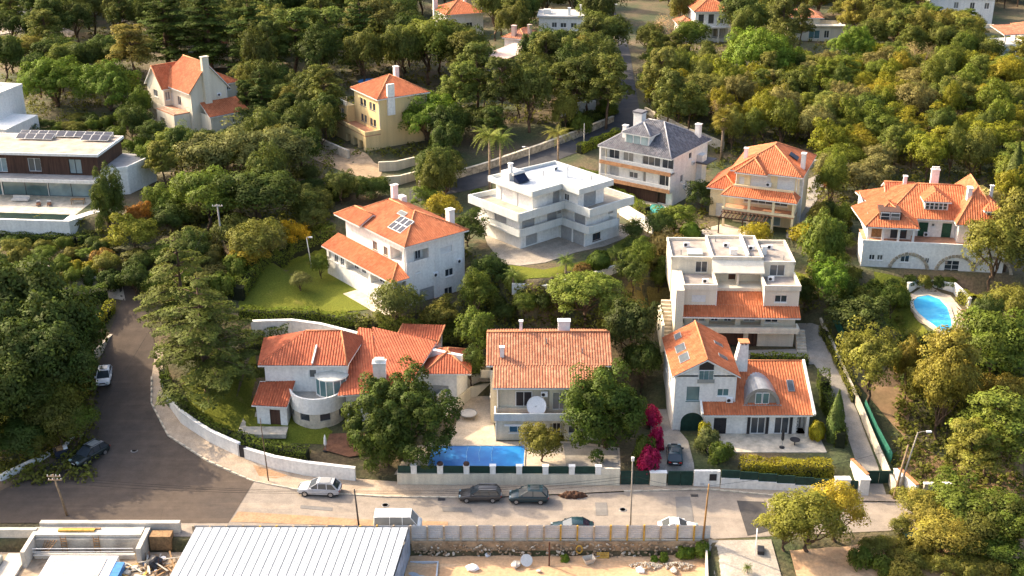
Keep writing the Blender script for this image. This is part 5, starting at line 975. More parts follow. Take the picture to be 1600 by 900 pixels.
t_=empty('outdoor_sofa',(b.x-11.5,b.y-.6,b.z+.05),R(-5),'pale outdoor sofa under the glass front of the timber-clad house','sofa'); box('seat',CUSH,t_,-1.3,1.3,-.45,.45,.15,.42); box('backrest',CUSH,t_,-1.3,1.3,.3,.5,.43,.8)
# ---- cream house, top left
b=Bld('house','cream house with steep crossing orange gables and tall front chimney among pines',-58.0,215.6,13.2,42)
b.walls(rect(0,7.4,0,11),0,7.6,CREAM,[(3,2.6,1.2,4.6,1.5,'D',{'fm':TRIM}),(3,5.6,1.4,4.3,1.7,'P')]); b.gable_wall((0,0),(7.4,0),7.6,12.2,CREAM)
b.roof([[(-.5,11.5,7.4),(-.5,-.4,7.4),(3.7,-.4,12.4),(3.7,8.6,12.4)],[(7.9,-.4,7.4),(7.9,11.5,7.4),(3.7,8.6,12.4),(3.7,-.4,12.4)],[(7.9,11.5,7.4),(-.5,11.5,7.4),(3.7,8.6,12.4)]],[((3.7,-.4,12.4),(3.7,8.6,12.4)),((-.5,-.4,7.4),(3.7,-.4,12.4))],TILE2)
b.walls(rect(7.4,11.2,3.0,11),0,7.3,CREAM,[(0,1.6,.9,6.0,1.0,'W'),(0,2.0,.9,2.2,1.0,'W')]); b.roof([[(7.0,2.6,7.3),(11.8,2.6,7.3),(5.5,6.8,10.4)],[(11.8,2.6,7.3),(11.8,11.4,7.3),(5.5,6.8,10.4)]],[((11.8,2.6,7.3),(5.5,6.8,10.4))],TILE2,name='side_roof')
b.walls(rect(-1.4,5,7.8,14.2),0,7.2,CREAM,[(3,2.3,1.7,5.0,1.3,'W',{'n':3}),(3,1.0,4.4,.2,2.2,'O'),(0,.3,1.0,4.8,1.6,'W')]); m=MB(); m.add([(-1.4,14.2,7.2),(-1.4,7.8,7.2),(-1.4,11,10.6)],[(0,1,2)]); m.build('gable_wall',CREAM,b.r)
b.roof([[(-1.8,7.4,7.0),(4.5,7.4,7.0),(4.5,11,10.8),(-1.8,11,10.8)],[(4.5,14.6,7.0),(-1.8,14.6,7.0),(-1.8,11,10.8),(4.5,11,10.8)]],[((-1.8,11,10.8),(4.5,11,10.8)),((-1.8,7.4,7.0),(-1.8,11,10.8))],TILE2,name='wing_roof')
b.chimney(3.2,-.35,1.3,.7,0,13.6,CREAM); b.walls(rect(1.6,9.0,-3.6,0),0,3.6,CREAM,[(0,4.4,1.0,1.6,1.3,'W'),(0,5.4,.8,.1,.7,'W')],base=3); b.roof([[(1.2,-4.0,3.5),(9.4,-4.0,3.5),(9.0,-.05,5.4),(1.6,-.05,5.4)]],[],TILE2,name='lean_to_roof')
b.prism('balcony',TERR,rect(-3.2,0,1.0,7.7),3.6,3.8); b.railing([(-.1,1.0),(-3.1,1.0),(-3.1,7.7)],3.8,.9,CREAM,sp=.25); b.walls(rect(-3.2,-.02,1.0,7.7),0,3.6,CREAM,[(3,1.2,1.6,.2,2.2,'O')])
# ---- yellow house with blue shutters
b=Bld('house','yellow three-storey house with blue shutters, pyramid orange roof and white chimney stack',-23.3,208.0,12.6,33)
ops=[]
for z in (6.4,3.5):
    for u in (2.4,6.0): ops.append((3,u,1.0,z,1.3,'W',{'n':2,'fm':mat('blue_shutter',(.09,.12,.17),.6,.2,2)})); ops.append((3,u+1.3,1.0,z,1.3,'W',{'fm':MATS['blue_shutter']}))
for u in (.7,3.2,5.7): ops.append((3,u+.8,1.5,-.2,1.9,'O',{'d':.8}))
b.walls(rect(0,9.6,0,9.6),0,8.9,YELLOW,ops); b.hip(0,9.6,0,9.6,8.9,2.8,'y',.5,mt=TILE2); m=MB(); m.box(1.6,3.0,-.45,-.01,5.8,11.3); m.build('chimney',WHITE,b.r); b.chimney(7.4,7.2,.8,.8,9.2,12.3,WHITE)
b.prism('terrace',TERR,rect(-3.0,0,-.4,13),2.6,2.8); b.walls(rect(-3.0,-.02,-.4,13),0,2.6,YELLOW,[(3,8.5,1.6,-.6,2.2,'O'),(3,10.8,1.6,-.6,2.2,'O'),(3,5.6,1.6,-.6,2.2,'O')],base=2); b.parapet([(0,-.4),(-3,-.4),(-3,13)],2.8,.7,YELLOW)
b.walls(rect(-1.6,0,9.6,13),0,5.8,YELLOW,[(3,.8,1.4,3.2,1.8,'P')],top=True); b.parapet([(-1.6,9.6),(-1.6,13),(0,13)],5.8,.8,CREAM)
# ---- far houses along the top of the picture
b=Bld('house','white house with wide orange hipped roof at the top centre of the view',-15.8,297.0,13.6,22); b.walls(rect(0,9.4,0,9),0,6.2,WHITE,[(0,5.0,1.6,2.6,1.4,'W'),(0,1.6,1.2,3.0,1.2,'W'),(3,3,1.4,3,1.2,'W')]); b.hip(0,9.4,0,9,6.2,2.6,'x',.6,mt=TILE2,pitch=.45); b.chimney(-.3,7.8,1.0,1.0,4,8.6,WHITE); b.chimney(6.5,5,.6,.6,7,9.4)
b=Bld('modern_house','grey flat-roofed two-storey house beside the upper road',6.2,283.0,14.2,-4); b.walls(rect(0,10.6,0,8),0,7.6,WHITE,[(0,1.0,.5,.5,4.6,'P',{'n':1}),(0,1.8,.5,.5,4.6,'P',{'n':1}),(0,3.0,1.2,5.3,1.2,'W'),(0,5.0,1.4,5.3,1.1,'W'),(0,7.4,1.4,5.3,1.1,'W'),(0,7.4,1.7,.6,2.0,'S'),(0,2.8,4.0,.4,2.2,'S',{'fm':SHUTW})]); b.prism('flat_roof',GREYW,rect(-.4,11,-.4,8.4),7.6,8.0); b.box('roof_box',WHITE,1,2.6,2,3.6,8.0,9.0); b.chimney(7.0,1.0,.6,.6,8.0,9.6); b.chimney(9.6,5,.5,.5,8.0,9.6); b.box('balcony',WHITE,7,10.7,-1.2,-.01,3.0,3.6)
b=Bld('house','white house with orange roof and tall arched balcony doors near the upper right road',43.6,291.5,14.2,3); b.walls(rect(0,8.2,0,9),0,7.4,WHITE,[(0,.8,1.3,4.4,2.3,'P',{'fm':DARK}),(0,3.2,1.3,4.4,2.3,'P',{'fm':DARK}),(0,5.6,1.3,4.4,2.0,'P',{'fm':TRIM}),(0,.7,2.6,1.0,2.4,'O'),(0,4.2,3.2,1.0,2.4,'O')]); b.hip(0,8.2,0,9,7.4,2.6,'y',.5,mt=TILE2,pitch=.45); b.prism('balcony',WHITE,rect(-.3,8.5,-1.4,0),3.6,3.9); b.railing([(-.3,-1.3),(8.5,-1.3)],3.9,.9,WHITEP,sp=.3); b.columns([(0,-1.2),(2.8,-1.2),(5.6,-1.2),(8.2,-1.2)],0,3.6,.3); b.walls(rect(-3.6,-.02,1,7),0,4.2,WHITE); b.hip(-3.6,0,1,7,4.2,1.2,'y',.4,mt=TILE,name='annex_roof',pitch=.45)
b=Bld('house','pinkish terraced house stepping up behind the pines at top centre',-6.0,246.0,14.2,-28); b.walls(rect(0,5.5,0,14),0,6.4,PINK,[(0,1,1.4,3.8,1.3,'W'),(1,3,1.4,3.6,1.3,'W'),(1,7,1.4,3.6,1.3,'W')]); b.prism('flat_roof',PINK,rect(-.3,5.8,-.3,14.3),6.4,6.7); b.walls(rect(-3,2,15,22),0,7.5,WHITE); b.hip(-3,2,15,22,7.5,1.5,'y',.4,mt=TILE,pitch=.45); b.chimney(-1,15.6,.9,.9,7,10,PINK); b.chimney(1.5,18,.7,.7,7,10,PINK)
b=Bld('house','low pale house with dark window band under tall pines at upper right',66.5,294,14.2,-6); b.walls(rect(0,13,0,8),0,3.6,CREAM,[(0,5,2.6,.6,2.0,'P',{'gm':GLASSB}),(0,8.6,1.2,.8,1.8,'W')]); b.hip(0,8,1,8,5.4,1.8,'x',.4,mt=TILE,pitch=.45); b.walls(rect(.4,7.6,1.4,7.6),3.6,5.4,CREAM,[(0,1,1.2,4,1,'W')],base=0); b.prism('flat_roof',CREAM,rect(-.5,13.5,-.6,1.4),3.6,3.9)
b=Bld('villa','long white house with tall windows at the far top right',108,318,14.0,-8); b.walls(rect(0,16,0,10),0,6.6,WHITE,[(0,6,1.2,3.8,1.6,'W'),(0,10,1.2,3.8,1.6,'W'),(0,8,2.4,.4,2.6,'P'),(0,13.6,1.2,3.8,1.6,'W'),(0,12,1.2,.8,1.6,'W')],top=True); b.hip(0,16,0,10,6.6,2,'x',.5,mt=TILE,pitch=.45); b.prism('terrace_wall',CREAM,rect(-4,15,-7,-6.6),-1,1.2); b.walls(rect(-7,0,-2,6),0,4.4,WHITE,[(0,2,1.2,1.4,1.6,'W')]); b.hip(-7,0,-2,6,4.4,1.4,'y',.4,mt=TILE,name='annex_roof',pitch=.45)
b=Bld('villa','white house with large garden windows and small orange roof at the right edge',110.5,273,14.2,10); b.walls(rect(0,6.5,0,7),0,3.4,WHITE,[(0,.6,2.4,.5,2.4,'P',{'gm':GLASSL}),(0,3.3,2.4,.5,2.4,'P',{'gm':GLASSL})],top=True); b.walls(rect(6.5,18,-2,8),0,6.2,WHITE,[(0,3,1.4,3.2,1.4,'W')]); b.hip(6.5,18,-2,8,6.2,1.8,'x',.4,mt=TILE,pitch=.45); b.columns([(.4,.4),(3,.4),(6,.4)],3.4,5.6,.3); b.roof([[(-.4,-.4,5.6),(6.9,-.4,5.6),(6.9,6,6.6),(-.4,6,6.6)]],[],TILE,name='porch_roof',pitch=.45); b.prism('pool_edge',WHITE,rect(-2,4,-7,-5),-.6,.6)
b=Bld('house','plain white house at the left edge behind the umbrella pine',-107,214,13.2,-12); b.walls(rect(0,15,0,10),0,7.4,WHITE,[(0,11,2.4,1.0,2.2,'P'),(0,8,1.4,4.6,1.4,'W')],top=True); b.parapet(rect(0,15,0,10),7.4,.6,WHITE,closed=True); b.walls(rect(15,20,-4,6),0,3.4,WHITE,[(0,1,2,.8,1.8,'P')],top=True)
b=Bld('apartment_block','pale long building beside the far road at the top left corner',-142,330,14.2,-20,'apartment block'); b.walls(rect(0,16,0,9),0,7,WHITE,[(0,1.5+3*i,1.4,1.2+3*j,1.4,'W') for i in range(5) for j in range(2)],top=True); b.hip(0,16,0,9,7,2.0,'x',.5,mt=TILE,pitch=.45)
b=Bld('house','small white house with orange roof glimpsed between dark cypresses at top left',-70,262,14.3,10); b.walls(rect(0,8,0,7),0,5.4,WHITE,[(0,1,1.4,3,1.2,'W'),(0,5,1.4,3,1.2,'W')]); b.hip(0,8,0,7,5.4,2,'x',.5,mt=TILE,pitch=.45)

# ---- pipes, cooling units and vents on the larger houses
def fittings(label,pipes,units,vents=()):
    o=[q for q in COL.objects if q.get('label','').startswith(label)][0]
    for x,y,z0,z1 in pipes: MB().tube([(x,y,z0),(x,y,z1)],.05,6).build('downpipe',TRIM,o)
    for x,y,z,ax in units:
        w,d=(.8,.3) if ax=='y' else (.3,.8); u=box('cooling_unit',WHITEP,o,x-w/2,x+w/2,y-d/2,y+d/2,z,z+.6); m=MB()
        if ax=='y': m.tube([(x-.12,y-d/2-.012,z+.3),(x-.12,y-d/2-.002,z+.3)],.22,12)
        else: m.tube([(x-w/2-.012,y,z+.3),(x-w/2-.002,y,z+.3)],.22,12)
        m.build('fan_grille',DARK,u)
    for x,y,z in vents: MB().tube([(x,y,z),(x,y,z+.7)],.07,8).build('roof_vent',ZINC,o)
fittings('white villa with orange hipped',[(9.5,-.06,0,8.6),(-.06,.3,4.6,8.6),(4.6,-.06,0,5.6)],[(8.6,-.17,4.2,'y'),(4.6,-.17,3.2,'y')])
fittings('beige house with wide',[(.3,-.07,2.9,6.1),(12.6,-.07,2.9,6.1),(.12,-1.66,0,2.6)],[(5.8,-.2,5.1,'y')],[(6.2,6.5,8.8),(10.5,5.0,8.2)])
fittings('white house with steep',[(7.2,-.06,3.2,7.2),(.1,-.06,0,7.2),(15.8,-.96,0,3)],[(6.6,-.17,3.9,'y')])
fittings('cream flat-roofed',[(4.25,.95,5.3,7.9),(10.36,.95,5.3,7.9)],[(6.4,10,10.31,'y'),(9.6,9.0,10.31,'y'),(12.4,11,9.71,'y'),(1.2,11,9.91,'y'),(3.0,3.0,7.96,'y'),(11.6,4,7.96,'y')],[(5.2,12,10.3),(13.6,7,9.7),(.2,8,9.9)])
fittings('stepped flat-roofed modern',[(13.26,-4.0,0,5)],[(9.5,5.5,8.43,'y'),(12.6,2,5.48,'y')],[(6.5,5,8.42),(10.4,-1,8.42)])
fittings('white three-storey',[(.7,.54,0,8),(12.1,.54,0,8)],[(4.6,.43,2.0,'y'),(7.2,.43,5.2,'y')])
fittings('pale yellow house',[(9.7,1.14,5.8,8.1),(.7,1.14,5.8,8.1)],[(5.6,1.03,6.2,'y')])
fittings('large white house',[(6.9,3.14,3.5,6.4),(12.3,3.14,3.5,6.2)],[(8.6,3.03,3.6,'y')])
fittings('yellow three-storey',[(.06,-.07,0,8.7),(9.5,-.07,0,8.7)],[(6.0,-.17,3.5,'y')]); fittings('cream house with steep',[(7.2,-.07,0,7.4),(7.46,2.94,0,7.2)],[(5.6,-.17,6.0,'y')])
# ================================================================ building site
FX0,FX1,FY=-33.2,20.0,106.95
r=empty('site_hoarding',(FX0,FY,0),0,'long galvanised site fence with timber and ochre posts along the near side of the road','fence')
def corr(w,h,n=7):
    m=MB()
    for i in range(n*2):
        a=.03*(i%2); b=.03*((i+1)%2); z0=h*i/(2*n); z1=h*(i+1)/(2*n); m.quad((0,-a,z0),(w,-a,z0),(w,-b,z1),(0,-b,z1))
    return m.mesh('corrugated_panel',METAL)
pw=1.74; pm=corr(pw-.02,1.6); x=0; i=0
while x<FX1-FX0-.1:
    o=link(bpy.data.objects.new('metal_panel',pm),r); o.location=(x,0,.12+random.uniform(-.04,.04)); h=1.78+random.uniform(-.08,.12)
    box('post',OCHRE if random.random()<.35 else mat('weathered_post',(.46,.36,.25),.85,.2,3),r,x-.09,x+.09,-.22,-.05,-.4,h); x+=pw; i+=1
box('bottom_board',CONCL,r,10,FX1-FX0,-.14,-.05,-.3,.12)
# rubble bank below the hoarding: separate stones
sb=empty('stone_bank',(-10.5,106.4,-1.8),0,'rough rubble stone bank below the site fence','stone bank'); box('bank_core',mat('bank_earth',(.40,.28,.17),.95,.3,.9,5,bump=.8),sb,0,30.6,.12,.5,-.3,1.75)
sm=[]
for k in range(5):
    bm=bmesh.new(); bmesh.ops.create_icosphere(bm,subdivisions=1,radius=.5); rg=random.Random(k)
    for v in bm.verts: v.co*=rg.uniform(.75,1.2); v.co.z*=.8
    me=bpy.data.meshes.new('rubble_stone'); bm.to_mesh(me); bm.free(); me.materials.append(mat('tan_stone',(.42,.30,.19),.95,.3,1.5,7,bump=.5) if k not in (0,) else SANDS); sm.append(me)
for k in range(290):
    o=link(bpy.data.objects.new('stone',random.choice(sm)),sb); zz=random.uniform(0,1.6); o.location=(random.uniform(.1,30.5),.12-(.7-.4*zz)*.45+random.uniform(-.08,.08),zz); s=random.uniform(.22,.5); o.scale=(s*1.2,s*.7,s*.8); o.rotation_euler=(random.uniform(-.4,.4),random.uniform(-.4,.4),random.uniform(0,6))
wb=empty('stone_pile',(13.5,104.4,-1.6),0,'pile of small white cobbles on the sandy site','stone pile')
for k in range(150):
    a=random.uniform(0,6.28); q=random.random()**.6; o=link(bpy.data.objects.new('cobble',sm[k%5]),wb); o.location=((1.9 if k%2 else 5.2)-1.6+q*1.7*math.cos(a),q*.6*math.sin(a),.08+(1-q)*.45); o.scale=(.26,.24,.22); o.rotation_euler=(a,q*3,a)
    if o.data.materials[0]!=SANDS: o.data=sm[0]
# pallet, dish, tub, post
r=empty('pallet',U(942,872,-1.6),0,'yellow timber pallet leaning on the stone bank','pallet')
r.rotation_euler=(R(62),0,0)
for i in range(7): box('slat',OCHRE,r,-.65,.65,-.5+.165*i,-.5+.165*i+.12,.1,.13)
for x in (-.6,0,.52): box('bearer',OCHRE,r,x,x+.1,-.5,.6,0,.099)
r=empty('mixing_tub',U(920,879,-1.6),R(20),'square sand-coloured mixing tub on the site','tub'); m=MB(); m.add([(-.4,-.3,0),(.4,-.3,0),(.4,.3,0),(-.4,.3,0),(-.6,-.45,.6),(.6,-.45,.6),(.6,.45,.6),(-.6,.45,.6)],[(0,1,5,4),(1,2,6,5),(2,3,7,6),(3,0,4,7),(3,2,1,0)]); m.build('tub',CONCL,r); box('handle',STEEL,r,.6,1.2,-.05,.05,.5,.56)
r=empty('broken_dish',U(822,882,-1.6),0,'discarded pale dish leaning among rubble on the site','satellite dish'); m=MB(); m.lathe([(.02,0),(.4,.05),(.65,.18)],16); o=m.build('reflector',BAND,r); o.rotation_euler=(R(50),0,.3); o.location=(0,0,.5); box('stand',STEEL,r,-.05,.05,-.05,.05,0,.5)
r=empty('steel_post',U(858,884,-1.6),R(3),'rusty steel post standing on the sandy site','post'); box('shaft',mat('rust',(.12,.05,.03),.8,.3,3),r,-.07,.07,-.07,.07,0,2.9)
r=empty('life_ring',U(905,860,-1.0),0,'yellow ring hung on the stone bank','ring'); m=MB(); m.tube([(.3*math.cos(t),-.25,.45*math.sin(t)+.3) for t in np.linspace(0,6.283,15)],.09,6); m.build('ring',OCHRE,r,True)
for i,(px,py,s) in enumerate(((738,890,.9),(806,884,.8),(1000,893,.7),(842,893,.35),(762,868,.5),(1052,893,.6))):
    r=empty('rubble_sack',U(px,py,-1.6),i,('large dirty white rubble sack at the left of the sandy site','pale rubble sack beside the discarded dish','pale rubble sack left of the white cobble pile','very small white sack in the middle of the sandy site','small pale rubble sack at the foot of the stone bank','dirty rubble sack right of the white cobble pile')[i],'sack','sacks on the building site'); bm=bmesh.new(); bmesh.ops.create_icosphere(bm,subdivisions=2,radius=.5)
    for v in bm.verts: v.co*=1+.25*math.sin(v.co.x*9+i)*math.sin(v.co.y*8); v.co.z=max(v.co.z*.7,-.25)+.25
    me=bpy.data.meshes.new('sack'); bm.to_mesh(me); bm.free(); me.materials.append(CONCL if i%2 else WHITEP); o=link(bpy.data.objects.new('sack',me),r); o.scale=(s*1.5,s*1.2,s)
# white sheeted roof
b=Bld('site_building','half-built block with white insulation-sheet roof in the foreground',-33.6,95.5,-2.5,0,'building')
N=25; x0,x1,yb,yf=.8,22.9,11.0,-1.5; zb,zf=4.3,3.0
SHEET=mat('roof_sheet',(.40,.44,.49),.6,.05,1.2); DOT=mat('fixing_grey',(.25,.28,.32),.6,.1,2)
for i in range(N):
    a=x0+(x1-x0)*i/N; c=x0+(x1-x0)*(i+1)/N-.09; sh=-1.6; m=MB(); m.add([(a+sh,yf,zf),(c+sh,yf,zf),(c,yb,zb),(a,yb,zb),(a+sh,yf,zf-.12),(c+sh,yf,zf-.12),(c,yb,zb-.12),(a,yb,zb-.12)],[(0,1,2,3),(4,7,6,5),(0,4,5,1),(1,5,6,2),(2,6,7,3),(3,7,4,0)]); p_=m.build('roof_sheet',SHEET,b.r)
    m=MB()
    for j in range(24):
        for u in (.25,.75):
            t=(j+.5*(u>.5)+.3)/24.5; x=a+sh*(1-t)+(c-a)*u; y=yf+(yb-yf)*t; z=zf+(zb-zf)*t; m.quad((x-.07,y-.09,z+.008),(x+.07,y-.09,z+.008),(x+.07,y+.09,z+.008),(x-.07,y+.09,z+.008))
    tag(m.build('fixing_pattern',DOT,p_),kind='stuff')
b.prism('wall',CONC,[(-.6,-1),(21.0,-1),(22.6,10.7),(1.0,10.7)],-2,2.86); MB().add([(x0-1.5,yf+.1,zf-.1),(x1-1.7,yf+.1,zf-.1),(x1-.1,yb-.1,zb-.1),(x0+.1,yb-.1,zb-.1)],[(0,1,2,3)]).build('roof_deck',DARK,b.r)
m=MB(); m.add([(22.96,yb,zb),(22.96,yb,1),(21.6,-1.4,1),(21.36,yf,zf-.02)],[(0,1,2,3)]); m.build('side_sheet',mat('bluegrey_film',(.34,.40,.48),.5,.25,1.2),b.r)
b.box('flat_roof',mat('bluegrey_roof',(.42,.47,.52),.6,.1,.6),23.0,25.9,-2,9.6,.6,.75); b.parapet([(23.1,9.6),(25.9,9.6),(25.9,-2)],.5,.55,mat('bluegrey_trim',(.5,.55,.6),.6,.05,1),.15); b.walls(rect(23.02,25.8,-1.9,9.5),-2,.6,CONC,base=0)
# concrete shell at the left
r=empty('concrete_shell',(-62,97,-2.6),0,'open concrete basement shell with formwork at the lower left','building'); 
for nm,mt,a in (('back_wall',CONCL,(0,12.2,10.2,10.7,-.5,3.6)),('back_wall',CONCL,(12.3,27,11.0,11.6,-.5,3.9)),('ledge',CONCL,(12.4,23.4,9.4,10.98,3.2,3.55)),('basin_wall',CONC,(12.4,23.4,9.1,9.38,-.5,3.19)),('end_wall',CONCL,(23.5,24,7.0,10.9,-.5,3.5)),('end_wall',CONCL,(11.9,12.35,6.4,10.9,-.5,3.5)),('floor_slab',mat('dusty_floor',(.40,.31,.22),.95,.3,.6,4),(0,28,-3,9.08,-.6,1.6)),('low_wall',CONCL,(12.6,23.0,7.9,8.1,1.61,2.2)),('side_slab',mat('grey_slab',(.33,.35,.33),.9,.15,.6),(0,9.6,-3,7.4,1.61,2.5)),('ramp',CONCL,(9.7,11.8,-3,8.5,1.61,1.9))): box(nm,mt,r,*a)
box('new_block',mat('pale_block',(.66,.66,.68),.7,.08,1),r,14.6,21.6,1,7.2,1.61,2.5); box('sand_top',CONCL,r,15.3,20.6,1.4,6.7,2.51,2.58); box('blue_tarp',BLUEF,r,21.62,22.5,1,6.2,1.61,2.45); box('formwork',OCHRE,r,14.6,18.4,9.9,10.3,3.56,3.75); box('plank',WOOD,r,14.9,18.9,10.32,10.55,3.56,3.66); box('timber_stack',WOOD,r,24.2,26.4,9.4,10.6,1.61,3.3)
for i in range(14): MB().obox((23.6+random.uniform(0,4),6.0+random.uniform(0,2.8),1.72+.05*i),(25.2+random.uniform(0,3),4.4+random.uniform(0,3),1.7+.05*i),.16,.05).build('loose_board',random.choice((WOOD,CONCL,CONC)),r)
for i in range(5): MB().obox((12.9+.12*i,8.9-.25*i,1.65),(13.5+.3*i,9.05,3.1),.1,.06).build('prop',WOOD,r)
for x in (15.2,18.6): 
    l=MB(); 
    for i in range(6): l.box(x,x+.5,8.9,8.96,1.8+.3*i,1.88+.3*i)
    l.box(x-.06,x,8.88,8.96,1.6,3.7); l.box(x+.5,x+.56,8.88,8.96,1.6,3.7); l.build('ladder',WOOD,r)
for i in range(6): MB().tube([(24+.6*i,7.6-.5*i,.4),(24.3+.6*i,7.4-.5*i,2.2+random.random())],.03,5).build('reinforcing_bar',mat('rust',(.12,.05,.03)),r)
for i in range(3): MB().tube([(12.6,7.7,2.2+.4*i),(23,7.7,2.25+.4*i)],.04,5).build('guard_rail',TRIM,r)
g=empty('rubble_heap',(-37.2,103.4,-2.2),0,'heap of broken concrete and black sacking beside the white roof','rubble heap')
for k in range(60):
    o=link(bpy.data.objects.new('rubble',sm[k%5]),g); a=random.uniform(0,6.28); q=random.random(); o.location=(2.2*q*math.cos(a),2.6*q*math.sin(a),1.8*(1-q)); s=random.uniform(.3,.9); o.scale=(s,s*.8,s*.6); o.rotation_euler=(a,q*4,a*2)
bm=bmesh.new(); bmesh.ops.create_icosphere(bm,subdivisions=3,radius=.9)
for v in bm.verts: v.co*=1+.2*math.sin(v.co.x*5)*math.cos(v.co.z*6)
me=bpy.data.meshes.new('sacking'); bm.to_mesh(me); bm.free(); me.materials.append(DARK); o=link(bpy.data.objects.new('black_sacking',me),g); o.location=(.6,.2,1.5)
q=empty('site_clutter',(-40,101.8,-1.0),0,'jumble of planks, buckets and bags on the dusty slab by the white roof','building materials')
for i in range(16): MB().obox((random.uniform(-3,4),random.uniform(-.5,3.2),.06+.04*i%.3),(random.uniform(-3,5),random.uniform(-.5,3.2),.1+.03*(i%5)),random.uniform(.1,.3),.04).build('plank',random.choice((WOOD,CONCL,OCHRE,CONC)),q)
for i in range(9):
    m=MB(); x,y=random.uniform(-3,4.5),random.uniform(-.4,3); m.lathe([(.14,0),(.18,.35),(.16,.36)],10,(x,y)); m.build('bucket',random.choice((DARK,WHITEP,BLUEF,GREYW)),q)
for i in range(7):
    x,y=random.uniform(-3,4.5),random.uniform(-.4,3); m=MB(); m.lathe([(.3,0),(.38,.12),(.3,.26),(.05,.3)],8,(x,y)); m.build('cement_bag',random.choice((CONCL,SANDS,WHITEP)),q)
# right platform
run('site_wall','thin pale wall between sandy site and concrete platform',[(20.35,106.8),(19.0,96)],1.3,.2,CONCL,px=False,z0=-3); sheet('platform',[(20.6,107),(27.2,107.2),(27.4,97),(20.2,97)],.12,road_mat('worn_concrete',(.44,.39,.32),(.35,.31,.26),(.48,.42,.34),5,.4))
r=empty('metal_hoop',U(1180,862,-.6),R(80),'bent white metal hoop frame standing on the concrete platform','frame'); MB().tube([(-.6,0,0),(-.6,0,2.4),(-.45,0,2.75),(-.1,0,2.85),(.25,0,2.7),(.35,0,2.3),(.35,0,0)],.045,6).build('hoop',TRIM,r); MB().tube([(-.6,0,1.0),(.35,0,1.0)],.03,6).build('crossbar',TRIM,r); box('barrow_pan',DARK,r,-.6,.5,-.9,-.2,.1,.5)
r=empty('waste_bin',G(1420,850),R(8),'dark green waste bin half hidden by the yellowing tree','bin'); box('body',DGREEN,r,-.6,.6,-.45,.45,.12,1.2); box('lid',DGREEN,r,-.66,.66,-.5,.5,1.203,1.32)
for q in ((-.5,-.3),(.5,-.3)): MB().tube([(q[0]-.06,q[1],.1),(q[0]+.06,q[1],.1)],.1,8).build('wheel',RUBBER,r)
r=empty('earth_heap',G(895,776),0,'small heap of dark brown earth at the foot of the street wall','earth heap'); bm=bmesh.new(); bmesh.ops.create_icosphere(bm,subdivisions=4,radius=1)
for v in bm.verts: 
    v.co=Vector((v.co.x*1.5,v.co.y*.55,max(0,v.co.z)*.65)); v.co*=1+.14*math.sin(v.co.x*7)*math.sin(v.co.y*9)+.08*math.sin(v.co.x*17+v.co.z*12)
me=bpy.data.meshes.new('earth'); bm.to_mesh(me); bm.free(); me.materials.append(mat('brown_earth',(.10,.05,.03),.95,.3,3,9,bump=.8)); link(bpy.data.objects.new('earth',me),r)
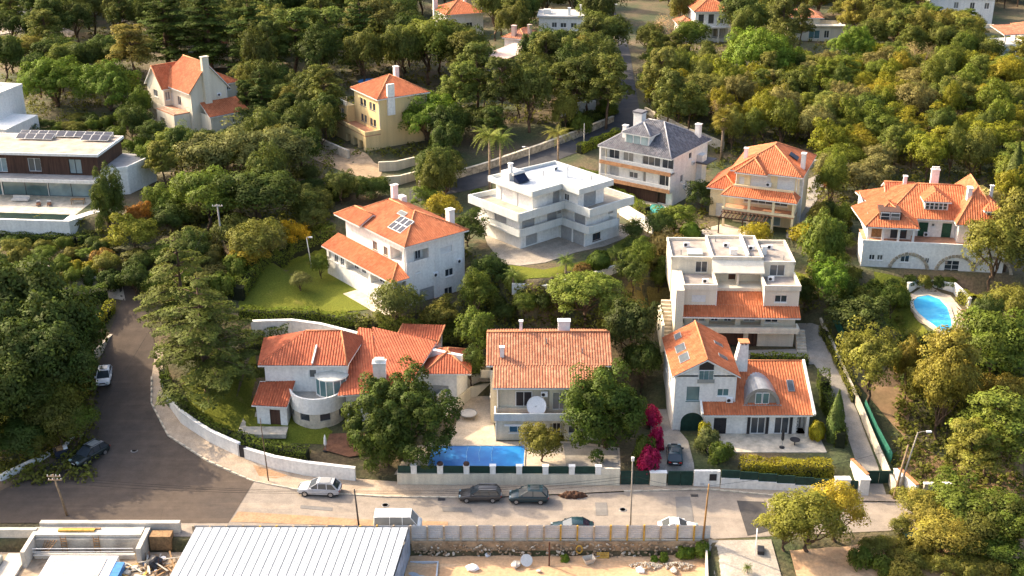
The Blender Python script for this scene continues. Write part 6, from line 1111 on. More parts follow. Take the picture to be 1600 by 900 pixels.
# ================================================================ vehicles
def car(name,label,cat,x,y,z,yaw,L,W,H,paint,kind='suv',group=None):
    r=empty(name,(x,y,z),yaw,label,cat,group); hl=L/2; hw=W/2; belt=H*(.60 if kind!='van' else .52); gc=.22
    pt=mat('paint_'+name+str(round(paint[0]*1000)),paint,.22,.04,1,spec=.6)
    if kind=='van': st=[(-hl,.93,.45,belt),(-hl+.15,.98,.3,belt),(hl-1.0,1.0,.26,belt),(hl-.35,.97,.26,belt*.97),(hl-.05,.88,.3,belt*.80),(hl,.82,.36,belt*.6)]
    else: st=[(-hl,.78,.42,belt*.86),(-hl+.12,.9,.3,belt*.97),(-hl+.6,.98,.24,belt),(0,1.0,.2,belt*.985),(hl*.42,1.0,.22,belt*.97),(hl*.62,.98,.22,belt*.93),(hl-.3,.92,.26,belt*.82),(hl-.07,.82,.3,belt*.70),(hl,.72,.36,belt*.58)]
    def sec(x,f,zb,zt):
        w=hw*f; q=[(w*.86,zb),(w*.97,zb+.1),(w,zb+(zt-zb)*.45),(w*.985,zt-.14),(w*.93,zt-.03),(w*.80,zt)]
        return [(x,a,c) for a,c in q]+[(x,-a,c) for a,c in q[::-1]]
    m=MB(); S=[sec(*s) for s in st]; n=12
    for s in S: m.v+=s
    for i in range(len(S)-1):
        for j in range(n): a=i*n+j; b_=i*n+(j+1)%n; m.f.append((a,b_,b_+n,a+n))
    m.f.append(tuple(range(n))); m.f.append(tuple(range((len(S)-1)*n,len(S)*n))[::-1]); body=m.build('body',pt,r,True)
    cab={'suv':(-hl+.18,-hl+.75,hl*.05,hl*.48),'wagon':(-hl+.12,-hl+.55,hl*.02,hl*.46),'hatch':(-hl+.12,-hl+.7,hl*.02,hl*.5),'sedan':(-hl+.45,-hl+1.25,hl*.0,hl*.45),'van':(-hl+.05,-hl+.12,hl-1.15,hl-.4)}[kind]
    zt=H; zb=belt-.03; wb,wt=hw*.93,hw*(.74 if kind!='van' else .86)
    A=[(cab[0],zb),(cab[1],zt-.05),(cab[2],zt-.03),(cab[3],zb-.02)]
    g=MB(); P=[]
    for sg in (1,-1): P+=[(A[0][0],sg*wb*.95,A[0][1]),(A[1][0],sg*wt,A[1][1]),(A[2][0],sg*wt,A[2][1]),(A[3][0],sg*wb*.97,A[3][1])]
    g.add(P,[(0,3,2,1),(4,5,6,7),(1,2,6,5),(0,1,5,4),(2,3,7,6)]); g.build('glasshouse',GLASS,r)
    rf=MB(); e=.02; c1,c2=A[1][0]-.06,A[2][0]+.08; mid=(c1+c2)/2
    for xx,zz in ((c1,zt-.03),(c1+.25,zt+.0),(mid,zt+.03),(c2-.25,zt+.0),(c2,zt-.025)):
        for yy,dz in ((-1.0,-.05),(-.88,0),(0,.02),(.88,0),(1.0,-.05)): rf.v.append((xx,yy*(wt+.03),zz+dz))
    for i in range(4):
        for j in range(4): a=i*5+j; rf.f.append((a,a+5,a+6,a+1))
    roof=rf.build('roof',pt,r,True)
    if kind in('suv','hatch') : box('sunroof',GLASS,roof,c1+.35,c2-.3,-wt*.68,wt*.68,zt+.035,zt+.062)
    if kind in ('suv','wagon'):
        for sg in (-1,1): MB().obox((c1+.1,sg*wt*.93,zt+.05),(c2-.1,sg*wt*.93,zt+.05),.05,.04).build('roof_rail',STEEL,roof)
    for sg in (-1,1):
        m=MB(); m.obox((A[3][0],sg*wb*.975,zb),(A[2][0],sg*(wt+.01),zt-.04),.07,.05); m.obox((A[0][0],sg*wb*.955,zb),(A[1][0],sg*(wt+.01),zt-.05),.16,.06)
        for f in ((.50,) if kind in('hatch','sedan') else (.36,.66)):
            xx=A[0][0]+(A[3][0]-A[0][0])*f; m.obox((xx,sg*wb*.965,zb),(xx*.96,sg*(wt+.012),zt-.05),.09,.04)
        m.obox((A[0][0],sg*wb*.97,zb+.0),(A[3][0],sg*wb*.985,zb),.06,.05); m.build('pillar',pt,r)
        MB().box(A[3][0]-.45,A[3][0]-.22,min(sg*hw*.98,sg*hw*1.13),max(sg*hw*.98,sg*hw*1.13),belt-.02,belt+.14).build('mirror',pt,r)
        for xx in (-hl*.60,hl*.62):
            wr=.34 if kind in('suv','van') else .31; m=MB(); y1=sg*(hw-.2); y2=sg*(hw+.012); m.tube([(xx,y1,wr),(xx,y2,wr)],wr,16); wh=m.build('wheel',RUBBER,r,False); m=MB(); m.tube([(xx,y2-.02*sg,wr),(xx,y2+.012*sg,wr)],wr*.66,12); m.build('rim',RIM,wh)
        zl=belt*.72; m=MB(); m.box(hl-.24,hl-.05,min(sg*hw*.45,sg*hw*.80),max(sg*hw*.45,sg*hw*.80),zl-.07,zl+.1); m.build('headlight',GLASSL,r); m=MB(); m.box(-hl-.02,-hl+.12,min(sg*hw*.5,sg*hw*.82),max(sg*hw*.5,sg*hw*.82),belt*.66,belt*.84); m.build('tail_light',REDL,r)
    box('number_plate',WHITEP,r,-hl-.03,-hl-.005,-.26,.26,.5,.62); box('number_plate',WHITEP,r,hl-.01,hl+.015,-.26,.26,.42,.53); box('front_grille',DARK,r,hl-.06,hl+.005,-hw*.4,hw*.4,.56,.7); box('underbody',RUBBER,r,-hl+.2,hl-.2,-hw*.8,hw*.8,.16,.3)
    return r
def park(p,q,*a,**k):
    A=G(*p); B=G(*q); yaw=math.atan2(B[1]-A[1],B[0]-A[0]); x,y=(A[0]+B[0])/2,(A[1]+B[1])/2; nm,lb,ct=a[:3]; return car(nm,lb,ct,x,y,float(T(x,y))+.08,yaw,*a[3:],**k)
CG='parked vehicles'
park((165,578),(162,612),'parked_car','white car parked at the kerb beside the dark trees','car',4.3,1.8,1.45,(.75,.76,.77),'hatch',group=CG)
park((160,703),(122,731),'parked_car','dark green-black estate parked on the bend facing the crossing','car',4.8,1.9,1.62,(.02,.028,.028),'suv',group=CG)
park((532,772),(468,769),'parked_car','silver car with dark glass roof parked beside the curved white wall','car',4.75,1.95,1.62,(.50,.51,.53),'suv',group=CG)
park((782,780),(718,780),'parked_car','dark grey estate car parked by the pool wall','car',4.7,1.85,1.5,(.055,.05,.048),'wagon',group=CG)
park((856,783),(796,782),'parked_car','dark blue-green compact car parked right of the grey estate','car',4.35,1.85,1.62,(.012,.035,.045),'hatch',group=CG)
park((926,832),(862,832),'parked_car','black car partly hidden behind the site fence','car',4.6,1.85,1.45,(.012,.012,.013),'sedan',group=CG)
park((585,828),(660,828),'parked_van','white van behind the site fence near the white roof','van',5.0,1.95,2.1,(.78,.77,.74),'van',group=CG)
park((1030,832),(1088,833),'parked_car','white car behind the site fence at the right','car',4.3,1.8,1.48,(.78,.78,.78),'sedan',group=CG)
park((1054,736),(1053,704),'parked_car','black car standing in the cobbled driveway by the bougainvillea','car',4.2,1.78,1.45,(.012,.012,.014),'hatch',group=CG)
park((905,152),(905,160),'parked_car','white car glimpsed under trees near the upper garden','car',4.2,1.8,1.5,(.6,.6,.6),'hatch',group=CG)
r=empty('rubbish_cart',G(97,714),R(30),'dark bin piled with cardboard on the left verge','bin'); box('body',mat('navy',(.02,.025,.045),.6,.1,2),r,-.75,.75,-.5,.5,.2,1.1); box('cardboard',WOOD,r,-.5,.2,-.4,.2,1.103,1.45); box('paper_sack',WHITEP,r,-.7,-.1,-.45,.0,1.103,1.3) if False else box('paper_sack',WHITEP,r,.25,.7,-.4,.3,1.103,1.3)
for q in ((-.55,-.4),(.55,-.4),(-.55,.4),(.55,.4)): MB().tube([(q[0],q[1]-.06,.14),(q[0],q[1]+.06,.14)],.14,8).build('wheel',RUBBER,r)
# ================================================================ poles and wires
TOPS={}
def pole(key,name,label,px,py,h,mt,rad=.13,tilt=0,arms=0,lamp=None,z=None):
    p=G(px,py) if z is None else U(px,py,z); r=empty(name,p,0,label,'lamp post' if lamp else 'pole'); top=(tilt*h,0,h); MB().tube([(0,0,-.5),(tilt*h*.5,0,h*.5),top],[rad*1.2,rad,rad*.75],9).build('shaft',mt,r,True)
    for i in range(arms):
        zz=h-.25-.45*i; a=MB().obox((tilt*zz-.75,0,zz),(tilt*zz+.75,0,zz),.1,.1).build('crossarm',mt,r)
        for q in (-.65,-.25,.25,.65): MB().tube([(tilt*zz+q,0,zz+.05),(tilt*zz+q,0,zz+.22)],.04,6).build('insulator',WHITEP,a)
    if lamp:
        d=1 if lamp>0 else -1; MB().tube([(tilt*h,0,h-.05),(tilt*h+lamp*.5,0,h+.12),(tilt*h+lamp,0,h+.1)],.035,6).build('bracket',mt,r); MB().box(tilt*h+min(lamp,lamp+.55*d),tilt*h+max(lamp,lamp+.55*d),-.13,.13,h+.02,h+.16).build('lamp_head',WHITEP,r)
    TOPS[key]=Vector(p)+Vector(top)+Vector((0,0,-.2)); return r
pole('a','utility_pole','leaning timber utility pole with two crossarms in the lower left',106,806,5.2,POLEW,.12,-.16,2)
pole('b','street_pole','thin rusty pole in front of the garden hedge',420,753,8.2,mat('rusty_pole',(.16,.10,.06),.7,.2,2),.06,-.04); pole('c','street_pole','short dark pole beside the road near the silver car',561,822,4.6,DARK,.09,-.06)
pole('d','utility_pole','concrete lamp pole with white head beside the dark gate',985,824,8.2,mat('dull_concrete',(.33,.29,.24),.9,.15,1.5),.085,-.01,0,.0); box('lamp_box',WHITEP,[o for o in COL.objects if o.get('label','').startswith('concrete lamp pole')][0],-.22,.08,-.12,.12,8.2,8.6)
pole('e','utility_pole','ochre timber pole at the end of the site fence',1098,846,7.0,mat('ochre_timber',(.36,.20,.07),.8,.25,2),.10,.03,0); pole('f','utility_pole','tall pale leaning pole with street lamp beside the stone pillars',1399,782,8.6,MATS['dull_concrete'],.10,.16,0,.9); pole('g','utility_pole','dark timber pole leaning beside the pale lamp pole',1395,781,7.0,POLEW,.13,.12)
pole('h','utility_pole','grey pole rising among bushes left of the white villa',350,396,7.4,CONC,.13,-.04,1); pole('i','flag_pole','white lamp pole on the villa lawn',487,418,4.6,TRIM,.07,-.1,0,.3); pole('j','street_lamp','street lamp beside the upper road left of the feather palm',827,264,3.8,CONCL,.09,0,0,-.7); pole('k','utility_pole','slender pale pole behind the pale yellow house',1318,266,4.6,CONCL,.1,.12); pole('l','street_lamp','street lamp halfway up the dark upper road',959,92,6.5,CONCL,.1,0,0,.9); pole('m','street_lamp','far street lamp near the top of the upper road',954,48,6.5,CONCL,.1,0,0,.9); pole('n','street_lamp','street lamp by the lower bend of the upper road',912,232,4.6,CONCL,.09); pole('o','street_pole','slim pale pole beside the yellow house bank',456,222,4.6,CONCL,.09); pole('p','street_pole','grey road pole above the white villa chimney',688,290,3.4,CONCL,.08)
def wire(label,a,b,sag,rad=.018):
    a,b=Vector(a),Vector(b); r=empty('overhead_wire',a,0,label,'wire','overhead wires'); m=MB(); m.tube([(b-a)*t-Vector((0,0,sag*4*t*(1-t))) for t in np.linspace(0,1,17)],rad,4,False); m.build('cable',RUBBER,r)
A=TOPS
for i,dz in enumerate((0,-.35,-.8)): wire('%s wire from the left timber pole to the short dark pole'%('upper','middle','lower')[i],A['a']+Vector((0,0,dz)),A['c']+Vector((0,0,dz*.3)),.5); wire('%s wire from the short dark pole to the concrete lamp pole'%('upper','middle','lower')[i],A['c']+Vector((0,0,dz*.3)),A['d']+Vector((0,0,dz-1.6)),.6)
wire('wire from the concrete lamp pole to the ochre pole',A['d']+Vector((0,0,-1.5)),A['e'],.5); wire('second wire from the concrete lamp pole to the ochre pole',A['d']+Vector((0,0,-2)),A['e']+Vector((0,0,-.4)),.6); wire('wire from the ochre pole to the leaning lamp pole',A['e'],A['f']+Vector((0,0,-1)),.7); wire('wire crossing the left garden to the grey pole',A['a'],A['h'],1.5)
# ================================================================ garden things
def parasol(label,x,y,z,mt,h=2.7):
    r=empty('closed_parasol',(x,y,z),0,label,'parasol'); m=MB(); m.lathe([(.3,0),(.32,.08),(.05,.1)],14); m.build('base',DARK,r); MB().tube([(0,0,.1),(0,0,h)],.035,8).build('pole',STEEL,r); m=MB(); m.lathe([(.12,h*.38),(.19,h*.45),(.15,h*.8),(.04,h),(.0,h+.05)],10); m.build('folded_canopy',mt,r)
parasol('closed dark parasol on the terrace of the dormer house',31.4,123.0,1.62,DARK,2.6); x,y,z=G(509,705); parasol('closed white parasol beside the timber deck',x,y,z,WHITEP,2.2)
sheet('timber_deck',pxs([(505,705),(515,680),(570,678),(575,712),(545,716)]),.2,DECK,kind=None,label='reddish timber deck in the corner garden by the cypresses',cat='deck')
def lounger(label,x,y,z,yaw,mt,grp):
    l=empty('sun_lounger',(x,y,z),yaw,label,'sun lounger',grp); box('seat',mt,l,-.32,.32,-.95,.35,.28,.36); m=MB(); m.add([(-.32,.35,.3),(.32,.35,.3),(.32,.95,.75),(-.32,.95,.75),(-.32,.35,.38),(.32,.35,.38),(.32,.93,.83),(-.32,.93,.83)],[(0,3,2,1),(4,5,6,7),(0,1,5,4),(1,2,6,5),(2,3,7,6),(3,0,4,7)]); m.build('backrest',mt,l)
    for q in ((-.28,-.85),(.28,-.85),(-.28,.3),(.28,.3)): box('leg',TRIM,l,q[0]-.03,q[0]+.03,q[1]-.03,q[1]+.03,0,.28)
for i,(px,py) in enumerate(((990,301),(1003,306),(1016,309))): x,y,z=U(px,py,11.12); lounger(('left','middle','right')[i]+' of three white loungers in front of the slate-roofed house',x,y,z,R(-40),CUSH if i<2 else BAND,'loungers by the slate-roofed house')
for i in range(3): x,y,z=U(1505,489+7*i,8.1); lounger(('rear','middle','front')[i]+' of three timber loungers beside the kidney pool',x,y,z,R(90),WOOD,'loungers by the kidney pool')
x,y,z=U(732,652,1.25); r=empty('trampoline',(x,y,z),0,'round weathered trampoline on the beige yard','trampoline'); m=MB(); m.lathe([(0.01,.6),(1.0,.61)],18); m.build('mat',GREYW,r); m=MB(); m.tube([(1.05*math.cos(t),1.05*math.sin(t),.6) for t in np.linspace(0,6.283,19)],.06,6); m.build('rim',STEEL,r)
for k in range(4): box('leg',STEEL,r,math.cos(k*1.57+.8)-.03,math.cos(k*1.57+.8)+.03,math.sin(k*1.57+.8)-.03,math.sin(k*1.57+.8)+.03,0,.6)
t_=empty('garden_table',(33.0,123.6,1.62),0,'dark round table with chairs on the dormer house terrace','table'); m=MB(); m.lathe([(.0,.7),(.6,.7),(.6,.75),(.0,.76)],14); m.build('tabletop',DARK,t_); box('pedestal',DARK,t_,-.06,.06,-.06,.06,0,.7)
# ================================================================ planting
DKG=(.034,.052,.016); MIDG=(.060,.088,.020); OLV=(.095,.100,.030); GRY=(.105,.110,.060); LIME=(.17,.165,.020); YEL=(.30,.21,.018); ORG=(.17,.085,.022); BRI=(.075,.125,.022); GOLD=(.125,.110,.030); DEAD=(.24,.17,.12)
PT=ptree
# -- large single trees, told apart by what stands beside them
PT('dome_pine',80,97,9,17.5,'broad green umbrella pine at left above the solar-panelled roof',(.058,.098,.018)); PT('dome_pine',165,103,9,15,'umbrella pine just left of the cream gabled house',(.055,.092,.018)); PT('dome_pine',665,150,8.5,16,'rounded umbrella pine in front of the yellow pyramid-roofed house',(.062,.108,.018)); PT('dome_pine',1192,50,11,18,'great umbrella pine at the upper right above the woodland',(.075,.118,.02)); PT('dome_pine',1338,46,9,11,'smaller umbrella pine right of the great one',(.075,.115,.02)); PT('umbrella_pine',915,432,7.5,10,'low spreading pine behind the dish house roof',(.085,.115,.03))
PT('cypress_tree',250,-25,19,17,'leftmost huge dark cypress at the top left',DKG); PT('cypress_tree',318,-30,20,17,'second huge dark cypress right of the leftmost one',DKG); PT('cypress_tree',385,-10,18,15,'dark cypress above and right of the cream gabled house',DKG); PT('cypress_tree',405,108,11,7,'narrow dark conifer between cream and yellow houses',DKG); PT('pine_tree',205,38,13,12,'tawny pine behind the cream gabled house',(.095,.085,.03))
PT('pine_tree',455,8,16,14,'tall loose pine left of the yellow house',(.062,.085,.026)); PT('pine_tree',500,12,15,13,'second loose pine above the yellow house',(.06,.08,.024)); PT('cypress_tree',560,-5,17,13,'dark conifer above the blue trampoline',DKG); PT('broadleaf_tree',590,5,14,12,'olive-brown tree between dark conifer and tall light tree',(.065,.068,.026)); PT('fluffy_tree',668,22,15,13,'tall light green tree below the top centre house',(.075,.098,.026)); PT('pine_tree',508,100,13,8.5,'pine standing left of the yellow house wall',(.068,.085,.026)); PT('pine_tree',745,70,15,10,'pine in front of the pinkish house',(.062,.078,.026)); PT('pine_tree',785,85,15,8.5,'dark pine right of the pinkish house',(.045,.06,.022)); PT('pine_tree',715,95,13,9,'lighter pine left of the pinkish house',(.07,.088,.026))
PT('fluffy_tree',345,198,12,13,'grey-green feathery tree left of the pale bank',(.085,.092,.045)); PT('fluffy_tree',425,196,11.5,12,'second grey-green feathery tree beside the pale bank',(.075,.086,.042)); PT('broadleaf_tree',395,270,9,11,'dark bushy tree above the left hedge',DKG); PT('broadleaf_tree',320,275,9,9,'dark tree right of the left driveway pole',MIDG); PT('fluffy_tree',270,195,8,6,'light green bushy tree below the cream gabled house',(.085,.11,.03))
PT('clumped_cypress',160,264,9.5,5.5,'irregular dark tree at the corner of the timber-clad house',(.05,.068,.02),v=0); PT('round_tree',215,318,4.0,3.6,'orange autumn tree below the timber-clad house',ORG); PT('round_tree',254,292,6.5,6,'green rounded tree right of the orange autumn tree',MIDG); PT('round_tree',205,338,5.5,6,'yellow-green tree below the orange autumn tree',(.11,.125,.025)); PT('shrub',300,308,4,5,'white-flowering bush left of the grey pole',(.12,.13,.07)); PT('round_tree',395,352,6,8,'soft olive bush mass beside the grey pole',OLV); PT('round_tree',460,345,4.5,3.8,'bright yellow tree at the edge of the villa lawn',YEL); PT('round_tree',388,380,3.6,6,'yellow-flowering bush above the villa lawn',(.20,.16,.03)); PT('round_tree',420,360,5,5,'grey-leaved bush behind the villa lawn',GRY)
PT('cedar_tree',272,368,17,15.5,'upper tall olive-green cedar beside the left road',(.048,.064,.020),v=0); PT('cedar_tree',305,428,16.5,17.5,'great spreading cedar overhanging the left road corner',(.046,.062,.020),v=1)
for i,(px,py,h,w_,c) in enumerate(((18,415,13,12,DKG),(75,470,12,10,DKG),(30,505,10,10,DKG),(100,540,9,8,DKG),(60,560,9,8,(.045,.058,.018)),(88,592,6.5,6.5,(.10,.105,.025)),(20,590,8,8,DKG),(85,635,6,6,(.06,.07,.02)),(118,642,4.5,4.2,MIDG),(25,660,5,7,DKG),(50,672,4,5,(.07,.075,.02)),(10,480,12,9,DKG))): PT('broadleaf_tree',px,py,h,w_,('tallest dark leafy tree high at the left edge above the bend','dark leafy tree beside the dark driveway hedge','dark leafy tree left of the driveway hedge','dark tree just left of the white parked car','dark tree behind the yellowish tree at the bend','yellowish tree left of the white parked car','dark tree beside the small left lawn','small dull green tree above the parked estate','low green tree at the kerb above the rubbish bin','low wide tree behind the kerb wall at the left edge','small olive tree behind the kerb wall','second tall dark tree at the left edge above the bend')[i],c,'dark trees left of the road bend')
PT('spreading_cypress',622,594,10.6,14.2,'broad dark spreading cypress overhanging the street wall beside the blue pool'); PT('clumped_cypress',605,650,6.8,7,'low dark cypress drooping over the street wall',(.038,.055,.014),v=0)
PT('clumped_cypress',948,580,10.4,11.2,'dense dark rounded cypress in front of the dish house',(.034,.056,.013),v=0); PT('round_tree',848,668,4.6,5.2,'rounded olive tree at the end of the blue pool',(.085,.08,.022)); PT('broadleaf_tree',990,475,9.5,6.5,'dark tangled tree between dish house and flats',(.03,.04,.015)); PT('broadleaf_tree',1005,540,7,5,'dark tree left of the gabled white house',DKG); PT('fluffy_tree',745,430,7,5,'leafy tree between white villa and dish house',MIDG); PT('round_tree',765,400,5,5,'dark bush right of the white villa',DKG); PT('broadleaf_tree',742,490,6.5,5,'green tree at the left end of the dish house roof',(.065,.09,.022)); PT('round_tree',735,545,5.5,4.2,'dark ivy-clad tree left of the dish house',DKG); PT('round_tree',615,448,6.5,6.5,'large dark magnolia in front of the white villa',(.055,.070,.026)); PT('round_tree',690,470,4,5,'rounded shrubby tree beside the villa garage',OLV); PT('small_palm',655,460,3,3,'small palm by the villa garage door',(.09,.11,.04))
PT('round_tree',690,308,4.5,5.5,'yellow-green bush left of the villa chimneys',(.15,.13,.02)); PT('round_tree',730,335,5,6,'dark green bush behind the villa right chimney',DKG); PT('round_tree',668,292,4,5,'green bush below the upper road wall',MIDG); PT('shrub',745,292,2.4,2.8,'bright bush by the villa drive gates',BRI)
PT('feather_palm',765,206,10,6,'left of the twin feather palms by the upper road',(.10,.13,.04)); PT('feather_palm',782,210,9,5.4,'right of the twin feather palms by the upper road',(.10,.13,.04)); PT('feather_palm',873,203,6.5,5.6,'feather palm beside the upper road behind the modern villa',(.12,.135,.045)); PT('fan_palm',1132,175,9,4.6,'fan palm behind the slate-roofed house',(.12,.115,.035)); PT('skirted_palm',910,62,11,4.2,'tall palm with a skirt of dead leaves',(.17,.13,.06)); PT('fan_palm',60,740,.1,.1,'x') if False else None
PT('pine_tree',950,88,14,9.5,'leaning pine over the lower bend of the upper road',(.07,.088,.028)); PT('pine_tree',1030,72,15,8,'pine right of the upper road',(.075,.082,.03)); PT('pine_tree',1045,110,14,8,'darker pine nearer the slate-roofed house',(.058,.07,.024)); PT('pine_tree',1080,130,10,7,'third pine right of the upper road',(.07,.085,.026)); PT('broadleaf_tree',875,52,10,9,'dark round tree below the grey flat house',DKG); PT('round_tree',935,42,7,8,'yellowish tree left of the upper road',(.13,.12,.03)); PT('bare_tree',1046,28,8,7,'pinkish bare tree right of the upper road'); PT('broadleaf_tree',1080,36,8,8,'green round tree left of the arched-door house',MIDG); PT('broadleaf_tree',1165,0,12,10,'dark tree right of the arched-door house',(.045,.06,.02)); PT('pine_tree',1230,0,14,9,'pine before the low pale house',(.06,.07,.026)); PT('pine_tree',1255,8,11,6,'slim pine before the low pale house',(.06,.07,.026))
PT('column_cypress',1312,612,6.8,2.0,'slender clipped cypress beside the cobbled lane'); PT('column_cypress',1593,225,11,3.2,'tall column cypress at the right edge',(.05,.065,.022)); PT('fluffy_tree',1368,512,11,7.5,'feathery light tree right of the cobbled lane',(.105,.115,.032)); PT('round_tree',1342,465,6,7.5,'dark glossy tree above the green mesh fence',(.05,.068,.026)); PT('broadleaf_tree',1290,342,10,6,'lush green tree between pale yellow house and arcade house',(.065,.09,.022)); PT('fluffy_tree',1300,405,8,5.5,'bright bamboo-like clump right of the flats',BRI); PT('round_tree',1358,250,6.5,8,'grey-green domed bush behind the arcade house',GRY); PT('shrub',1536,288,4.5,6.5,'white-flowering bush behind the arcade house right end',(.22,.22,.14)); PT('round_tree',1300,270,4,3.2,'dark red shrub by the green gate',(.085,.03,.025)); PT('shrub',1262,345,3.2,5,'bright yellow-green shrub left of the arcade house',LIME); PT('fluffy_tree',1568,335,12,10,'big loose tree covering the right end of the arcade house',(.088,.10,.028)); PT('pine_tree',1590,300,12,8,'pine beside the column cypress',(.10,.1,.03))
PT('pine_tree',1495,522,13,9,'golden-brown pine right of the dirt path',GOLD,v=1); PT('fluffy_tree',1480,560,11,7,'ochre feathery tree beside the golden pine',GOLD); PT('pine_tree',1560,620,11,10,'green pine at the right edge above the street',(.085,.105,.026)); PT('pine_tree',1530,660,9,7,'paler pine left of the right-edge pine',(.10,.105,.03)); PT('broadleaf_tree',1560,500,10,9,'green tree in the right slope thicket',MIDG); PT('round_tree',1505,755,5.5,7,'green rounded bush by the right end of the street',(.065,.085,.02)); PT('round_tree',1455,782,4,5,'pale yellow-green bush at the end of the street',(.17,.15,.045)); PT('round_tree',1480,815,4,6.5,'pale bush in front of the green rounded bush',(.13,.125,.035)); PT('round_tree',1545,775,5,7,'dark bush at the lower right',(.05,.06,.018)); PT('fluffy_tree',1268,778,7,8.5,'olive tree overhanging the near side of the road',(.115,.118,.03)); PT('fluffy_tree',1312,762,6.8,6.5,'yellowing tree behind the olive roadside tree',(.20,.165,.03)); PT('fluffy_tree',1230,800,5,5.5,'lower left part of the roadside thicket',(.10,.11,.028))
PT('round_tree',468,428,2.6,3,'silvery olive bush on the villa lawn',(.11,.115,.06)); PT('round_tree',499,400,3.6,2.9,'small green tree beside the lawn pole',MIDG)
for i,(px,py) in enumerate(((937,394),(884,402),(963,392))): PT('clipped_shrub' if i==0 else 'small_palm',px,py,2.6 if i==0 else 2.4,3.0 if i==0 else 3.0,('ball-shaped clipped shrub on the modern villa lawn','left small palm on the modern villa lawn','right small palm on the modern villa lawn')[i])
PT('shrub',913,410,2.2,3.2,'brownish domed shrub on the modern villa lawn',(.095,.065,.03)); PT('small_palm',802,425,2.6,3.2,'small palm at the left corner of the modern villa lawn'); PT('small_palm',994,343,2.4,2.6,'small palm against the white boundary wall'); PT('shrub',1040,360,4,5.5,'tawny pampas-like bush beside the modern villa lawn',(.20,.16,.08)); PT('round_tree',1100,282,5,5.5,'dark tree between slate-roofed and pale yellow houses',DKG); PT('round_tree',1055,322,4.5,6,'green twisted tree by the turquoise pool',MIDG); PT('clipped_shrub',1079,350,3.2,3.0,'bright clipped ball shrub left of the pale yellow house',(.07,.11,.02)); PT('round_tree',1030,335,4,4.5,'dark domed tree beside the white boundary wall',DKG); PT('fluffy_tree',1000,380,5.5,5,'green tree left of the flats',MIDG); PT('fluffy_tree',990,400,6,4.6,'dark hedge tree below the modern villa lawn',(.05,.07,.02)); PT('round_tree',1185,352,4,4.5,'lime bush below the pergola',LIME); PT('round_tree',1060,372,2.5,3,'grey twiggy bush above the flats',GRY)
PT('clipped_shrub',118,408,2.2,2.4,'left of two bright clipped balls above the left driveway',LIME); PT('clipped_shrub',138,410,2.1,2.3,'right of two bright clipped balls above the left driveway',(.15,.15,.02)); PT('shrub',125,492,2.4,3,'yellow-green shrub on the left road bank',(.14,.14,.02)); PT('shrub',160,385,3,3.6,'rusty-leaved shrub above the left driveway',(.11,.075,.03))
BOUG=(.27,.010,.095)
PT('shrub',1021,628,3.4,2.2,'upper tuft of the magenta bougainvillea by the driveway',BOUG,v=2); PT('shrub',1026,662,3.6,2.0,'narrow middle mass of the climbing magenta bougainvillea',BOUG,v=2); PT('shrub',1017,696,3.6,2.9,'largest magenta bougainvillea mass hanging over the gate pillar',BOUG,v=0); PT('shrub',1008,676,4.2,2.6,'green bush woven into the bougainvillea beside the dark gate',MIDG); PT('shrub',1108,668,3,3.2,'grey-green bush left of the dormer house terrace',(.07,.085,.04)); PT('shrub',1128,690,2.6,3,'leafy bush at the driveway corner',MIDG); PT('shrub',1102,655,3.0,1.6,'bright upright bush against the dormer house',LIME); PT('clipped_shrub',1278,660,2.6,1.8,'clipped golden bush at the end of the terrace',LIME)
PT('shrub',1408,760,1.6,2.2,'weedy bush under the leaning poles',OLV); PT('small_palm',1168,884,1.0,1.2,'tiny potted palm on the concrete platform'); 
for i,(px,py,h) in enumerate(((1068,845,1.7),(1078,848,1.5),(1100,838,2.1),(1038,856,1.3),(1022,860,1.0),(882,858,1.2))): PT('shrub',px,py+6,h,h*.9,'weed bush growing at the foot of the site fence',BRI,'weeds below the site fence')
for i,(x,y,h,w_) in enumerate(((-57,130,13,10.5),(-60.5,124,12,9.5),(-64,119.5,11,9),(-69,123,12,10),(-73,117.5,10,9),(-66,133,12,10))): plant('broadleaf_tree',x,y,float(TF(x,y)),h,w_,('tall shady tree nearest the bend in the left mass','tall shady tree behind the rubbish bin','shady tree behind the left kerb wall','tall shady tree left of the small lawn','leftmost shady tree by the kerb','tall shady tree at the back of the left mass')[i],DKG,'tall trees at the left edge')
PT('round_tree',1440,772,3.6,5,'pale olive bush left of the green rounded bush at the street end',(.12,.12,.035)); PT('round_tree',1535,798,4,6.5,'olive bush in front of the dark lower right bush',OLV); PT('round_tree',1585,785,5,7,'green bush at the right edge by the street end',MIDG); PT('round_tree',1500,832,2.8,5,'low spreading bush above the sandy bank',(.10,.105,.03)); PT('round_tree',1565,840,2.8,5.5,'low green bush at the right edge above the sand',MIDG)
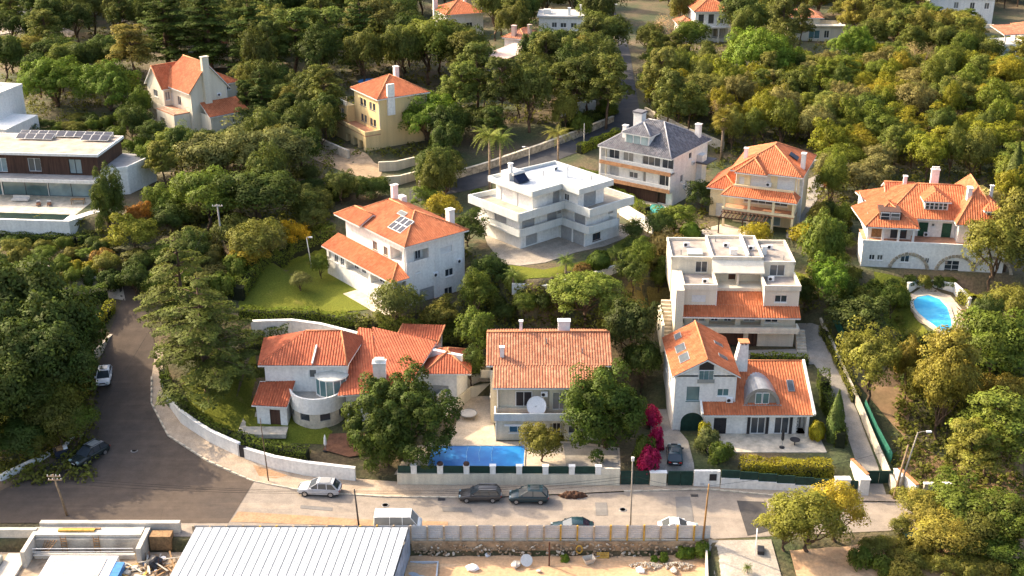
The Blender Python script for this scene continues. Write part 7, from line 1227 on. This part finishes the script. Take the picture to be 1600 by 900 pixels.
# -- hedges
HG=(.075,.105,.020); HD=(.045,.068,.018)
hedge('golden-green clipped hedge behind the stepped green panels',[(1155,748),(1225,750),(1298,752)],2.4,1.8,(.14,.135,.02),dens=85); hedge('dark hedge curving behind the white corner wall',[(256,590),(266,628),(290,655),(335,682),(362,694)],1.9,1.1,HD); hedge('bushy hedge along the top of the white street wall',[(366,694),(400,708),(440,716),(482,722)],1.8,1.4,(.07,.095,.022)); hedge('long hedge at the front edge of the villa lawn',[(375,497),(430,500),(500,502),(560,505)],1.6,1.3,HG); hedge('hedge above the white retaining wall below the villa',[(590,510),(640,520),(690,530),(724,536)],2.0,1.6,(.065,.085,.024)); hedge('hedge behind the turquoise pool',[(945,300),(980,318),(1012,336)],1.5,1.0,HG); hedge('bright hedge behind the slate-roofed house by the road',[(905,240),(935,228),(965,214)],1.6,1.2,(.11,.14,.022)); hedge('dark hedge along the upper road below the skirted palm',[(880,206),(915,196),(950,184)],2.2,1.6,HD); hedge('hedge beside the cobbled lane below the dormer house',[(1283,600),(1298,650),(1312,700)],2.2,1.3,HD); hedge('low hedge between flats and dormer house',[(1172,566),(1220,566),(1262,568)],1.1,1.0,HG); hedge('trailing hedge on the pool wall of the timber-clad house',[(0,376),(60,380),(120,384),(140,378)],1.5,1.6,HD); hedge('dark hedge beside the narrow left driveway',[(80,482),(130,478),(170,470)],2.4,1.3,HD); hedge('bright clipped hedge beside the left road',[(152,510),(166,500),(174,484)],1.4,1.2,(.12,.13,.02)); hedge('hedge above the upper villa drive',[(905,272),(925,278),(948,284)],1.2,.9,HG); hedge('hedge along the left of the villa lawn',[(372,470),(400,425),(450,395),(520,368)],2.2,2.0,(.062,.088,.02)); hedge('garden hedge beside the arcade house pool',[(1500,470),(1520,480),(1535,478)],1.6,1.6,(.12,.13,.025)); hedge('hedge on the roof terrace edge right of the flats drive',[(1285,520),(1306,560),(1338,630)],1.2,1.0,(.09,.10,.03)); hedge('dark hedge behind the round-terrace villa',[(380,545),(420,535),(452,528)],2.0,1.5,HD); hedge('clipped hedge in front of the flats upper terrace',[(1110,378),(1150,385),(1200,388)],1.0,.9,HG)
# -- fill: woodland and garden thickets in places nothing single stands out
CLEAR=[(530,100,680,240),(225,85,375,205),(655,0,750,48),(838,10,908,60),(1088,0,1148,60),(750,50,815,120),(935,185,1110,330),(745,250,985,420),(1110,225,1272,372),(1325,270,1552,425),(505,295,735,478),(1040,375,1250,560),(400,520,730,680),(755,495,965,700),(1035,500,1285,710),(0,200,230,365),(370,380,560,490),(150,440,240,810),(1410,440,1520,530),(1240,480,1400,800),(1450,0,1600,30),(1535,22,1600,80),(1225,10,1310,62),(955,30,1000,195),(700,195,1010,300),(780,380,1020,460),(0,110,40,200),(300,500,560,760),(0,680,1600,900),(480,205,620,290),(610,250,660,300)]
def clear(px,py,hw,hh):
    for a,b_,c,d in CLEAR:
        if px+hw>a and px-hw<c and py+hh>b_ and py-hh<d: return False
    return True
def fill(n,poly,kinds,hs,ws,cols,label,group,gap=.42,seed=1,margin=1.0):
    rg=random.Random(seed); xs=[p[0] for p in poly]; ys=[p[1] for p in poly]; k=0; tries=0
    def inside(x,y):
        c=False
        for (x1,y1),(x2,y2) in zip(poly,poly[1:]+poly[:1]):
            if (y1>y)!=(y2>y) and x<(x2-x1)*(y-y1)/(y2-y1)+x1: c=not c
        return c
    while k<n and tries<n*28:
        tries+=1; px,py=rg.uniform(min(xs),max(xs)),rg.uniform(min(ys),max(ys))
        if not inside(px,py): continue
        h=rg.uniform(*hs); w_=rg.uniform(*ws); x,y,z=G(px,py,h)
        if any((x-a)**2+(y-b_)**2<(gap*(w_+c))**2 for a,b_,c in TREES): continue
        s=proj(x,y,z+h*.5)[2]; q=proj(x,y,z+h*.55)
        if margin>=0 and not clear(q[0],q[1],w_*s*.5*margin,h*s*.42*margin): continue
        c=rg.choice(cols); kd=rg.choice(kinds); adj='dark green' if c[1]<.064 else 'golden' if c[0]>c[1]*1.15 else 'yellow-olive' if c[0]>c[1]*1.0 else 'olive-green' if c[0]>c[1]*.84 else 'mid-green'; sz='tall ' if h>hs[0]+.7*(hs[1]-hs[0]) else 'low ' if h<hs[0]+.3*(hs[1]-hs[0]) else ''; plant(kd,x,y,z,h,w_,sz+adj+' '+{'pine_tree':'loose pine','fluffy_tree':'feathery tree','shrub':'shrub','round_tree':'round tree','broadleaf_tree':'leafy tree'}[kd]+' '+label,c,group); k+=1
    return k
OC=[(.105,.118,.018),(.125,.125,.018),(.088,.108,.020),(.078,.10,.022),(.14,.13,.02),(.066,.085,.024),(.095,.105,.035)]
fill(230,[(1000,70),(1100,85),(1300,75),(1420,65),(1600,85),(1600,265),(1420,262),(1290,255),(1120,190),(1015,170)],['round_tree','round_tree','broadleaf_tree','fluffy_tree','pine_tree'],(4.2,9),(4.2,8.5),OC+[(.05,.07,.02),(.115,.11,.055)],'in the dense wood on the right hillside','woodland trees on the right hillside',.33,3,.8)
for px,py in ((1318,138),(1375,150),(1340,140),(1395,166),(1130,160),(1500,120)): PT('bare_tree',px,py,5.5,4.8,'pale bare tree in the right hillside wood',(.27,.20,.18),'bare trees in the right hillside wood')
PT('bare_tree',1440,70,8,7,'tangled bare tree high in the right hillside wood',(.21,.17,.12))
fill(120,[(1000,-70),(1600,-70),(1600,80),(1150,75)],['pine_tree','broadleaf_tree','round_tree'],(7,11),(6,9),[(.075,.085,.026),(.06,.072,.022),(.09,.095,.03),(.105,.105,.03)],'between the far top right houses','trees between the top right houses',.3,4,.4)
fill(60,[(0,50),(230,60),(230,110),(0,110)],['broadleaf_tree','round_tree','pine_tree'],(6,10),(6,9),[DKG,(.06,.075,.02),(.09,.09,.025)],'in the belt behind the umbrella pines','trees behind the umbrella pines',.4,5,.6)
fill(190,[(0,-70),(960,-70),(960,70),(850,110),(700,60),(400,60),(230,40),(215,-10),(120,-10),(60,40),(0,30)],['pine_tree','broadleaf_tree','fluffy_tree'],(9,14),(7,11),[DKG,(.055,.07,.022),(.045,.058,.02),(.07,.08,.026)],'in the far wood along the top edge','far trees along the top edge',.27,6,.3)
fill(60,[(370,90),(530,110),(540,200),(480,210),(420,240),(260,240),(230,200),(390,190)],['broadleaf_tree','pine_tree','round_tree'],(6,10),(5,8),[DKG,(.055,.07,.022),(.08,.085,.025)],'on the slope between cream and yellow houses','trees between cream and yellow houses',.38,7,.7)
fill(60,[(690,120),(840,120),(860,200),(760,210),(740,255),(660,265),(650,235),(735,190)],['broadleaf_tree','pine_tree','fluffy_tree'],(6,11),(5,8),[DKG,(.045,.06,.02),(.055,.07,.022)],'on the slope right of the yellow house','trees right of the yellow house',.38,8,.6)
fill(50,[(820,60),(955,60),(965,190),(830,195)],['round_tree','broadleaf_tree','fluffy_tree'],(4,8),(4.5,7),[DKG,MIDG,(.08,.09,.026),(.05,.065,.02)],'left of the upper road','trees left of the upper road',.38,9,.55)
fill(45,[(1000,30),(1110,60),(1130,180),(1010,170)],['pine_tree','round_tree','broadleaf_tree'],(5,10),(4.5,7),[(.07,.082,.026),(.085,.09,.03),(.055,.068,.022)],'right of the upper road','trees right of the upper road',.36,10,.6)
fill(60,[(200,190),(530,215),(560,280),(530,330),(470,350),(300,370),(240,290),(225,230)],['round_tree','broadleaf_tree','shrub'],(3,6.5),(4,7),[DKG,(.06,.075,.025),(.085,.09,.04),(.05,.062,.02)],'on the slope above the villa lawn','slope trees above the villa lawn',.36,11,.5)
fill(60,[(1270,290),(1330,300),(1340,440),(1420,440),(1420,500),(1330,480),(1250,480),(1262,380)],['round_tree','shrub'],(2.5,5),(3,5),[MIDG,DKG,OLV,(.09,.10,.025)],'between flats and arcade house','bushes between flats and arcade house',.36,12,.35)
fill(90,[(1400,520),(1530,470),(1600,420),(1600,760),(1440,770),(1410,690),(1440,600)],['round_tree','fluffy_tree','broadleaf_tree','shrub'],(3,8),(3.5,6.5),[MIDG,OLV,DKG,GOLD,(.085,.09,.025)],'in the thicket on the right slope','thicket trees on the right slope',.36,13,.3)
fill(60,[(1420,800),(1600,770),(1600,860),(1420,860)],['shrub','round_tree'],(1.6,3.2),(2.5,4.5),[OLV,MIDG,(.12,.12,.035)],'bush on the bank at the lower right','bushes on the lower right bank',.4,14,0.0) if False else None
fill(60,[(0,370),(180,370),(190,420),(0,440)],['shrub','round_tree'],(1.6,3.6),(2.4,4),[DKG,MIDG,OLV],'around the left driveway','bushes around the left driveway',.36,15,.3)
fill(60,[(720,410),(790,420),(860,470),(1000,470),(960,515),(730,500)],['shrub','round_tree','broadleaf_tree'],(2.2,4.2),(2.6,4.2),[DKG,MIDG,(.05,.065,.02)],'in the garden behind the dish house','bushes behind the dish house',.36,16,.25)
fill(40,[(0,430),(150,470),(150,560),(130,660),(0,720)],['broadleaf_tree','round_tree'],(4,8),(5,7.5),[DKG,(.045,.055,.018),(.06,.065,.02)],'in the thick mass left of the road bend','dark trees left of the road bend',.34,17,.2)
fill(40,[(560,500),(720,520),(725,555),(600,540)],['shrub'],(1.8,3),(2.4,3.6),[MIDG,OLV,DKG],'above the white retaining wall','shrubs above the retaining wall',.36,18,-1)
fill(60,[(1340,850),(1425,800),(1600,770),(1600,880),(1440,872),(1360,868)],['shrub','round_tree'],(1.2,3.0),(2.2,4.2),[OLV,(.12,.12,.035),MIDG],'on the earth bank at the lower right','bushes on the lower right earth bank',.26,19,-1)
fill(40,[(480,235),(585,268),(588,300),(560,310),(520,330),(470,320),(470,260)],['round_tree','shrub','broadleaf_tree'],(2.5,5.5),(3.2,5.5),[DKG,(.05,.062,.02),(.065,.075,.024)],'on the slope behind the white villa','bushes behind the white villa',.33,21,0.0)
fill(30,[(880,150),(960,150),(955,185),(880,200)],['shrub','round_tree'],(2,4.5),(3,4.5),[DKG,MIDG],'in the garden below the skirted palm','bushes below the skirted palm',.33,22,0.0)
fill(40,[(735,215),(840,205),(900,190),(900,205),(830,235),(740,262)],['shrub','round_tree'],(2.0,5),(3,5),[DKG,(.05,.062,.02)],'above the upper road wall','bushes above the upper road wall',.33,23,0.0)
fill(30,[(375,195),(470,200),(480,230),(400,240),(330,215)],['round_tree','broadleaf_tree'],(4,7),(4.5,6.5),[DKG,MIDG,(.08,.085,.035)],'below the cream gabled house','trees below the cream gabled house',.33,24,.2)
fill(40,[(380,95),(440,110),(530,115),(530,200),(470,205),(390,180)],['broadleaf_tree','pine_tree','round_tree'],(5,9),(4.5,7),[DKG,(.05,.065,.022),(.07,.08,.025)],'in the gap left of the yellow house','trees in the gap left of the yellow house',.28,25,.15)
fill(30,[(1400,0),(1600,-10),(1600,60),(1400,60)],['pine_tree','broadleaf_tree','round_tree'],(5,8),(5,7),[(.075,.085,.026),MIDG,(.09,.10,.028)],'below the far top right villas','trees below the far top right villas',.3,27,0.0)
fill(30,[(200,130),(240,140),(240,230),(190,215)],['round_tree','broadleaf_tree'],(4,7),(4,6),[DKG,MIDG],'left of the cream gabled house','trees left of the cream gabled house',.3,28,.1)
fill(40,[(690,160),(775,160),(770,225),(735,258),(650,262),(650,232),(700,215)],['broadleaf_tree','pine_tree','round_tree'],(4.5,8),(4.5,7),[DKG,(.045,.058,.02),(.06,.072,.022)],'in the dark hollow right of the dome pine','trees in the hollow right of the dome pine',.26,31,0.0)
fill(40,[(195,375),(330,370),(375,395),(330,440),(300,425),(205,430)],['shrub','round_tree'],(2,4.5),(3,5),[DKG,MIDG,OLV,(.08,.085,.035)],'on the bank behind the cedars','bushes on the bank behind the cedars',.3,32,0.0)
fill(40,[(420,205),(480,205),(500,225),(560,262),(600,285),(560,300),(450,250)],['shrub','round_tree'],(1.8,4),(2.6,4.5),[DKG,MIDG,(.09,.085,.03)],'on the pale bank below the yellow house','bushes on the pale bank',.34,33,0.0)
fill(24,[(985,340),(1110,370),(1060,378),(1050,420),(985,440)],['shrub','round_tree'],(1.6,3.6),(2.4,4),[DKG,MIDG,OLV],'in the garden above the flats','bushes above the flats',.34,34,0.0)
fill(30,[(1345,430),(1440,428),(1520,432),(1530,445),(1400,440)],['shrub'],(1.2,2.2),(1.8,3),[DKG,MIDG,OLV],'under the arcade terrace wall','shrubs under the arcade terrace wall',.36,35,0.0)
fill(26,[(40,178),(215,176),(238,235),(208,240),(190,205),(40,198)],['shrub','round_tree'],(1.5,3.2),(2.6,4.6),[DKG,MIDG,(.07,.08,.025)],'under the umbrella pines behind the timber-clad house','bushes under the umbrella pines',.3,41,-1)
# far wood beyond the top of the frame, one mass
def far_wood():
    rng=RNG; k=420; X=rng.uniform(-260,260,k); Y=rng.uniform(345,520,k); C=np.stack([X,Y,T(X,Y)+rng.uniform(2,6,k)],1); V=clump_leaves(C,rng.uniform(3,6,k),40,1.1,rng); o=link(bpy.data.objects.new('far_wood',quads_mesh('far_wood',V,LEAF))); o.color=(.06,.07,.022,1); tag(o,'dark far wood on the hill beyond the houses','wood',kind='stuff')
far_wood()
# undergrowth
def undergrowth():
    rng=RNG; PX=rng.uniform(-20,1620,26000); PY=rng.uniform(-10,780,26000); a=(PX-800)/FPX
    zones=[(0,40,230,200),(230,190,520,370),(380,60,960,250),(960,60,1600,270),(1270,250,1600,300),(1260,300,1345,480),(1400,520,1600,780),(0,360,190,760),(720,400,1010,520),(560,500,730,560),(660,240,760,300),(985,330,1115,420),(1240,470,1420,560),(1320,560,1400,740)]
    ok=np.zeros(len(PX),bool)
    for q in zones: ok|=(PX>q[0])&(PX<q[2])&(PY>q[1])&(PY<q[3])
    bad=[(150,440,250,820),(955,10,1005,205),(700,195,1000,300),(85,485,160,512),(1240,490,1400,790),(0,400,195,460),(1410,440,1520,530),(780,380,1020,462),(985,425,1050,505)]
    for q in bad: ok&=~((PX>q[0])&(PX<q[2])&(PY>q[1])&(PY<q[3]))
    PX,PY=PX[ok],PY[ok]; pts=[]
    ty=np.arange(100,420,.8)
    for px,py in zip(PX,PY):
        x,y,w_=ray(px,py); t=ty/y; zz=CAMH+w_*t-TF(x*t,ty); i=int(np.argmax(zz<0)); 
        if i: pts.append((x*t[i],ty[i]))
    P=np.array(pts); Z=T(P[:,0],P[:,1]); inpad=np.zeros(len(P),bool)
    for cx,cy,hw,hd,yw,pz,mg in PADS:
        c,s=math.cos(R(yw)),math.sin(R(yw)); u=(P[:,0]-cx)*c+(P[:,1]-cy)*s; v=-(P[:,0]-cx)*s+(P[:,1]-cy)*c; inpad|=(np.abs(u)<hw)&(np.abs(v)<hd)
    P=P[~inpad]; Z=Z[~inpad]; n=len(P); C=np.stack([P[:,0],P[:,1],Z+rng.uniform(.05,.45,n)],1); V=clump_leaves(C,rng.uniform(.4,.9,n),14,.2,rng,up=.6)
    o=link(bpy.data.objects.new('undergrowth',quads_mesh('undergrowth',V,LEAF))); o.color=(.075,.085,.024,1); tag(o,'low green undergrowth covering the slopes between trees','undergrowth',kind='stuff')
undergrowth()
